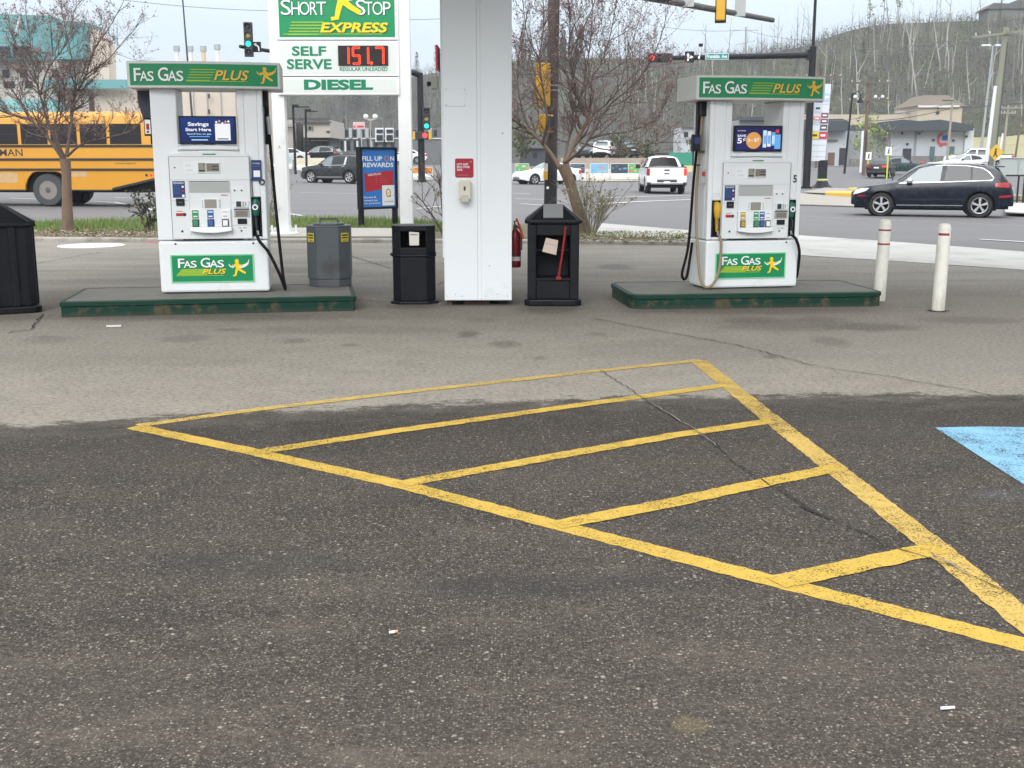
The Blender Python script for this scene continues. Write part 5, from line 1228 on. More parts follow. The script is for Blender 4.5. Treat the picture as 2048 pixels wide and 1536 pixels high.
BIG = dict(L=5.0, W=1.98, axf=.98, axr=3.88, tr=.39, sill=.28, arch=M_trim, spokes=6, tum=.30, pr=.14,
    top=[(0, .70), (.04, .86), (.16, .98), (.6, 1.07), (1.2, 1.14), (1.42, 1.17), (1.75, 1.40), (2.05, 1.60), (2.3, 1.69), (2.8, 1.74), (3.8, 1.73), (4.5, 1.69), (4.68, 1.65), (4.78, 1.42), (4.88, 1.14), (4.97, 1.05), (5.0, .80), (5.0, .6)],
    belt=[(0, .60), (.05, .76), (.2, .92), (.8, 1.01), (1.5, 1.08), (2.6, 1.11), (4.3, 1.14), (4.75, 1.12), (5.0, .8)],
    side=[('window', [(1.68, 1.10), (2.12, 1.52), (2.4, 1.59), (2.62, 1.60), (2.60, 1.12)], M_glassl), ('window', [(2.69, 1.12), (2.71, 1.60), (3.50, 1.60), (3.46, 1.15)], M_glass), ('window', [(3.68, 1.16), (3.72, 1.59), (4.35, 1.57), (4.52, 1.52), (4.58, 1.18)], M_glass), ('window_trim', [(3.49, 1.14), (3.55, 1.62), (3.68, 1.62), (3.64, 1.15)], M_silver), ('window_trim', [(1.6, 1.07), (1.68, 1.095), (3.6, 1.145), (3.6, 1.12)], M_silver), ('headlight', [(.04, .72), (.04, .86), (.22, .92), (.26, .74)], M_head),
          ('taillight', [(4.62, .86), (4.62, 1.16), (4.86, 1.16), (4.95, .86)], M_tail), ('sill_trim', [(1.4, .36), (1.4, .42), (3.45, .42), (3.45, .36)], M_silver), ('lower_cladding', [(1.4, .30), (1.4, .355), (3.45, .355), (3.45, .30)], M_trim), ('door_line', [(2.65, .44), (2.65, 1.1), (2.66, 1.1), (2.66, .44)], M_well), ('door_line', [(1.55, .44), (1.53, 1.06), (1.54, 1.06), (1.56, .44)], M_well), ('door_handle', [(2.40, .99), (2.40, 1.015), (2.62, 1.02), (2.62, .995)], M_silver), ('door_handle', [(3.36, 1.02), (3.36, 1.045), (3.58, 1.05), (3.58, 1.025)], M_silver)],
    tops=[(1.48, 2.14, .88, 'windscreen', M_glass), (4.70, 4.87, .86, 'rear_window', M_glass)],
    boxes=[('mirror', (1.74, 1.92, -1.14, -.95, 1.08, 1.24), M_greyp, .05), ('mirror', (1.74, 1.92, .95, 1.14, 1.08, 1.24), M_greyp, .05), ('roof_rail', (2.2, 4.4, -.64, -.60, 1.715, 1.77), M_trim), ('roof_rail', (2.2, 4.4, .60, .64, 1.715, 1.77), M_trim), ('number_plate', (4.99, 5.02, -.26, .26, .82, .95), M_plate), ('rear_bumper', (4.85, 5.03, -.8, .8, .42, .62), M_trim, .04), ('grille', (-.01, .05, -.5, .5, .5, .84), M_trim, .03)])
p = gp(664, 367)
car('parked_suv', 'graphite grey large SUV crossing the junction behind the rewards poster', 'suv', tuple(p + Vector((0.3, 1.2, 0))), R(-27), BIG, M_greyp)
PICK = dict(L=5.85, W=2.04, axf=.98, axr=4.72, tr=.41, sill=.36, arch=None, pf=.12, pr=.02, tum=.47, spokes=6, tw=.28,
    top=[(0, .9), (.03, 1.12), (.2, 1.22), (1.4, 1.29), (1.55, 1.31), (1.9, 1.60), (2.15, 1.83), (2.4, 1.90), (3.2, 1.91), (3.75, 1.86), (3.82, 1.82), (3.98, 1.33), (4.0, 1.32), (5.80, 1.34), (5.84, 1.30), (5.85, 1.2)],
    belt=[(0, .85), (.05, 1.08), (.3, 1.17), (1.6, 1.25), (3.9, 1.28), (5.85, 1.27)],
    side=[('window', [(1.82, 1.27), (2.2, 1.70), (2.5, 1.77), (2.75, 1.77), (2.72, 1.29)], M_glass), ('window', [(2.83, 1.29), (2.85, 1.77), (3.55, 1.75), (3.70, 1.31)], M_glass), ('taillight', [(5.66, .95), (5.66, 1.26), (5.84, 1.26), (5.84, .95)], M_tail), ('headlight', [(.03, .95), (.03, 1.1), (.25, 1.14), (.25, .98)], M_head), ('door_line', [(2.78, .5), (2.78, 1.27), (2.79, 1.27), (2.79, .5)], M_well), ('door_line', [(4.02, .62), (4.02, 1.30), (4.035, 1.30), (4.035, .62)], M_well), ('sill_trim', [(1.5, .36), (1.5, .45), (4.2, .45), (4.2, .36)], M_trim)],
    tops=[(1.62, 2.24, .9, 'windscreen', M_glass), (3.825, 3.965, .80, 'rear_window', glass('dark_rear_glass', (.006, .007, .008), .12, spec=.15), .03)],
    boxes=[('taillight', (5.83, 5.87, -1.0, -.85, .92, 1.27), M_tail), ('taillight', (5.83, 5.87, .85, 1.0, .92, 1.27), M_tailon), ('tailgate', (5.80, 5.872, -.84, .84, .72, 1.32), M_whitep, .03), ('tailgate_cap_shadow', (5.795, 5.876, -.93, .93, 1.322, 1.365), M_trim), ('bed_rail', (4.05, 5.79, -1.0, -.90, 1.30, 1.355), M_trim), ('bed_rail', (4.05, 5.79, .90, 1.0, 1.30, 1.355), M_trim), ('tailgate_handle', (5.865, 5.885, -.13, .13, 1.15, 1.22), M_trim), ('tailgate_emblem', (5.8715, 5.882, -.12, .12, .99, 1.04), M_trim), ('rear_bumper', (5.78, 6.02, -.96, .96, .52, .70), M_whitep, .05), ('bumper_step', (5.86, 6.03, -.5, .5, .60, .705), M_trim), ('bumper_corner', (5.84, 6.032, -.985, -.80, .45, .60), M_trim, .03), ('bumper_corner', (5.84, 6.032, .80, .985, .45, .60), M_trim, .03), ('number_plate', (6.015, 6.035, -.16, .16, .53, .64), M_plate), ('mirror', (1.85, 2.02, -1.28, -1.03, 1.25, 1.48), M_trim, .04), ('mirror', (1.85, 2.02, 1.03, 1.28, 1.25, 1.48), M_trim, .04), ('brake_light', (3.80, 3.86, -.18, .18, 1.80, 1.84), M_tail), ('truck_chassis', (1.2, 5.7, -.62, .62, .36, .56), M_well), ('bed_floor', (4.06, 5.79, -.78, .78, 1.335, 1.345), M_trim)])  # dark tailgate cap also paints in the shadow line along the tailgate top
p = gp(1331, 388)
car('pickup_truck', 'white four door pickup truck seen from behind, stopped at the junction', 'pickup', tuple(p + Vector((.1, 2.6, 0))), R(-92), PICK, M_whitep)
SED = dict(L=4.6, W=1.8, axf=.9, axr=3.6, tr=.33, sill=.24, arch=None, tum=.45,
    top=[(0, .5), (.04, .66), (.2, .76), (.8, .86), (1.3, .93), (1.45, .97), (1.8, 1.2), (2.15, 1.38), (2.5, 1.43), (3.0, 1.41), (3.4, 1.30), (3.75, 1.12), (4.0, 1.03), (4.45, 1.02), (4.55, .97), (4.6, .75), (4.6, .5)],
    belt=[(0, .45), (.06, .6), (.25, .73), (1.3, .88), (2.5, .92), (3.8, .97), (4.4, .96), (4.6, .7)],
    side=[('window', [(1.62, .93), (2.15, 1.27), (2.5, 1.33), (2.5, .94)], M_glassl), ('window', [(2.57, .945), (2.57, 1.33), (3.0, 1.30), (3.35, 1.20), (3.60, 1.0)], M_glass), ('headlight', [(.06, .55), (.08, .68), (.35, .76), (.55, .78), (.4, .64)], M_head), ('taillight', [(4.2, .74), (4.2, .92), (4.57, .92), (4.57, .74)], M_tail), ('door_line', [(2.53, .4), (2.53, .93), (2.54, .93), (2.54, .4)], M_well), ('door_line', [(1.5, .4), (1.5, .9), (1.51, .9), (1.51, .4)], M_well)],
    tops=[(1.50, 2.2, .86, 'windscreen', M_glassl), (3.42, 3.86, .84, 'rear_window', M_glass)],
    boxes=[('mirror', (1.62, 1.78, -1.02, -.86, .93, 1.06), M_trim, .04), ('mirror', (1.62, 1.78, .86, 1.02, .93, 1.06), M_trim, .04), ('number_plate', (4.59, 4.62, -.2, .2, .66, .78), M_plate), ('grille', (-.015, .05, -.42, .42, .36, .46), M_trim, .02), ('number_plate', (-.03, .0, -.2, .2, .50, .60), M_plate), ('taillight', (4.57, 4.615, -.78, -.46, .74, .90), M_tail), ('taillight', (4.57, 4.615, .46, .78, .74, .90), M_tailon), ('rear_bumper', (4.50, 4.64, -.78, .78, .30, .46), M_trim, .04)])
p = gp(1092, 369)
SEDW = dict(SED); SEDW['tops'] = [(1.50, 2.2, .86, 'windscreen', M_glassl), (3.42, 3.86, .84, 'rear_window', M_glass)]
car('parked_sedan', 'white sedan facing left behind the black pole and the crabapple trunk', 'sedan', tuple(p + Vector((.1, .9, 0))), R(28), SEDW, M_whitep)
p = at(1772, 353.5, 93)
SEDH = dict(SED); SEDH['H'] = 1.4
car('parked_sedan', 'dark grey sedan seen from behind with red tail lights beyond the navy SUV', 'sedan', tuple(p + Vector((.3, 2.2, 0))), R(-118), SED, M_darkp)
p = at(1808, 347, 101)
car('parked_sedan', 'dark green sedan side on beyond the dark grey sedan', 'sedan', tuple(p + Vector((0, 1, 0))), R(178), SED, M_tealp)
# far parked cars, small in the picture
SUV2 = dict(SUV)
for px, py, hd, pt, S_, lb, nm in ((1925, 344, 12, M_whitep, SED, 'white sedan whose roof shows above the navy SUV', 'parked_sedan'), (1955, 339, -20, M_whitep, PICK, 'pale pickup parked behind the green grey utility pole', 'pickup_truck'),
        (640, 325, -10, M_navyp, SUV, 'dark SUV parked by the beige building above the graphite SUV', 'parked_suv'), (570, 326, 20, M_whitep, SED, 'pale sedan parked at the beige wall left of the far lamp posts', 'parked_sedan'),
        (808, 327, 5, M_whitep, SED, 'white sedan parked beyond the right post of the price sign', 'parked_sedan'), (1213, 314, -110, M_whitep, SUV, 'white SUV parked above the painted barriers', 'parked_suv'), (1180, 316, 70, M_greyp, SUV, 'grey SUV parked beside the white SUV above the barriers', 'parked_suv'), (1255, 316, -80, M_darkp, SUV, 'dark SUV parked behind the white pickup', 'parked_suv'), (960, 318, 10, M_darkp, SUV, 'dark SUV hidden behind the white column', 'parked_suv')):
    if px == 960: continue
    d0 = {570: 110, 640: 118, 808: 115, 1213: 118, 1180: 120, 1255: 125, 1925: 92, 1955: 104}[px]
    x0 = pxx(px, d0); car(nm, lb, 'suv' if 'suv' in nm else 'pickup' if 'pickup' in nm else 'sedan', (x0, d0, at(px, py, d0).z), R(hd), S_, pt, 'cars parked across the junction')
# ------------------------------------------------------------------ school bus
M_bus = pm('bus_yellow', (.58, .265, .014), .45, var=.07, scale=1.5, col2=(.5, .27, .05), amt=.12); M_busg = glass('bus_glass', (.028, .026, .03), .08)
bw = gp(95, 413.5); 
t = thing('school_bus', 'long yellow school bus passing behind the bare tree at the left edge', 'bus', (bw.x, bw.y + .1, bw.z), R(-3.5))
LX0, LX1 = -8.2, 3.62     # wheel centre at x = 0, rear of the bus at LX1
def roofp(o=0, zt=3.02):
    return [(-1.22 - o, .62), (-1.22 - o, 2.55), (-1.12 - o, 2.86), (-.85, 3.0), (-.4, zt), (.4, zt), (.85, 3.0), (1.12 + o, 2.86), (1.22 + o, 2.55), (1.22 + o, .62)]
q = MB(); rp_ = [(y_ + 1.22, z) for y_, z in roofp()]
q.prism([(a, b) for a, b in rp_ if b >= 1.0] + [(2.44, 1.06), (0, 1.06)] if False else [(0, 1.12)] + [(a, b) for a, b in rp_ if b > 1] + [(2.44, 1.12)], LX0, LX1, 'x')
# skirt with arch cutout, tail sweeping up
def skirt(x0, x1, z0a, z0b): q.add([(x0, 0, z0a), (x1, 0, z0b), (x1, 0, 1.12), (x0, 0, 1.12), (x0, .1, z0a), (x1, .1, z0b), (x1, .1, 1.12), (x0, .1, 1.12)], [(0, 1, 2, 3), (4, 7, 6, 5), (0, 4, 5, 1), (0, 3, 7, 4), (1, 5, 6, 2)])
skirt(LX0, -.74, .52, .52)
ar2 = .70
for k in range(14):
    a0, a1 = math.pi - math.pi * k / 14, math.pi - math.pi * (k + 1) / 14
    zA, zB = .53 + ar2 * math.sin(a0), .53 + ar2 * math.sin(a1)
    if max(zA, zB) < 1.12 or True: skirt(ar2 * math.cos(a0) * 1.05, ar2 * math.cos(a1) * 1.05, min(1.115, zA), min(1.115, zB))
skirt(.74, 2.15, .52, .52); skirt(2.15, LX1, .56, .88)
q.build('body', M_bus, t, smooth=30)
q = MB(); q.box(LX0 + .3, LX1 - .4, .2, 2.2, .45, 1.10); q.build('underbody', M_well, t)
for z in (1.18, 1.50, 1.92):
    q = MB(); q.box(LX0, LX1 + .01, -.03, .02, z - .035, z + .035); q.build('rub_rail', M_trim, t)
q = MB(); q.box(LX0, -.75, -.02, .02, .50, .545); q.box(.75, 2.15, -.02, .02, .50, .545); q.add([(2.15, -.02, .53), (LX1, -.02, .86), (LX1, -.02, .93), (2.15, -.02, .60), (2.15, .04, .53), (LX1, .04, .86), (LX1, .04, .93), (2.15, .04, .60)], [(0, 1, 2, 3), (4, 7, 6, 5), (0, 4, 5, 1), (3, 2, 6, 7), (1, 5, 6, 2), (0, 3, 7, 4)]); q.build('skirt_rail', M_trim, t)
kx = LX1 - .42; i = 0
while kx - .86 > LX0:
    q = MB(); w0 = .86 if i else 1.02; q.prism([(kx - w0, 1.98), (kx, 1.98), (kx, 2.58), (kx - .03, 2.61), (kx - w0 + .03, 2.61), (kx - w0, 2.58)], -.012, .03, 'y')
    wo = q.build('window', M_busg, t); q = MB(); q.box(kx - w0, kx, -.018, -.0125, 2.285, 2.30); q.build('sash', M_trim, wo); kx -= w0 + .11; i += 1
q = MB(); q.text('SPORTSMAN', -2.75, -.72, 1.60, 1.83, -.004, 0, .01); q.build('lettering', M_ink, t); q = MB(); q.text('www.sport', 2.3, 2.98, 1.33, 1.40, -.004, 0, .0); q.build('web_address', M_ink, t)
for u, mt in ((3.3, M_ink), (3.45, M_tailon)):
    q = MB(); q.disc(u, 1.0, .045, -.004, 0); q.build('marker_light', mt, t)
q = MB(); q.rect(-1.9, -.95, .75, 1.08, -.003, 0); q.rect(.78, 1.35, .95, 1.12, -.003, 0); q.build('mud_splash', pm('bus_mud', (.50, .33, .16), .7, var=.2), t)
q = MB(); q.box(LX1 - .02, LX1 + .22, .1, 2.34, .62, .88); q.build('rear_bumper', M_trim, t, bevel=.02)
q = MB(); q.box(.74, .80, .02, .7, .14, .6); q.build('mud_flap', M_rubber, t)
for (xw, sd_) in ((0, 0), (-6.6, 0), (0, 1), (-6.6, 1)):
    y_ = .20 if sd_ == 0 else 2.24; q = MB(); q.lathe([(.30, -.16), (.48, -.16), (.525, -.10), (.525, .12), (.48, .16), (.30, .16)], 32, axis='y', cap=False); wo = q.build('wheel', pm('bus_tyre', (.055, .06, .062), .8, var=.2), t, smooth=40); wo.location = (xw, y_, .525)
    q = MB(); s_ = -1 if sd_ == 0 else 1; q.lathe([(.30, s_ * .15), (.285, s_ * .11), (.2, s_ * .05), (.15, s_ * .05), (.13, s_ * .14), (.09, s_ * .15), (0, s_ * .15)], 24, axis='y'); q.build('rim', pm('bus_rim', (.22, .20, .18), .6, .2, var=.2), wo, smooth=40)
    for k in range(5):
        a = R(72 * k); q = MB(); q.lathe([(0, s_ * .062), (.045, s_ * .062), (.045, s_ * .04)], 10, axis='y', c=(.235 * math.cos(a), 0, .235 * math.sin(a))); q.build('hand_hole', M_well, wo)
# ------------------------------------------------------------------ hill across the valley, and an added ring behind
def crest_py(px):
    return lerp_tab([(-3000, 190), (-300, 196), (0, 205), (300, 214), (560, 192), (700, 172), (850, 150), (950, 132), (1040, 120), (1200, 116), (1300, 119), (1500, 112), (1600, 92), (1650, 72), (1700, 56), (1750, 48), (1830, 45), (1900, 42), (1960, 40), (2048, 30), (2400, 10), (5200, 0)], px)
def hill_pt(px, t):
    Yb = lerp_tab([(-3000, 260), (500, 270), (900, 250), (1300, 205), (1600, 185), (2048, 180), (5200, 190)], px)
    Yt = Yb + 115; Y = Yb + 115 * t
    ztop = at(px, crest_py(px), Yt).z; zb = 0.6
    k = t ** .9; x = pxx(px, Y)
    bump = mnoise.noise(Vector((x * .03, Y * .03, 1.7))) * 3.0 + mnoise.noise(Vector((x * .1, Y * .1, 4.1))) * 1.0
    bump *= sm(0, .2, t) * (1 - sm(.75, 1.0, t))
    return Vector((x, Y, zb + (ztop - zb) * k + bump))
def hill_mat():
    m, nt, b = newmat('hillside'); x = NX(nt); p = x.pos(); X, Y, Z = x.sep(p)
    n1 = x.noise(x.scale(p, .03, .03, .05), 1, 5, .65); n2 = x.noise(p, .5, 5, .7); n3 = x.noise(x.scale(p, 3, 3, .35), 1, 3, .6)
    c = x.mix(x.rng(n2, .3, .7), (.038, .034, .029), (.090, .081, .068))
    c = x.mix(x.rng(n3, .5, .8, 0, .5), c, (.16, .15, .13))
    g_ = x.math('ADD', n1, x.math('MULTIPLY', x.rng(Z, 14, 34), .16))
    c = x.mix(x.rng(g_, .47, .62, 0, .75), c, (.075, .090, .034))
    c = x.mix(x.rng(n1, .42, .32, 0, .5), c, (.05, .047, .046))
    nt.links.new(c, b.inputs['Base Color']); b.inputs['Roughness'].default_value = 1
    nt.links.new(x.bump(n2, 1.0, 2.0), b.inputs['Normal']); return m
M_hill = hill_mat()
pxs = list(range(-3000, 5201, 40)); ts = [i / 24 for i in range(25)]
h = MB(); vv = []
for t_ in ts + ['back']:
    for px in pxs:
        if t_ == 'back': v = hill_pt(px, 1.0); vv.append((v.x * 1.6, v.y * 1.6, v.z * .9))
        else: vv.append(tuple(hill_pt(px, t_)))
n_ = len(pxs); h.add(vv, [(j * n_ + i, j * n_ + i + 1, (j + 1) * n_ + i + 1, (j + 1) * n_ + i) for j in range(len(ts)) for i in range(n_ - 1)])
struct(h.build('hill', M_hill, smooth=80))
# unseen hill ring beside and behind the viewer, added to darken low reflections
h = MB(); vv = []; rings = ((170, 0), (200, 11), (250, 26), (300, 30), (420, 26))
A0, A1, NA = -62, -318, 90
for r_, z in rings:
    for i in range(NA + 1):
        a = R(90 + A0 + (A1 - A0) * i / NA); k = 1 + .2 * mnoise.noise(Vector((math.cos(a) * 3, math.sin(a) * 3, r_ * .01)))
        vv.append((r_ * math.cos(a) * 1.1, r_ * math.sin(a) * 1.1, z * k))
h.add(vv, [(j * (NA + 1) + i, j * (NA + 1) + i + 1, (j + 1) * (NA + 1) + i + 1, (j + 1) * (NA + 1) + i) for j in range(len(rings) - 1) for i in range(NA)])
struct(h.build('hill', M_hill, smooth=80))  # added unseen ring, not part of the hill across the valley
# dry grass bank at the right
h = MB(); cols_ = list(range(1900, 2700, 40)); vv = []
for (py, D) in ((338, 112), (322, 122), (300, 138), (280, 152), (270, 160)):
    for px in cols_: vv.append(tuple(at(px, py + (5 if py < 300 else 0) * math.sin(px * .02), D)))
n_ = len(cols_); h.add(vv, [(j * n_ + i, j * n_ + i + 1, (j + 1) * n_ + i + 1, (j + 1) * n_ + i) for j in range(4) for i in range(n_ - 1)])
struct(h.build('grass_bank', pm('dry_grass', (.27, .245, .13), .95, var=.25, scale=.3, col2=(.17, .19, .07), amt=.5), smooth=60))

# burnt brush: thin bare stems and tufts that nobody could count
random.seed(21)
MT = [pm('stem_grey', (.118, .108, .096), .95, var=.3, scale=.3), pm('stem_dark', (.060, .053, .048), .95, var=.3, scale=.3), pm('stem_pale', (.28, .265, .235), .95, var=.2, scale=.3)]
ML = [pm('spring_leaf', (.115, .140, .045), .9, var=.4, scale=.4), pm('olive_leaf', (.075, .090, .038), .9, var=.4, scale=.4), pm('brush_twig', (.085, .075, .062), .95, var=.4, scale=.4), pm('brush_twig_dark', (.045, .040, .036), .95, var=.4, scale=.4)]
def stem(mb, p, hgt, w_, lean, m):
    a = random.uniform(0, 6.28); top = p + Vector((lean[0] * hgt, lean[1] * hgt, hgt)); v = []
    for k in range(3): v.append(p + Vector((math.cos(a + 2.09 * k), math.sin(a + 2.09 * k), 0)) * w_)
    mb.add(v + [top], [(0, 1, 3), (1, 2, 3), (2, 0, 3)], m)
st_ = MB()
def rpx(): return random.choice((random.uniform(470, 1060), random.uniform(1040, 2100), random.uniform(1180, 2150), random.uniform(-400, 2500)))
for i in range(6500):
    px, t_ = rpx(), random.random() ** .8; p = hill_pt(px, t_); hh = random.uniform(1.5, 5.5) * (1 if px > 1000 else 1.3) * (.6 if t_ > .9 else 1)
    m = random.choices((0, 1, 2), (6, 2.5, .8 if px > 1200 else .3))[0]; w_ = random.uniform(.05, .11)
    stem(st_, p, hh, w_, (random.gauss(0, .06), random.gauss(0, .04)), m)
    for k in range(2):
        q_ = p + Vector((0, 0, hh * random.uniform(.3, .8))); stem(st_, q_, random.uniform(.8, 2.0), w_ * .5, (random.uniform(-1, 1), random.uniform(-.5, .5)), m)
struct(st_.build('hillside_brush', MT), 'stuff')
st_ = MB()
for i in range(3600):
    px, t_ = rpx(), random.random() ** .75; p = hill_pt(px, t_)
    gr_ = mnoise.noise(Vector((p.x * .022, p.y * .022, 9.3))) + .25 * t_ + (.22 if 1600 < px < 1850 and t_ > .45 else 0) + (.12 if px < 1000 else 0)
    gm = gr_ > .10; kk = random.randint(10, 22); s_ = random.uniform(.8, 1.9)
    for k in range(kk):
        o = Vector((random.gauss(0, .55), random.gauss(0, .55), abs(random.gauss(.5, .6)))) * s_; q_ = p + o; r_ = random.uniform(.08, .27)
        e1 = Vector((random.uniform(-1, 1), random.uniform(-1, 1), random.uniform(-1, 1))).normalized() * r_; e2 = Vector((random.uniform(-1, 1), random.uniform(-1, 1), random.uniform(-.3, 1))).normalized() * r_
        m = random.choice((0, 0, 1)) if gm else random.choice((2, 2, 3))
        st_.add([q_ - e1, q_ + e2, q_ + e1, q_ - e2 * .8], [(0, 1, 2, 3)], m)
struct(st_.build('undergrowth', ML), 'stuff')

# dead trunks one can tell apart
def snag_mesh(seed, hgt, forks, w_):
    random.seed(seed); q = MB(); lean = random.uniform(-.08, .08)
    pts = [Vector((lean * hgt * (i / 6) ** 1.3 + random.gauss(0, .05), random.gauss(0, .05), hgt * i / 6)) for i in range(7)]
    q.tube(pts, [w_ * (1 - .75 * i / 6) for i in range(7)], 5)
    for k in range(forks):
        i = random.randint(2, 5); d = Vector((random.choice((-1, 1)) * random.uniform(.25, .8), random.uniform(-.3, .3), random.uniform(.3, 1))).normalized(); l = hgt * random.uniform(.08, .28)
        q.tube([pts[i], pts[i] + d * l * .5 + Vector((0, 0, .05)), pts[i] + d * l + Vector((0, 0, l * .2))], [w_ * .5, w_ * .3, w_ * .1], 4)
    return q
M_snagp = pm('bleached_trunk', (.38, .36, .32), .9, var=.15, scale=.5); M_snagg = pm('grey_trunk', (.20, .18, .165), .9, var=.2, scale=.5); M_snagd = pm('charred_trunk', (.055, .047, .042), .95, var=.2, scale=.5)
snags = []
for k in range(9):
    o = snag_mesh(40 + k, (10, 8, 12, 7, 9, 11, 6.5, 9, 13)[k], (1, 2, 3, 1, 2, 4, 1, 2, 5)[k], (.105, .10, .115, .09, .10, .10, .09, .11, .105)[k]).build('dead_tree', (M_snagp, M_snagp, M_snagg, M_snagp, M_snagg, M_snagd, M_snagp, M_snagp, M_snagd)[k], smooth=60)
    snags.append(o)
def put_snag(k, px, t_, s_=1.0, tilt=None):
    o = snags[k] if not snags[k].get('used') else snags[k].copy()
    if o is not snags[k]: C.objects.link(o)
    snags[k]['used'] = True
    p = hill_pt(px, t_); o.location = (p.x, p.y, p.z - .3); o.rotation_euler = (0, tilt if tilt is not None else random.gauss(0, .07), random.uniform(-.6, .6)); o.scale = (s_, s_, s_)
    tone = ('bleached', 'bleached', 'grey', 'bleached', 'grey', 'charred', 'bleached', 'bleached', 'charred')[k]
    ridge = t_ > .86
    o['label'] = {'bleached': 'bare bleached dead trunk on the burnt hillside', 'grey': 'bare grey dead trunk on the burnt hillside', 'charred': 'dark charred dead trunk on the burnt hillside'}[tone] if not ridge else {'bleached': 'bare bleached dead trunk on the ridge against the sky', 'grey': 'bare grey dead trunk on the ridge against the sky', 'charred': 'dark charred dead trunk on the ridge against the sky'}[tone]
    o['category'] = 'dead tree'; o['group'] = 'bare dead trunks on the hillside' if not ridge else 'bare dead trunks along the ridge'
    return o
random.seed(77)
# the trunks that stand out most, placed by eye
for k, px, t_, s_, ti in ((0, 1805, .62, 1.35, .02), (1, 1868, .50, 1.7, -.16), (0, 1876, .50, 1.55, .03), (3, 1886, .42, 1.7, -.08), (6, 1892, .47, 1.3, -.02), (7, 1830, .25, 1.7, -.2), (1, 1838, .34, 1.0, .22), (0, 1816, .30, 1.2, -.04), (7, 1715, .16, 1.7, -.08), (3, 1680, .2, 1.5, 0), (1, 1775, .10, 1.45, -.04),
        (3, 1790, .08, 1.2, 0), (6, 1768, .05, 1.1, .1), (4, 1810, .05, 1.1, 0), (0, 1640, .3, 1.3, .02), (1, 1655, .42, 1.0, .1), (3, 1550, .25, 1.3, 0), (0, 1290, .42, 1.3, -.05), (1, 1268, .38, 1.2, .04), (3, 1276, .30, 1.4, -.02), (6, 1330, .35, 1.0, .1), (7, 1500, .3, 1.2, .05), (0, 1420, .45, 1.2, 0), (1, 1930, .22, 1.2, -.1), (3, 1902, .13, 1.2, 0), (6, 1898, .11, 1.1, .1), (7, 1965, .3, 1.2, .12), (0, 2030, .4, 1.1, -.05)):
    put_snag(k, px, t_, s_, ti)
for i in range(120):
    px = random.uniform(1180, 2090) if random.random() < .8 else random.uniform(560, 1180); t_ = random.uniform(.03, .82)
    put_snag(random.choice((0, 1, 2, 2, 3, 4, 4, 5, 6)), px, t_, random.uniform(.55, 1.15))
for i in range(44):
    px = random.choice((random.uniform(1200, 2080), random.uniform(1560, 2080), random.uniform(1180, 1640), random.uniform(830, 1040))); put_snag(random.choice((2, 4, 5, 5, 8, 8)), px, random.uniform(.88, 1.0), random.uniform(.5, 1.05))
# conifers and young aspens
def conifer(seed, hgt, wd):
    random.seed(seed); q = MB()
    for i in range(int(420)):
        z = random.random() ** .8 * .93 + .05; r_ = wd * (1 - z) * random.uniform(.3, 1.05) + .15; a = random.uniform(0, 6.28); p = Vector((r_ * math.cos(a), r_ * math.sin(a), z * hgt - r_ * .25)); s_ = random.uniform(.18, .42)
        e1 = Vector((math.cos(a), math.sin(a), -.35)) * s_; e2 = Vector((-math.sin(a), math.cos(a), random.uniform(-.3, .3))) * s_ * .5
        q.add([p - e1, p + e2, p + e1, p - e2], [(0, 1, 2, 3)])
    return q
M_con = pm('spruce_needles', (.030, .042, .028), .9, var=.4, scale=.6); M_bark = pm('bark', (.105, .085, .068), .95, var=.3, scale=4, bump=.5)
cons = []
for k in range(3):
    t = thing('spruce_tree', 'dark green spruce standing among bare trunks on the far hillside', 'spruce', (0, 0, 0), 0, 'dark spruces on the hillside')
    conifer(90 + k, (11, 9, 13)[k], (1.9, 1.8, 2.1)[k]).build('crown', M_con, t); q = MB(); q.tube([(0, 0, -.3), (0, 0, (10, 8, 12)[k])], [.14, .03], 5); q.build('trunk', M_bark, t); cons.append(t)
first = [True] * 3
def put_con(k, px, t_, s_):
    o = cons[k] if first[k] else copy_tree(cons[k]); first[k] = False
    p = hill_pt(px, t_); o.location = p; o.scale = (s_, s_, s_); o.rotation_euler = (0, 0, random.uniform(0, 6)); return o
for i in range(22): put_con(random.randint(0, 2), random.uniform(1035, 1160), random.uniform(.8, .98), random.uniform(.6, 1.05))
for i in range(16): put_con(random.randint(0, 2), random.choice((random.uniform(710, 730), random.uniform(760, 800), random.uniform(670, 700), random.uniform(800, 1000))), random.uniform(.35, .95), random.uniform(.7, 1.15))
for i in range(10): put_con(random.randint(0, 2), random.uniform(1620, 1800), random.uniform(.4, .75), random.uniform(.35, .55))
put_con(2, 965, .95, 1.0); put_con(0, 690, .06, .8)
random.seed(5)
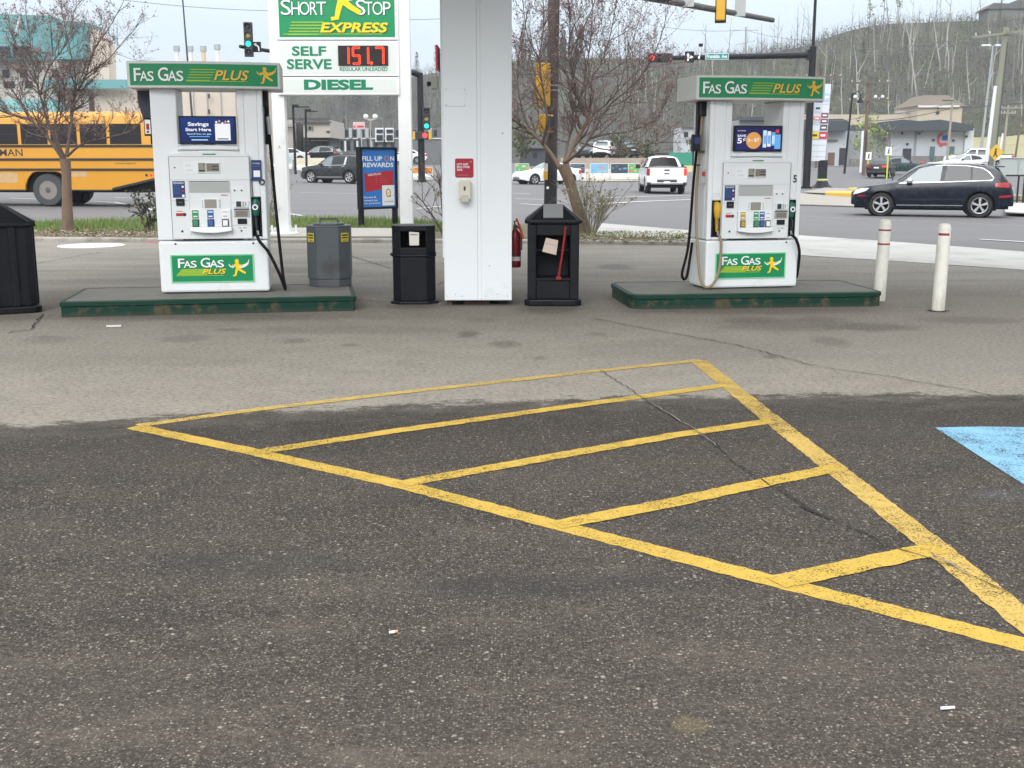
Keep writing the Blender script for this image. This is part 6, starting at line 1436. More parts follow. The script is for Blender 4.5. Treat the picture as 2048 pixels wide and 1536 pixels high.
def leafy(seed, hgt, cz, cr, n, mat, tr, leaf=.2, limb=9):
    """trunk with limbs and a crown of loose leaf clumps; returns (crown, trunk)"""
    random.seed(seed); tb, cb = MB(), MB(); tb.tube([(0, 0, -.2), (random.uniform(-.1, .1), 0, hgt * .5), (random.uniform(-.15, .15), 0, hgt * .95)], [tr, tr * .65, tr * .12], 6)
    for i in range(limb):
        z = hgt * random.uniform(max(.15, cz - .35), .9); a = random.uniform(0, 6.28); l = cr * random.uniform(.5, 1.05); e_ = Vector((l * math.cos(a), l * math.sin(a), z + l * random.uniform(.4, .9)))
        tb.tube([(0, 0, z), Vector((0, 0, z)).lerp(e_, .5) + Vector((0, 0, -.1)), e_], [tr * .35, tr * .22, tr * .06], 4)
        for j in range(n // limb):
            k = random.uniform(.3, 1.1); c_ = Vector((0, 0, z)).lerp(e_, k) + Vector((random.gauss(0, .22), random.gauss(0, .22), random.gauss(0, .2))) * cr
            s_ = leaf * random.uniform(.5, 1.3); e1 = Vector((random.gauss(0, 1), random.gauss(0, 1), random.gauss(0, 1))).normalized() * s_; e2 = Vector((random.gauss(0, 1), random.gauss(0, 1), random.gauss(0, 1))).normalized() * s_
            cb.add([c_ - e1, c_ + e2, c_ + e1, c_ - e2], [(0, 1, 2, 3)], random.choice((0, 0, 0, 1)))
    return cb, tb
M_asp = [pm('aspen_leaf', (.20, .26, .10), .8, var=.3), pm('aspen_leaf_dark', (.10, .14, .05), .8, var=.3)]
for px, tp, s_, lb in ((1722, .93, .9, 'short pale green aspen left of two taller ones on the ridge'), (1750, .92, 1.2, 'slender dark leaved aspen between two others on the ridge'), (1778, .92, 1.25, 'tall pale green aspen rightmost of three on the ridge')):
    p = hill_pt(px, tp); t = thing('aspen_tree', lb, 'tree', tuple(p), 0, 'young aspens on the ridge')
    c_, b_ = leafy(px, 10.5 * s_, .7, 1.2, 150, None, .12, .22, 12); c_.build('crown', M_asp if px != 1750 else M_asp[::-1], t); b_.build('trunk', M_snagg, t)
p = hill_pt(2010, .98)
t = thing('house', 'grey roofed house on the ridge at the top right corner', 'house', (p.x, p.y, p.z - 1), R(-6))
q = MB(); q.box(-7, 12, 0, 8, 0, 3.4); q.build('wall', pm('house_wall', (.16, .155, .14), .8), t); q = MB(); q.prism([(-8, 3.4), (13, 3.4), (9, 6.2), (2, 6.4), (-2.5, 4.6), (-6, 4.8)], -.6, 8.6, 'y'); q.build('roof', pm('house_roof', (.10, .098, .09), .9), t)

# ------------------------------------------------------------------ buildings
def bb(x0, x1, yt, yb, D):
    a = at(x0, yt, D); b = at(x1, yb, D); return a.x, b.x, b.z, a.z
def wall(mb, px0, px1, yt, yb, D, dep=8, m=0, low=True):
    x0, x1, z0, z1 = bb(px0, px1, yt, yb, D); mb.box(x0, x1, D, D + dep, z0 if not low else min(z0, -.5), z1, m)
def face(name, px0, px1, yt, yb, D, mat, parent, th=.12, m=0):
    x0, x1, z0, z1 = bb(px0, px1, yt, yb, D); q = MB(); q.box(x0, x1, D - th, D - .004, z0, z1); return q.build(name, mat, parent)
M_win = glass('far_window', (.025, .03, .035), .08); M_pink = pm('pale_pink_wall', (.46, .42, .39), .85, var=.06, scale=.2); M_teal = pm('teal_cladding', (.125, .31, .32), .5, var=.08, scale=.3); M_beige = pm('beige_wall', (.55, .48, .40), .85, var=.05, scale=.2)
M_wpil = pm('pale_pilaster', (.62, .61, .60), .8, var=.03)
D = 100
t = thing('office_building', 'pale pink building with a curved teal top storey and teal bands behind the school bus', 'building', (0, 0, 0))
q = MB(); wall(q, -400, 186, 112, 330, D, 3); q.build('wall', M_pink, t)
x0, x1, z0, z1 = bb(-420, 188, 32, 122, D); q = MB(); cxx = (x0 + x1) / 2; n = 30
for (pa, pb, yt, o) in ((-420, 105, 31, 0), (108, 188, 48, .6)):
    a0, a1, zz0, zz1 = bb(pa, pb, yt, 122, D)
    arcp = [(a0 + (a1 - a0) * i / 16, D - 1.5 - o + (1.5 * (abs(2 * i / 16 - 1)) ** 2.2)) for i in range(17)]; q.prism(arcp + [(a1, D + 2.5), (a0, D + 2.5)], zz0, zz1, 'z')
q.build('top_storey', M_teal, t, smooth=40)
q = MB(); q.tube([at(31, 68, D - 2.2), at(41, 33, D - 2.2)], .10, 6); q.build('pipe', M_wpil, t)
for a, b in ((-70, 22), (28, 64)): face('window', a, b, 93, 116, D - 1.55, M_win, t, .25)
a = [at(165, 62, D - .2), at(190, 58, D - .2), at(219, 86, D - .2), at(222, 160, D - .2), at(165, 160, D - .2)]
q = MB(); q.prism([(p.x, p.z) for p in a], D - .6, D + 1.2, 'y'); q.build('end_wall', M_beige, t)
for a, b, g_ in ((104, 120, 0), (134, 149, 1), (168, 180, 1), (40, 55, 0), (5, 20, 0)): face('window', a, b, 140, 155, D, M_win if not g_ else glass('teal_window', (.09, .17, .19), .1), t)
for a, b in ((8, 30), (50, 66)): face('window', a, b, 163, 176, D, M_win, t)
face('teal_band', 92, 258, 160, 178, D - .7, M_teal, t, .6)
face('entrance_canopy', 14, 132, 202, 228, D - .2, pm('teal_canopy', (.20, .46, .45), .5), t, 2.5)
q = MB(); wall(q, 187, 519, 177, 330, D, 12); q.build('annex_wall', M_beige, t)
for a in (386, 414, 441, 300, 330, 470): face('pilaster', a, a + 6, 179, 300, D, M_wpil, t, .3)
for yy in (188, 219): face('wall_lamp', 417.5, 420.5, yy, yy + 9, D - .31, M_ink, t, .3)
for px, mt in ((355, M_wpil), (382, M_wpil), (408, pm('rusty_stack', (.55, .42, .30), .8, var=.2)), (436, M_wpil)):
    a = at(px, 128 - (3 if px == 436 else 0), D + 6); b = at(px, 178, D + 6); q = MB(); top_ = at(px, 92 if px < 430 else 89, D + 6).z
    q.tube([(a.x, D + 6, b.z - 1), (a.x, D + 6, top_)], .20, 10, 0); q.tube([(a.x, D + 6, top_ - .45), (a.x, D + 6, top_)], .29, 10, 1); q.build('roof_stack', [mt, M_steel], t)
D = 120
t = thing('shop_building', 'beige two storey building with dark cornice beyond the graphite SUV', 'building', (0, 0, 0))
M_cor = pm('dark_cornice', (.085, .078, .075), .7); M_bshop = pm('beige_stucco', (.44, .40, .355), .85, var=.05, scale=.2)
q = MB(); wall(q, 606, 661, 240, 275, D, 10, low=False); wall(q, 480, 588, 240, 330, D + 1, 9); q.build('wall', M_bshop, t)
q = MB(); wall(q, 589, 604, 246, 330, D + 3, 7); wall(q, 606, 661, 277, 330, D + 2.5, 7); q.build('recess_wall', pm('dark_recess', (.07, .065, .06), .8), t)
face('cornice', 480, 663, 235.5, 238.5, D - .1, M_cor, t, .4); face('cornice', 589, 663, 243.5, 246, D - .1, M_cor, t, .3); face('cornice', 480, 588, 254, 255.5, D + .9, M_cor, t, .2); face('parapet_panel', 590, 659, 239, 243, D, M_wpil, t, .1)
face('sign_band', 622, 655, 280, 282, D + 2.4, M_wpil, t, .2); face('window', 617, 623, 253, 260, D, M_win, t); face('window', 653, 660, 262, 265, D, M_win, t); face('window', 608, 655, 290, 312, D + 2.4, M_win, t)
for a in (613.5, 625): face('shutter', a, a + 1.2, 253, 263, D, M_ink, t)
for a in (575, 605, 606 + 10, 635, 657): face('post', a, a + 1.6, 254 if a < 590 else 276, 318, D - .5, M_blackmetal, t, .2)
D = 140
t = thing('townhouses', 'row of grey and white townhouses with tall dark windows beside the beige shop building', 'building', (0, 0, 0))
q = MB(); wall(q, 663, 900, 257, 330, D, 10); q.build('wall', pm('slate_wall', (.14, .145, .15), .8, var=.1), t)
for a in (668, 683, 698, 715, 731, 857): face('white_bay', a, a + 7, 256, 276, D, pm('pale_bay', (.36, .37, .38), .8), t, .4)
for a in (751, 771): 
    face('white_frame', a, a + 17, 256, 284, D, pm('frame_white', (.66, .68, .70), .7), t, .5); face('window', a + 2, a + 15, 259, 266, D - .5, M_win, t, .15); face('window', a + 2, a + 15, 270, 281, D - .5, M_win, t, .15)
for a in (676, 691, 706, 722, 738, 792, 812, 826, 842, 868): face('window', a, a + 6, 260, 273, D, M_win, t, .1)
face('lower_band', 663, 900, 276, 278, D, M_wpil, t, .15)
for a in (667, 680, 694, 707, 719, 734, 748, 766, 782): face('window', a, a + 7, 281, 300, D, M_win, t, .15)
for a in (675, 689, 713, 741): face('garage_trim', a, a + 4, 282, 303, D, M_wpil, t, .2)
D = 132
t = thing('board_sign', 'red and white board sign on a post above the townhouses', 'sign', (0, 0, 0))
x0, x1, z0, z1 = bb(706, 730, 244, 258, D); q = MB(); q.box(x0, x1, D - .1, D, z0, z1, 0); q.rect(x0 + .05, x1 - .1, z0 + .15, (z0 + z1) / 2, D - .105, 1); q.rect(x0 + .25, x0 + .5, z0 + .2, (z0 + z1) / 2 - .05, D - .11, 0); q.build('board', [pm('board_pink', (.6, .42, .42), .6), pm('board_red', (.45, .05, .06), .6)], t)
q = MB(); q.tube([(x0 + .9, D + .15, -.3), (x0 + .9, D + .15, z1)], .10, 6); q.build('post', M_steel, t)
# right side
D = 132
t = thing('white_building', 'long white and grey commercial building with a dark sloping roof below the hill', 'building', (0, 0, 0))
M_ww = pm('white_panel', (.44, .465, .49), .6, var=.03, scale=.3); M_gw = pm('grey_panel', (.26, .27, .285), .6, var=.04, scale=.3); M_droof = pm('dark_roof', (.045, .055, .065), .5, var=.1)
q = MB(); wall(q, 1600, 1776, 262, 340, D + 1, 12); q.build('wall', M_gw, t)
q = MB(); wall(q, 1777, 1940, 250, 340, D, 13); q.build('wall', M_ww, t); q = MB(); wall(q, 1655, 1692, 262, 340, D - .5, 3); q.build('wing_wall', M_ww, t)
pts = [(1748, 262), (1748, 246), (1796, 240), (1830, 243), (1870, 240), (1936, 251), (1936, 262)]; pts = [at(a, b, D) for a, b in pts]
q = MB(); q.prism([(p.x, p.z) for p in pts], D - 1.6, D + 10, 'y'); q.build('roof', M_droof, t)
pts = [(1600, 262), (1600, 240), (1680, 238), (1694, 244), (1694, 262)]; pts = [at(a, b, D - 1) for a, b in pts]; q = MB(); q.prism([(p.x, p.z) for p in pts], D - 2, D + 3, 'y'); q.build('roof', M_droof, t)
face('fascia', 1845, 1930, 259, 264, D, M_gw, t, .5); face('corner_panel', 1929, 1940, 257, 332, D, pm('corner_white', (.52, .55, .58), .6), t, .4)
M_stone = pm('stone_base', (.20, .185, .17), .9, var=.3, scale=2); M_door = pm('dark_door', (.025, .027, .032), .5)
for a, b in ((1777, 1805), (1821, 1858), (1870, 1898), (1908, 1928), (1700, 1776)): face('stone_base', a, b, 312 if a > 1776 else 318, 334, D if a > 1776 else D + 1, M_stone, t, .2)
do = face('door', 1806, 1820, 297, 332, D, M_door, t, .15)
for a in (1860, 1899): face('window', a, a + 7, 293, 321, D, glass('tall_window', (.10, .15, .16), .1), t, .2)
for a in (1830, 1777): face('panel_joint', a, a + 1, 252, 312, D, M_gw, t, .06)
for a, b in ((1803, 267), (1838, 267), (1866, 280), (1906, 281), (1814, 288), (1932, 273), (1690, 288)): face('wall_lamp', a - 1.5, a + 1.5, b - 2, b + 2, D - .42 if a > 1928 else D, M_ink, t, .3)
face('door', 1679, 1690, 296, 330, D - .5, M_door, t, .1); face('timber_door', 1656, 1668, 305, 330, D - .5, pm('timber', (.14, .08, .06), .8), t, .1); face('awning', 1655, 1674, 279, 282, D - .5, pm('brown_trim', (.2, .14, .12), .8), t, .3)
lx0, lx1, lz0, lz1 = bb(1876, 1897, 266, 292, D); q = MB(); u, v = (lx0 + lx1) / 2, (lz0 + lz1) / 2
q.stroke([(lx0 + .45 * (1 - math.cos(R(a))) - .05, v + (lz1 - lz0) * .46 * math.cos(R(180 * i / 10))) for i, a in enumerate(range(0, 181, 18))] if False else [(lx0 + .55 - .5 * math.sin(R(18 * i)), v + (lz1 - lz0) * .46 * math.cos(R(18 * i))) for i in range(11)], .28, D - .12, 0)
q.rect(lx0 + .5, lx1, v - .1, v + .45, D - .14, 1); q.rect(lx0 + .4, lx1 - .2, lz0 + .1, lz0 + .35, D - .13, 0); q.build('logo_sign', [pm('logo_red', (.55, .05, .09), .5), pm('logo_blue', (.03, .07, .35), .5)], t)
D = 165
t = thing('tower_building', 'cream building with a brown roofed square tower behind the white building', 'building', (0, 0, 0))
M_crm = pm('cream_wall', (.45, .385, .30), .85, var=.05, scale=.2)
q = MB(); wall(q, 1560, 1850, 229, 330, D, 12); q.build('wall', M_crm, t)
x0, x1, z0, z1 = bb(1836, 1916, 212, 330, D - 3); q = MB(); q.box(x0, x1, D - 3, D + 6, 0, z1); q.build('tower', M_crm, t)
za = at(1870, 191, D).z; q = MB(); q.add([(x0 - .4, D - 3.4, z1), (x1 + .4, D - 3.4, z1), (x1 + .4, D + 6.4, z1), (x0 - .4, D + 6.4, z1), (x0 + 1.6, D - .5, za), (x1 - 1.2, D - .5, za), (x1 - 1.2, D + 4, za), (x0 + 1.6, D + 4, za)], [(3, 2, 1, 0), (4, 5, 6, 7), (0, 1, 5, 4), (1, 2, 6, 5), (2, 3, 7, 6), (3, 0, 4, 7)]); q.build('roof', pm('brown_shingle', (.15, .125, .10), .9, var=.2, scale=1), t)
face('cornice', 1835, 1917, 211, 215, D - 3.01, M_wpil, t, .4)
q = MB(); p = at(1876, 225, D - 3.2); q.disc(p.x, p.z, .28, D - 3.1, 0); p = at(1876, 216, D - 3.2); q.disc(p.x, p.z, .15, D - 3.12, 0); q.build('horn', M_ink, t)
for a in (1790, 1810, 1827): face('roof_unit', a, a + 11, 223, 228, D + 2, pm('roof_unit', (.35, .36, .36), .7), t, 2)
# low far sheds between, seen through the crabapple twigs
D = 128
for a, b, yt, mt, nm, lb in ((1040, 1105, 297, pm('slate_shed', (.055, .058, .07), .8), 'shed', 'dark slate shed beyond the white sedan'), (1145, 1230, 300, pm('brick_low', (.24, .18, .155), .9, var=.2), 'low_building', 'low reddish building beyond the painted barriers'), (1262, 1340, 306, pm('tan_low', (.30, .24, .2), .9, var=.15), 'low_building', 'low tan building beyond the white pickup'), (1363, 1402, 255, M_ww, 'white_shed', 'small white block with a dark roof edge left of the numbered pump')):
    t = thing(nm, lb, 'building', (0, 0, 0)); q = MB(); wall(q, a, b, yt, 332, D, 6); q.build('wall', mt, t)
    face('roof_edge', a - 1, b + 1, yt - 3, yt - .3, D, pm('roof_edge_grey', (.12, .12, .125), .8), t, .5)
    for k in range(max(1, (b - a) // 22)):
        w0 = a + 5 + k * 21; face('window', w0, w0 + 8, yt + 9, yt + 19, D, M_win, t, .1)
t = thing('grey_block', 'grey flat roofed block right of the white shed behind the pump screen', 'building', (0, 0, 0)); q = MB(); wall(q, 1478, 1560, 240, 332, 128, 8); q.build('wall', M_gw, t); face('fascia', 1477, 1560, 234, 241, 128, M_droof, t, .8)
# barriers and hoardings
xa, xb = pxx(1120, 116), pxx(1345, 116); zt_ = at(1213, 316, 118).z
q = MB(); q.add([(xa, 112, .3), (xb, 112, .3), (xb, 114.5, zt_), (xa, 114.5, zt_), (xa, 145, zt_), (xb, 145, zt_), (xb, 145, .3), (xa, 145, .3)], [(0, 1, 2, 3), (3, 2, 5, 4), (0, 3, 4, 7), (1, 6, 5, 2)])
struct(q.build('raised_ground', pm('bank_earth', (.20, .165, .13), .95, var=.3, scale=.5)))
random.seed(4)
def barrier(px0, px1, yt, yb, D, face_m, label, base=True):
    x0, x1, z0, z1 = bb(px0, px1, yt, yb, D); t = thing('concrete_barrier', label, 'barrier', ((x0 + x1) / 2, D, z0 - .25), 0, 'painted road barriers'); hw = (x1 - x0) / 2; H_ = z1 - z0 + .25
    q = MB(); q.prism([(-.30, 0), (.30, 0), (.30, .22), (.13, .42), (.08, H_), (-.08, H_), (-.13, .42), (-.30, .22)], -hw, hw, 'x', 0); q.build('body', pm('barrier_concrete', (.60, .60, .57), .8, var=.1), t, bevel=.01)
    q = MB(); e = .004; q.add([(-hw * .95, -.13 - e, .45), (hw * .95, -.13 - e, .45), (hw * .95, -.08 - e, H_ - .03), (-hw * .95, -.08 - e, H_ - .03)], [(0, 1, 2, 3)], 0)
    for k in range(6):
        u = random.uniform(-.8, .8) * hw; z = random.uniform(.5, H_ - .12); y_ = -.13 + .05 * (z - .42) / (H_ - .42) - .012 - .001 * k; r_ = random.uniform(.06, .2); q.add([(u + r_ * math.cos(R(45 * j)), y_, z + r_ * .45 * math.sin(R(45 * j))) for j in range(8)], [tuple(range(8))], 1 + k % 2)
    q.build('mural', face_m, t)
MUR = lambda a, b, c, n: [pm('mural_a' + n, a, .7, var=.3, scale=3), pm('mural_b' + n, b, .7, var=.2), pm('mural_c' + n, c, .7, var=.2)]
for a, b, f_, lb in ((1140, 1170, MUR((.06, .09, .11), (.5, .52, .52), (.03, .05, .06), '1'), 'road barrier with a dark mural and white dots right of the trunk'), (1180, 1217, MUR((.15, .36, .55), (.35, .40, .32), (.5, .25, .18), '2'), 'road barrier with a light blue mural left of the black one'), (1221, 1256, MUR((.03, .045, .065), (.05, .26, .26), (.10, .28, .50), '3'), 'road barrier with a black and blue mural near the pickup'), (1257, 1280, MUR((.08, .35, .16), (.6, .12, .08), (.7, .5, .06), '4'), 'road barrier with a green, red and yellow mural beside the pickup')):
    barrier(a, b, 327, 352, 84, f_, lb)
barrier(820, 866, 334, 352, 80, MUR((.62, .20, .03), (.6, .25, .05), (.55, .17, .03), '5'), 'bright orange road barrier below the red hand signal')
barrier(546, 585, 313, 332, 96, MUR((.25, .42, .38), (.6, .36, .12), (.15, .5, .47), '6'), 'road barrier with an orange and teal mural by the left sign post')
barrier(592, 650, 316, 334, 96, MUR((.55, .50, .36), (.5, .46, .33), (.58, .53, .4), '7'), 'cream painted road barrier behind the graphite SUV')
barrier(1030, 1058, 327, 348, 86, MUR((.1, .33, .12), (.6, .2, .12), (.5, .45, .4), '8'), 'road barrier with a green mural at the white sedan front')
x0, x1, z0, z1 = bb(1338, 1398, 305, 331, 92); q = MB(); q.box(x0, x1, 92, 92.1, z0, z1, 0); q.box(x0, x1, 91.9, 92.12, z0 - .5, z0, 1)
tag(q.build('green_hoarding', [pm('hoarding_green', (.03, .24, .15), .7, var=.06), pm('hoarding_base', (.6, .52, .3), .7)]), 'green site hoarding right of the white pickup', 'hoarding')
# painted traffic island
for a, b, Da, Db, hz_ in ((1655, 1775, 56, 60.5, .26), (1700, 1800, 67, 70, .22)):
    pts = [Vector((pxx(u, d), d, 0)) for u, d in ((a, Da + .4), (a + 12, Da), (b, Da - 1.5), (b + 20, Db - 1), (b, Db), (a + 10, Db), (a - 2, Da + 1.6))]
    q = MB(); q.slab([(p.x, p.y, G(p.x, p.y) - .05) for p in pts], hz_)
    struct(q.build('traffic_island', pm('island_yellow', (.56, .36, .06), .8, var=.15, scale=1.5, col2=(.36, .28, .13), amt=.4), bevel=.03))
# mesh-screened fence and wall at the right edge
t = thing('screen_fence', 'pale grey screened fence at the right edge beyond the navy SUV', 'fence', (0, 0, 0))
x0, x1, z0, z1 = bb(2000, 2300, 316, 352, 62); q = MB(); q.box(x0, x1, 62, 62.04, z0, z1); q.build('screen', pm('fence_screen', (.36, .40, .38), .8, var=.1, scale=1.0, col2=(.5, .52, .5), amt=.3), t)
for k in range(9):
    xx = x0 + (x1 - x0) * k / 8; q = MB(); q.tube([(xx, 61.95, z0 - .6), (xx, 61.95, z1 + .03)], .03, 6); q.build('post', M_steel, t)
q = MB(); q.tube([(x0, 61.95, z1), (x1, 61.95, z1)], .025, 6); q.build('rail', M_steel, t)
t = thing('hand_rail', 'black metal handrail on the block wall at the right edge', 'railing', (0, 0, 0))
for px in (2034, 2046, 2075, 2105):
    p = at(px, 396, 44); q = MB(); q.tube([(p.x, 44, p.z - .2), (p.x, 44, at(px, 352, 44).z)], .035, 6); q.build('post', M_blackmetal, t)
a, b = at(2012, 351, 44), at(2200, 351, 44); q = MB(); q.tube([(a.x, 44, a.z), (b.x, 44, b.z)], .035, 6); q.build('rail', M_blackmetal, t)
def block_mat():
    m, nt, b = newmat('wall_block'); x = NX(nt); br_ = nt.nodes.new('ShaderNodeTexBrick'); nt.links.new(x.scale(x.coord(), 1, 1, 1), br_.inputs[0]) if False else None
    sp = x.sep(x.coord()); cmb = nt.nodes.new('ShaderNodeCombineXYZ'); nt.links.new(sp[0], cmb.inputs[0]); nt.links.new(sp[2], cmb.inputs[1]); nt.links.new(cmb.outputs[0], br_.inputs[0])
    br_.inputs['Scale'].default_value = 1.0; br_.inputs['Brick Width'].default_value = .45; br_.inputs['Row Height'].default_value = .2; br_.inputs['Mortar Size'].default_value = .02
    br_.inputs['Color1'].default_value = (.22, .18, .13, 1); br_.inputs['Color2'].default_value = (.30, .25, .18, 1); br_.inputs['Mortar'].default_value = (.05, .045, .04, 1)
    nt.links.new(br_.outputs[0], b.inputs['Base Color']); b.inputs['Roughness'].default_value = .9; return m
x0, x1, z0, z1 = bb(2005, 2300, 392, 414, 44); q = MB(); q.box(x0, x1, 44, 46, z0 - .3, z1)
tag(q.build('block_wall', block_mat()), 'low tan block retaining wall at the right edge behind the navy SUV', 'wall')
# ------------------------------------------------------------------ utility poles, lamps, signs, wires
M_wood = pm('pole_wood', (.15, .105, .08), .9, var=.25, scale=3, stretch=(3, 3, .3)); M_gwood = pm('pole_green_wood', (.23, .235, .185), .9, var=.12, scale=3, stretch=(3, 3, .3)); M_pwood = pm('pole_pale_wood', (.30, .27, .225), .9, var=.15, scale=3, stretch=(3, 3, .3)); M_galv = pm('lamp_galv', (.34, .37, .38), .5, .4); M_wpole = pm('white_conduit', (.66, .68, .72), .5, var=.05)
def upole(name, label, cat, base, top, D, r0, r1, mat, arms=(), extra=None, group='poles along the far street'):
    a, b = at(*base, D), at(*top, D); t = thing(name, label, cat, (a.x, D, a.z - .3), 0, group); d = Vector((b.x - a.x, 0, b.z - a.z + .3))
    q = MB(); q.tube([(0, 0, 0), d * .5, d], [r0, (r0 + r1) / 2, r1], 10); q.build('shaft', mat, t, smooth=60)
    for (k, hl, sl) in arms:
        p = d * k; q = MB(); q.box(-hl, hl, -.06, .06, -.06, .06); o = q.build('crossarm', mat, t); o.location = p + Vector((0, -r0 - .02, 0)); o.rotation_euler = (0, -sl, 0)
        for u in (-.9, -.5, .5, .9):
            q = MB(); q.lathe([(.0, .06), (.05, .06), (.06, .16), (.02, .24), (0, .24)], 8, c=(u * hl, 0, 0)); q.build('insulator', M_steel, o)
    return t, d
t, d = upole('utility_pole', 'brown wooden utility pole with crossarms right of the pylon sign', 'utility pole', (1727, 345), (1738, 163), 100, .17, .13, M_wood, ((.80, 1.8, .03), (.985, 1.7, 0)))
q = MB(); q.tube([(-.30, -.1, .3), d * .48 + Vector((-.30, -.1, 0))], .11, 8); q.build('conduit', M_wpole, t)
q = MB(); q.tube([d * .2 + Vector((.0, -.17, 0)), d * .48 + Vector((0, -.17, 0))], .07, 6); q.build('wrap', M_ink, t)
for u in (-1.2, .55, 1.15):
    q = MB(); q.lathe([(0, 0), (.14, .02), (.16, .14), (.08, .24), (0, .24)], 10, c=(d.x * .80 + u, -.3, d.z * .80 + .2)); q.build('cutout', M_wpole, t)
t, d = upole('utility_pole', 'thick grey green utility pole leaning right at the right edge', 'utility pole', (1980, 334), (2013, 55), 74, .23, .19, M_gwood, ((.96, 2.2, .12),))
q = MB(); q.tube([(.2, -.24, .2), d * .9 + Vector((.1, -.22, 0))], .03, 5); q.build('cable', M_dgrey, t)
t, d = upole('white_pole', 'smooth white pole close beside the thick grey green utility pole', 'pole', (1971, 333), (1991, 172), 72, .12, .10, M_wpole)
t, d = upole('flood_light', 'tall galvanised lamp pole with a twin head left of the white pole', 'street light', (1961, 310), (1986, 92), 118, .14, .09, M_galv)
q = MB(); q.box(-.9, .9, -.06, .06, -.04, .04); o = q.build('head_arm', M_galv, t); o.location = d
for u in (-.9, -.45, .45, .9):
    q = MB(); q.box(-.2, .2, -.15, .25, -.12, .06); c_ = q.build('lamp_head', M_wpole, t, bevel=.03); c_.location = d + Vector((u, 0, .1))
t, d = upole('street_light', 'pale street lamp with one flat dark head before the white building', 'street light', (1893, 330), (1906, 193), 104, .12, .09, M_pwood)
q = MB(); q.box(-.9, .1, -.09, .09, -.05, .06); o = q.build('lamp_head', M_dgrey, t, bevel=.02); o.location = d + Vector((0, 0, -.35))
t, d = upole('utility_pole', 'grey pole with two short crossarms before the dry grass bank', 'utility pole', (2005, 318), (2017, 209), 122, .13, .10, M_pwood, ((.94, 1.5, 0), (.85, .8, 0)))
q = MB(); q.tube([(-.45, -.1, .3), d * .50 + Vector((-.30, -.1, 0))], .09, 6); q.build('conduit', M_wpole, t)
t, d = upole('utility_pole', 'plain brown pole rightmost before the dry grass bank', 'utility pole', (2030, 316), (2043, 232), 126, .12, .09, M_wood)
p0 = hill_pt(1490, .9); D = p0.y
t, d = upole('utility_pole', 'weathered pole with two crossarms standing on the ridge above the mast arm', 'utility pole', (1490, 118), (1492, 54), D, .22, .18, M_pwood, ((.90, 2.9, 0), (.52, 2.4, .2)))
t, d = upole('utility_pole', 'dark pole with a broad crossarm half hidden behind the pump header', 'utility pole', (1632, 330), (1637, 128), 112, .13, .10, M_wood, ((.88, 2.3, 0),))
t, d = upole('lamp_post', 'thin black lamp post with a hanging lantern left of the wooden utility pole', 'street light', (1689, 340), (1705, 186), 92, .09, .07, M_blackmetal)
q = MB(); q.tube([d + Vector((0, 0, -.1)), d + Vector((.45, 0, .15)), d + Vector((.65, 0, -.1)), d + Vector((.65, 0, -.35))], .04, 6); q.lathe([(.08, 0), (.26, -.35), (.26, -.42), (0, -.42)], 10, c=(d.x + .65, 0, d.z - .35)); q.build('lantern', M_blackmetal, t)
for k, (a, b, c_, e_, D, sgn, lb) in enumerate(((591, 340, 586, 212, 82, 1.15, 'tall black lamp post with a long square bracket right of the left sign post'), (613, 332, 611, 221, 88, .95, 'black lamp post with a short square bracket before the beige shop building'))):
    t, d = upole('lamp_post', lb, 'street light', (a, b), (c_, e_), D, .09, .08, M_blackmetal)
    q = MB(); q.tube([d + Vector((0, 0, -.06)), d + Vector((sgn, 0, -.06))], .05, 6); q.box(d.x + sgn - .1, d.x + sgn + .1, -.1, .1, d.z - (1.6 if k == 0 else .2), d.z - .02) if False else q.box(d.x - .05, d.x + .4, -.12, .12, d.z - .05, d.z + .10); q.build('bracket', M_blackmetal, t)
t, d = upole('lamp_post', 'street lamp with two globe lights above the rewards poster', 'street light', (741, 320), (741, 236), 105, .09, .07, M_pwood)
for u in (-.42, .42):
    q = MB(); q.lathe([(0, -.25), (.2, -.15), (.25, 0), (.2, .18), (0, .26)], 10, c=(d.x + u, 0, d.z + .1)); q.tube([(d.x, 0, d.z - .2), (d.x + u, 0, d.z - .1)], .04, 5); q.build('globe', M_wpole, t, smooth=60)
t, d = upole('street_light', 'slim grey lamp post left of the red pylon panels above the white shed', 'street light', (1222, 322), (1222, 262), 120, .07, .06, M_galv)
# pylon sign
PYD = gp(1646, 376); D = PYD.y
t = thing('pylon_sign', 'tall white tenant pylon sign with coloured panels right of the numbered pump', 'sign', (0, 0, 0))
tl, tr_, bl, br2 = at(1632, 168, D), at(1662, 168, D), at(1612, 322, D), at(1650, 322, D)
q = MB(); th_ = .35
q.add([(tl.x, D - th_, tl.z), (tr_.x, D - th_ + .3, tr_.z), (br2.x, D - th_ + .3, br2.z), (bl.x, D - th_, bl.z), (tl.x, D + th_, tl.z), (tr_.x, D + th_ + .3, tr_.z), (br2.x, D + th_ + .3, br2.z), (bl.x, D + th_, bl.z)], [(3, 2, 1, 0), (4, 5, 6, 7), (0, 1, 5, 4), (1, 2, 6, 5), (2, 3, 7, 6), (3, 0, 4, 7)]); q.build('cabinet', pm('pylon_white', (.62, .66, .72), .5, var=.03), t)
def PQ(u, v, o=.02):
    a = tl.lerp(tr_, u); b = bl.lerp(br2, u); p = a.lerp(b, v); return Vector((p.x, D - th_ + .3 * u - o, p.z))
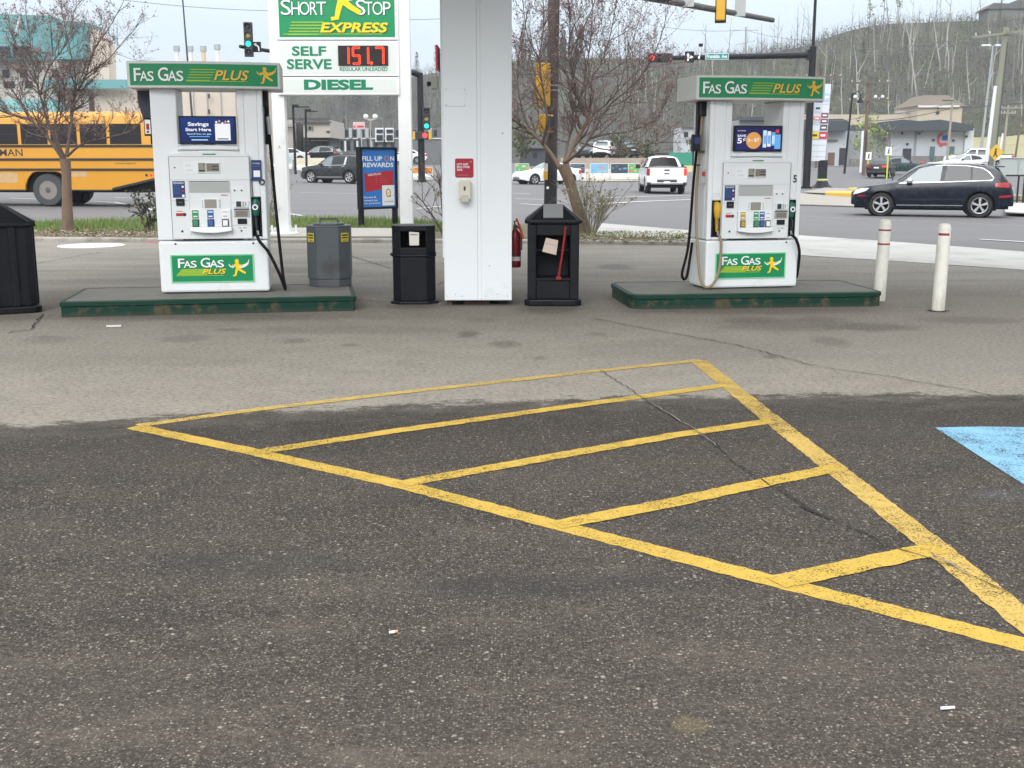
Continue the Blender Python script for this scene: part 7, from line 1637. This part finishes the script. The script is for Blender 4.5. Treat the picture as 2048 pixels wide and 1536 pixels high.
TEN = [(.0, .5, .10, .24, 'p_navy', (.03, .06, .30)), (.02, .48, .27, .36, 'p_pale', (.55, .60, .66)), (.03, .47, .42, .47, 'p_redw', (.62, .22, .25)), (.03, .47, .485, .50, 'p_cyan', (.25, .5, .65)), (.52, .98, .12, .22, 'p_sky', (.42, .58, .75)), (.51, .97, .375, .435, 'p_brown', (.20, .07, .09)), (.51, .97, .45, .51, 'p_brown', (.20, .07, .09)), (.52, .97, .53, .60, 'p_char', (.07, .08, .10)), (.02, .48, .62, .71, 'p_yel', (.70, .55, .03)), (.51, .98, .62, .71, 'p_red', (.55, .03, .08))]
for i, (a, b, c_, e_, nm, col) in enumerate(TEN):
    q = MB(); q.add([PQ(a, c_), PQ(b, c_), PQ(b, e_), PQ(a, e_)], [(3, 2, 1, 0)], 0); dv_ = (e_ - c_)
    q.add([PQ(a + .08, c_ + dv_ * .35, .03), PQ(b - .1, c_ + dv_ * .35, .03), PQ(b - .1, c_ + dv_ * .65, .03), PQ(a + .08, c_ + dv_ * .65, .03)], [(3, 2, 1, 0)], 1); q.build('tenant_panel', [pm(nm, col, .5, var=.03), M_ltr if i not in (1, 8) else M_ink], t)
q = MB()
for v in (.26, .37, .52, .61, .715, .79, .87, .94): q.add([PQ(0, v, .022), PQ(1, v, .022), PQ(1, v + .004, .022), PQ(0, v + .004, .022)], [(3, 2, 1, 0)])
q.add([PQ(.495, .1, .023), PQ(.505, .1, .023), PQ(.505, 1, .023), PQ(.495, 1, .023)], [(3, 2, 1, 0)]); q.build('grid', M_grey, t)
bx = at(1645, 350, D).x; q = MB(); q.box(bx - .24, bx + .24, D - .2, D + .3, PYD.z - .1, bl.z + .05); q.build('post', M_black, t)
q = MB(); q.lathe([(.75, 0), (.45, .22), (.3, .5), (0, .5)], 10, 0, c=(bx, D, PYD.z)); q.lathe([(.32, .42), (.36, .52), (.3, .58)], 10, 1, c=(bx, D, PYD.z)); q.build('base_wrap', [M_black, pm('tape_yellow', (.5, .52, .2), .6)], t)
# small road signs
def rsign(label, px, py, D, kind):
    p = at(px, py, D); g_ = G(p.x, D); t = thing('road_sign', label, 'road sign', (p.x, D, g_)); zc = p.z - g_
    if kind == 'diamond':
        q = MB(); r_ = .52; q.poly([(0, -.03, zc - r_), (r_, -.03, zc), (0, -.03, zc + r_), (-r_, -.03, zc)], 0); q.poly([(0, .0, zc - r_), (-r_, .0, zc), (0, .0, zc + r_), (r_, .0, zc)], 2); q.disc(.0, zc + .2, .07, -.034, 1, 10); q.stroke([(.0, zc + .12), (-.02, zc - .05)], .14, -.034, 1); q.stroke([(-.02, zc - .05), (-.14, zc - .28)], .08, -.0345, 1); q.stroke([(-.02, zc - .05), (.10, zc - .28)], .08, -.035, 1)
        q.build('board', [pm('warn_yellow', (.66, .40, .03), .5), M_ink, M_steel], t)
    else:
        q = MB(); q.box(-.24, .24, -.03, .0, zc - .32, zc + .32, 0); q.disc(.03, zc + .16, .06, -.034, 1, 10); q.stroke([(.03, zc + .1), (.0, zc - .05)], .12, -.034, 1); q.stroke([(.0, zc - .05), (-.06, zc - .22)], .07, -.0345, 1); q.stroke([(.0, zc - .05), (.07, zc - .22)], .07, -.035, 1); q.build('board', [M_ltr, M_ink], t)
    q = MB(); q.box(-.05, .05, .002, .05, 0, zc, 0); q.build('post', pm('fluo_post', (.50, .60, .04), .6) if kind != 'diamond' else M_steel, t)
rsign('yellow diamond walking figure sign right of the thick grey green pole', 1991, 305, 73, 'diamond')
rsign('white walking figure sign on a bright yellow post beyond the dark grey sedan', 1777, 302, 92, 'white')
rsign('small white sign on a grey post before the bare sapling', 1737, 312, 98, 'white')
p = at(1843, 336, 112); t = thing('fire_hydrant', 'small red fire hydrant before the white building', 'hydrant', (p.x, 112, p.z - .1))
q = MB(); q.lathe([(.2, 0), (.2, .06), (.13, .07), (.13, .55), (.17, .56), (.17, .62), (.12, .72), (0, .78)], 12); q.tube([(-.24, 0, .42), (.24, 0, .42)], .08, 8); q.build('body', pm('hydrant_red', (.42, .04, .04), .5), t, smooth=40)
p = gp(1784, 370); q = MB(); q.tube([p, p + Vector((0, 0, .75))], .05, 6); tag(q.build('marker_post', M_ink), 'short black marker post in front of the dark grey sedan', 'post')
# thin dark mast beside the left pump header and overhead wires
a, b = at(363, -30, 60), at(392, 330, 60); q = MB(); q.tube([b, a], [.07, .035], 6); tag(q.build('flag_pole', M_dgrey), 'thin dark leaning pole rising behind the left pump header', 'pole')
def wire(label, pts, sag, r=.022, m=M_dgrey):
    P_ = [at(a, b, D_) for a, b, D_ in pts]; o = []
    for u, v in zip(P_, P_[1:]):
        for i in range(12): k = i / 12; p = u.lerp(v, k); p.z -= sag * 4 * k * (1 - k); o.append(p)
    o.append(P_[-1]); q = MB(); q.tube(o, r, 4); tag(q.build('power_line', m), label, 'power line', 'overhead wires')
WG = pm('wire_grey', (.12, .125, .13), .6)
wire('upper overhead wire from the thick grey green pole towards the left', [(2012, 62, 74), (1605, 96, 100)], .5, .025, WG); wire('lower overhead wire from the thick grey green pole towards the left', [(1985, 72, 74), (1620, 103, 112)], .7, .025, WG)
wire('short overhead wire from the thick grey green pole to the right edge', [(2012, 62, 74), (2200, 90, 60)], .2, .03, WG); wire('wire from the wooden pole past the cream tower to the right edge', [(1737, 242, 100), (1905, 215, 104), (2180, 186, 100)], .25, .035, M_dgrey); wire('wire along the roof of the cream building', [(1640, 240, 112), (1737, 230, 100), (1905, 205, 104), (2180, 165, 100)], .25, .025, WG)
wire('loose wire seen through the window of the numbered pump', [(1495, 215, 112), (1512, 208, 100), (1632, 238, 112)], .1, .04, M_dgrey); wire('faint wire crossing the sky left of the price sign', [(200, -6, 90), (560, 22, 90)], .2, .02, WG); wire('faint wire on the ridge between the dead trunks', [(1290, 48, 280), (1492, 60, 300), (1640, 80, 300)], .8, .05, WG)
wire('faint wire crossing the sky between the price sign and the column', [(690, 30, 120), (900, 36, 120)], .3, .025, WG)

# ------------------------------------------------------------------ bare crabapple trees and shrubs
M_tbark = pm('crab_bark', (.17, .115, .08), .9, var=.3, scale=7, col2=(.10, .07, .055), amt=.5, bump=.5, stretch=(1, 1, .35)); M_twig = pm('crab_twig', (.105, .080, .071), .9, var=.3, scale=5); M_bud = pm('crab_bud', (.26, .150, .135), .8, var=.4, scale=9); M_limb = pm('crab_limb', (.10, .074, .064), .9, var=.35, scale=7, bump=.4); M_bud2 = pm('crab_bud_dark', (.12, .075, .068), .85, var=.4, scale=9); M_budg = pm('bud_green', (.17, .19, .07), .8, var=.4, scale=9)
def limb_tree(name, label, base_pix, Y, trunk, limbs, seed, r0, dens=1.0, budk=1.0, spread=.55):
    random.seed(seed); b0 = at(*base_pix, Y); t = thing(name, label, 'tree', (b0.x, Y, .08), 0, 'bare crabapple trees on the verge'); org = Vector((b0.x, Y, .08))
    def W(px, py, dy=0): return at(px, py, Y + dy) - org
    tk, tw, bd, tl_ = MB(), MB(), MB(), MB()
    tp = crom([W(a, b, c_) for a, b, c_, _ in trunk], 4); rr = [q[3] for q in trunk]; n = len(tp)
    radii = [rr[min(len(rr) - 1, int(i / (n - 1) * (len(rr) - 1)))] + (rr[min(len(rr) - 1, int(i / (n - 1) * (len(rr) - 1)) + 1)] - rr[min(len(rr) - 1, int(i / (n - 1) * (len(rr) - 1)))]) * ((i / (n - 1) * (len(rr) - 1)) % 1) for i in range(n)]
    tk.tube([Vector((tp[0].x, tp[0].y, -.12))] + tp, [radii[0] * 1.3] + radii, 12)
    def bud(p, s_):
        e1 = Vector((random.gauss(0, 1), random.gauss(0, 1), random.gauss(0, 1))).normalized() * s_; e2 = Vector((random.gauss(0, 1), random.gauss(0, 1), random.gauss(0, 1))).normalized() * s_ * .8
        bd.add([p - e1, p + e2, p + e1, p - e2], [(0, 1, 2, 3)], random.choice((0, 0, 1)))
    def grow(p, d, l, r, lev):
        k = 4 if lev < 3 else 3; pts = [p]; dd = d.copy()
        for i in range(k):
            dd = (dd + Vector((random.gauss(0, .16), random.gauss(0, .16), random.gauss(.06, .13)))).normalized(); pts.append(pts[-1] + dd * l / k)
        tw.tube(pts, [r * (1 - .65 * i / k) for i in range(k + 1)], 4 if lev < 2 else 3, cap=False)
        if lev < 3:
            for c_ in range(int(random.uniform(3.6, 5.8) * dens)):
                f_ = random.uniform(.2, 1); j = min(k - 1, int(f_ * k)); q_ = pts[j].lerp(pts[j + 1], f_ * k - j); ax = Vector((random.gauss(0, 1), random.gauss(0, 1), random.gauss(0, .6))).normalized()
                nd = (dd + ax * random.uniform(.6, 1.2) + Vector((0, 0, .18))).normalized(); grow(q_, nd, l * random.uniform(.4, .72), max(.0026, r * .52), lev + 1)
        else:
            for c_ in range(int(random.uniform(2.0, 4.5) * budk + random.random())):
                bud(pts[random.randint(1, k)] + Vector((random.gauss(0, .02), random.gauss(0, .02), random.gauss(0, .02))), random.uniform(.010, .023))
        if lev == 2 and random.random() < budk * .6: bud(pts[-1], random.uniform(.014, .028))
    for lm in limbs:
        pts = crom([W(a, b, c_) for a, b, c_ in lm[0]], 5); n = len(pts); ra, rb = lm[1], lm[2]
        (tk if ra > .075 else tl_).tube(pts, [.66 * (ra + (rb - ra) * (i / (n - 1)) ** .6) for i in range(n)], 7)
        L_ = sum((b - a).length for a, b in zip(pts, pts[1:]))
        for i in range(int(L_ / .125 * dens)):
            f_ = random.uniform(.16, 1) ** .9; j = min(n - 2, int(f_ * (n - 1))); q_ = pts[j]; d = (pts[j + 1] - pts[j]).normalized(); ax = Vector((random.gauss(0, 1), random.gauss(0, 1), random.gauss(0, .7))).normalized()
            grow(q_, (d * .6 + ax * .9 + Vector((0, 0, .30))).normalized(), random.uniform(.35, .95) * spread / .55 * (1.15 - .4 * f_), max(.0055, (ra + (rb - ra) * f_) * .34), 1)
        grow(pts[-1], (pts[-1] - pts[-2]).normalized(), .6, rb, 1)
    tk.build('trunk', M_tbark, t, smooth=60); tl_.build('limbs', M_limb, t, smooth=60); tw.build('twigs', M_twig, t); bd.build('buds', [M_bud, M_bud2], t); return t
limb_tree('crabapple_tree', 'bare reddish crabapple tree on the grass in front of the school bus', (136, 459), 23.8,
    [(136, 459, 0, .125), (134, 400, 0, .10), (133, 350, 0, .095), (130, 318, 0, .11)],
    [([(128, 322, 0), (95, 275, .1), (60, 240, .3), (10, 225, .6), (-60, 190, .8)], .065, .02), ([(129, 318, 0), (98, 250, -.2), (80, 190, -.3), (66, 135, -.4), (58, 60, -.4)], .07, .012), ([(80, 190, -.3), (95, 140, -.5), (130, 90, -.6), (145, 40, -.6)], .035, .01), ([(133, 312, 0), (142, 250, .2), (146, 205, .2), (172, 150, .3), (186, 105, .4), (225, 45, .4)], .065, .012), ([(146, 205, .2), (150, 150, 0), (138, 90, 0), (125, 30, 0)], .035, .01),
     ([(135, 312, 0), (165, 288, -.3), (215, 275, -.4), (262, 262, -.5), (290, 235, -.5)], .05, .012), ([(70, 160, -.3), (40, 110, -.2), (15, 50, -.1)], .03, .01), ([(172, 150, .3), (215, 120, .5), (245, 85, .6)], .028, .01), ([(130, 318, 0), (110, 260, .8), (120, 190, 1.2), (110, 120, 1.4)], .05, .012), ([(60, 240, .3), (25, 180, .3), (-20, 130, .3)], .035, .012)], 11, .12, dens=1.0, budk=1.15)
limb_tree('crabapple_tree', 'large bare crabapple tree leaning before the thick black signal pole', (1168, 452), 23.6,
    [(1168, 455, 0, .135), (1152, 405, 0, .115), (1140, 365, 0, .11), (1126, 330, 0, .13)],
    [([(1120, 335, 0), (1095, 298, .1), (1060, 262, .2), (1025, 238, .3), (960, 190, .4)], .085, .025), ([(1085, 288, .1), (1094, 240, -.2), (1088, 190, -.2), (1079, 120, -.2), (1088, 40, -.2), (1080, -60, -.2)], .05, .014), ([(1130, 325, 0), (1152, 280, .2), (1176, 238, .3), (1168, 215, .3)], .085, .06), ([(1170, 232, .3), (1150, 175, .2), (1138, 110, .2), (1140, 40, .2), (1130, -60, .2)], .05, .014), ([(1178, 232, .3), (1185, 190, .5), (1183, 160, .5), (1205, 120, .6), (1225, 50, .6), (1240, -50, .6)], .045, .012),
     ([(1128, 328, 0), (1170, 290, -.3), (1215, 215, -.4), (1255, 180, -.5), (1295, 135, -.5), (1320, 80, -.5)], .06, .012), ([(1176, 278, -.2), (1215, 268, -.3), (1260, 262, -.3), (1310, 240, -.4), (1335, 200, -.4)], .035, .012), ([(1185, 160, .5), (1225, 140, .6), (1255, 110, .7), (1275, 50, .8)], .03, .01), ([(1060, 262, .2), (1040, 200, .5), (1035, 130, .7), (1050, 60, .8)], .035, .012), ([(1128, 326, 0), (1140, 270, .9), (1165, 180, 1.3), (1180, 90, 1.5), (1185, 10, 1.5)], .05, .012), ([(1079, 120, -.2), (1055, 70, -.3), (1045, 0, -.3)], .028, .01), ([(1138, 110, .2), (1165, 60, .1), (1190, 0, .1), (1195, -60, .1)], .028, .01), ([(1160, 285, -.2), (1220, 300, -.4), (1290, 290, -.5), (1320, 285, -.6)], .028, .01)], 23, .13, dens=1.02, budk=1.0, spread=.60)
def shrub(name, label, px, py, Y, n, hgt, spread, lean, seed, buds=0, mat=M_twig, bmat=None, r=.012):
    random.seed(seed); b0 = at(px, py, Y); t = thing(name, label, 'shrub', (b0.x, Y, .06)); q, g_ = MB(), MB()
    def gr2(p, d, l, r_, lev):
        pts = [p]; dd = d.copy()
        for i in range(4): dd = (dd + Vector((random.gauss(0, .14), random.gauss(0, .14), random.gauss(.02, .1)))).normalized(); pts.append(pts[-1] + dd * l / 4)
        q.tube(pts, [r_ * (1 - .6 * i / 4) for i in range(5)], 4 if lev == 0 else 3, cap=False)
        if lev < 2:
            for c_ in range(random.randint(3, 5)):
                j = random.randint(1, 3); gr2(pts[j], (dd + Vector((random.gauss(0, .6), random.gauss(0, .6), random.gauss(.1, .4)))).normalized(), l * random.uniform(.35, .6), r_ * .55, lev + 1)
        if buds and lev >= 1:
            for c_ in range(buds):
                p_ = pts[random.randint(1, 4)]; s_ = random.uniform(.012, .03); e1 = Vector((random.gauss(0, 1), random.gauss(0, 1), random.gauss(0, 1))).normalized() * s_; e2 = Vector((random.gauss(0, 1), random.gauss(0, 1), random.gauss(0, 1))).normalized() * s_; g_.add([p_ - e1, p_ + e2, p_ + e1, p_ - e2], [(0, 1, 2, 3)])
    for i in range(n):
        a = random.uniform(0, 6.28); d = Vector((math.cos(a) * spread + lean, math.sin(a) * spread, 1)).normalized(); gr2(Vector((math.cos(a) * .08, math.sin(a) * .08, 0)), d, hgt * random.uniform(.6, 1.05), r, 0)
    q.build('stems', mat, t)
    if buds: g_.build('leaves', bmat, t)
    return t
M_gtwig = pm('grey_twig', (.19, .16, .115), .9, var=.3); M_dkg = pm('juniper_leaf', (.05, .065, .035), .9, var=.4)
shrub('bare_shrub', 'sparse bare shrub with few green buds left of the white column', 893, 462, 22.6, 7, 1.55, .22, -.30, 31, 1, M_twig, M_budg, .015)
shrub('bare_shrub', 'bare many stemmed shrub at the foot of the large crabapple', 1182, 455, 22.9, 22, 1.15, .42, .12, 32, 1, M_gtwig, M_budg, .010)
shrub('bare_shrub', 'bare twiggy shrub between the left pump and the sign post', 531, 455, 22.8, 10, 1.5, .22, 0, 33, 1, M_gtwig, M_budg, .011)
shrub('juniper_shrub', 'small dark evergreen shrub beside the left pump', 300, 452, 23.4, 7, .75, .25, -.1, 34, 9, M_twig, M_dkg, .012)
# trees by the white building
p = at(1735, 336, 108); t = thing('young_tree', 'young tree in fresh yellow green leaf before the white building', 'tree', (p.x, 108, p.z - .2))
c_, b_ = leafy(61, 4.6, .62, 1.9, 620, None, .10, .13, 16); c_.build('crown', [pm('fresh_leaf', (.24, .29, .06), .8, var=.3), pm('fresh_leaf_dark', (.13, .17, .04), .8, var=.3)], t); b_.build('trunk', M_pwood, t)
p = at(1776, 336, 106); t = thing('bare_sapling', 'bare grey sapling between the leafy tree and the white building door', 'tree', (p.x, 106, p.z - .2))
c_, b_ = leafy(62, 4.2, .6, 1.5, 26, None, .07, .05, 24); c_.build('twigs', [M_gtwig, M_gtwig], t); b_.build('trunk', M_gtwig, t)
for px, D, s_, lb in ((1240, 118, 1.0, 'bushy green tree beyond the painted barriers'), (1292, 122, .8, 'small bushy green tree above the white pickup'), (1384, 116, .75, 'bushy green tree left of the white shed'), (1048, 118, .9, 'bushy green tree at the right edge of the white column')):
    p = at(px, 332, D); t = thing('bushy_tree', lb, 'tree', (p.x, D, p.z - .1)); c_, b_ = leafy(px, 3.2 * s_, .5, 1.25 * s_, 420, None, .1, .16, 12); c_.build('crown', [pm('dull_leaf', (.075, .095, .035), .9, var=.4), pm('dull_leaf_dark', (.04, .05, .02), .9, var=.4)], t); b_.build('trunk', M_bark, t)
# ------------------------------------------------------------------ thin spring haze
hz = MB(); hz.box(-760, 760, -480, 760, -3, 76)
m = bpy.data.materials.new('haze'); m.use_nodes = True; n_ = m.node_tree; n_.nodes.clear()
o_ = n_.nodes.new('ShaderNodeOutputMaterial'); v_ = n_.nodes.new('ShaderNodeVolumePrincipled'); v_.inputs['Color'].default_value = (.86, .91, .97, 1); v_.inputs['Density'].default_value = 0.00045; v_.inputs['Anisotropy'].default_value = .2
n_.links.new(v_.outputs[0], o_.inputs['Volume'])
ho = hz.build('haze', m); struct(ho, 'stuff')
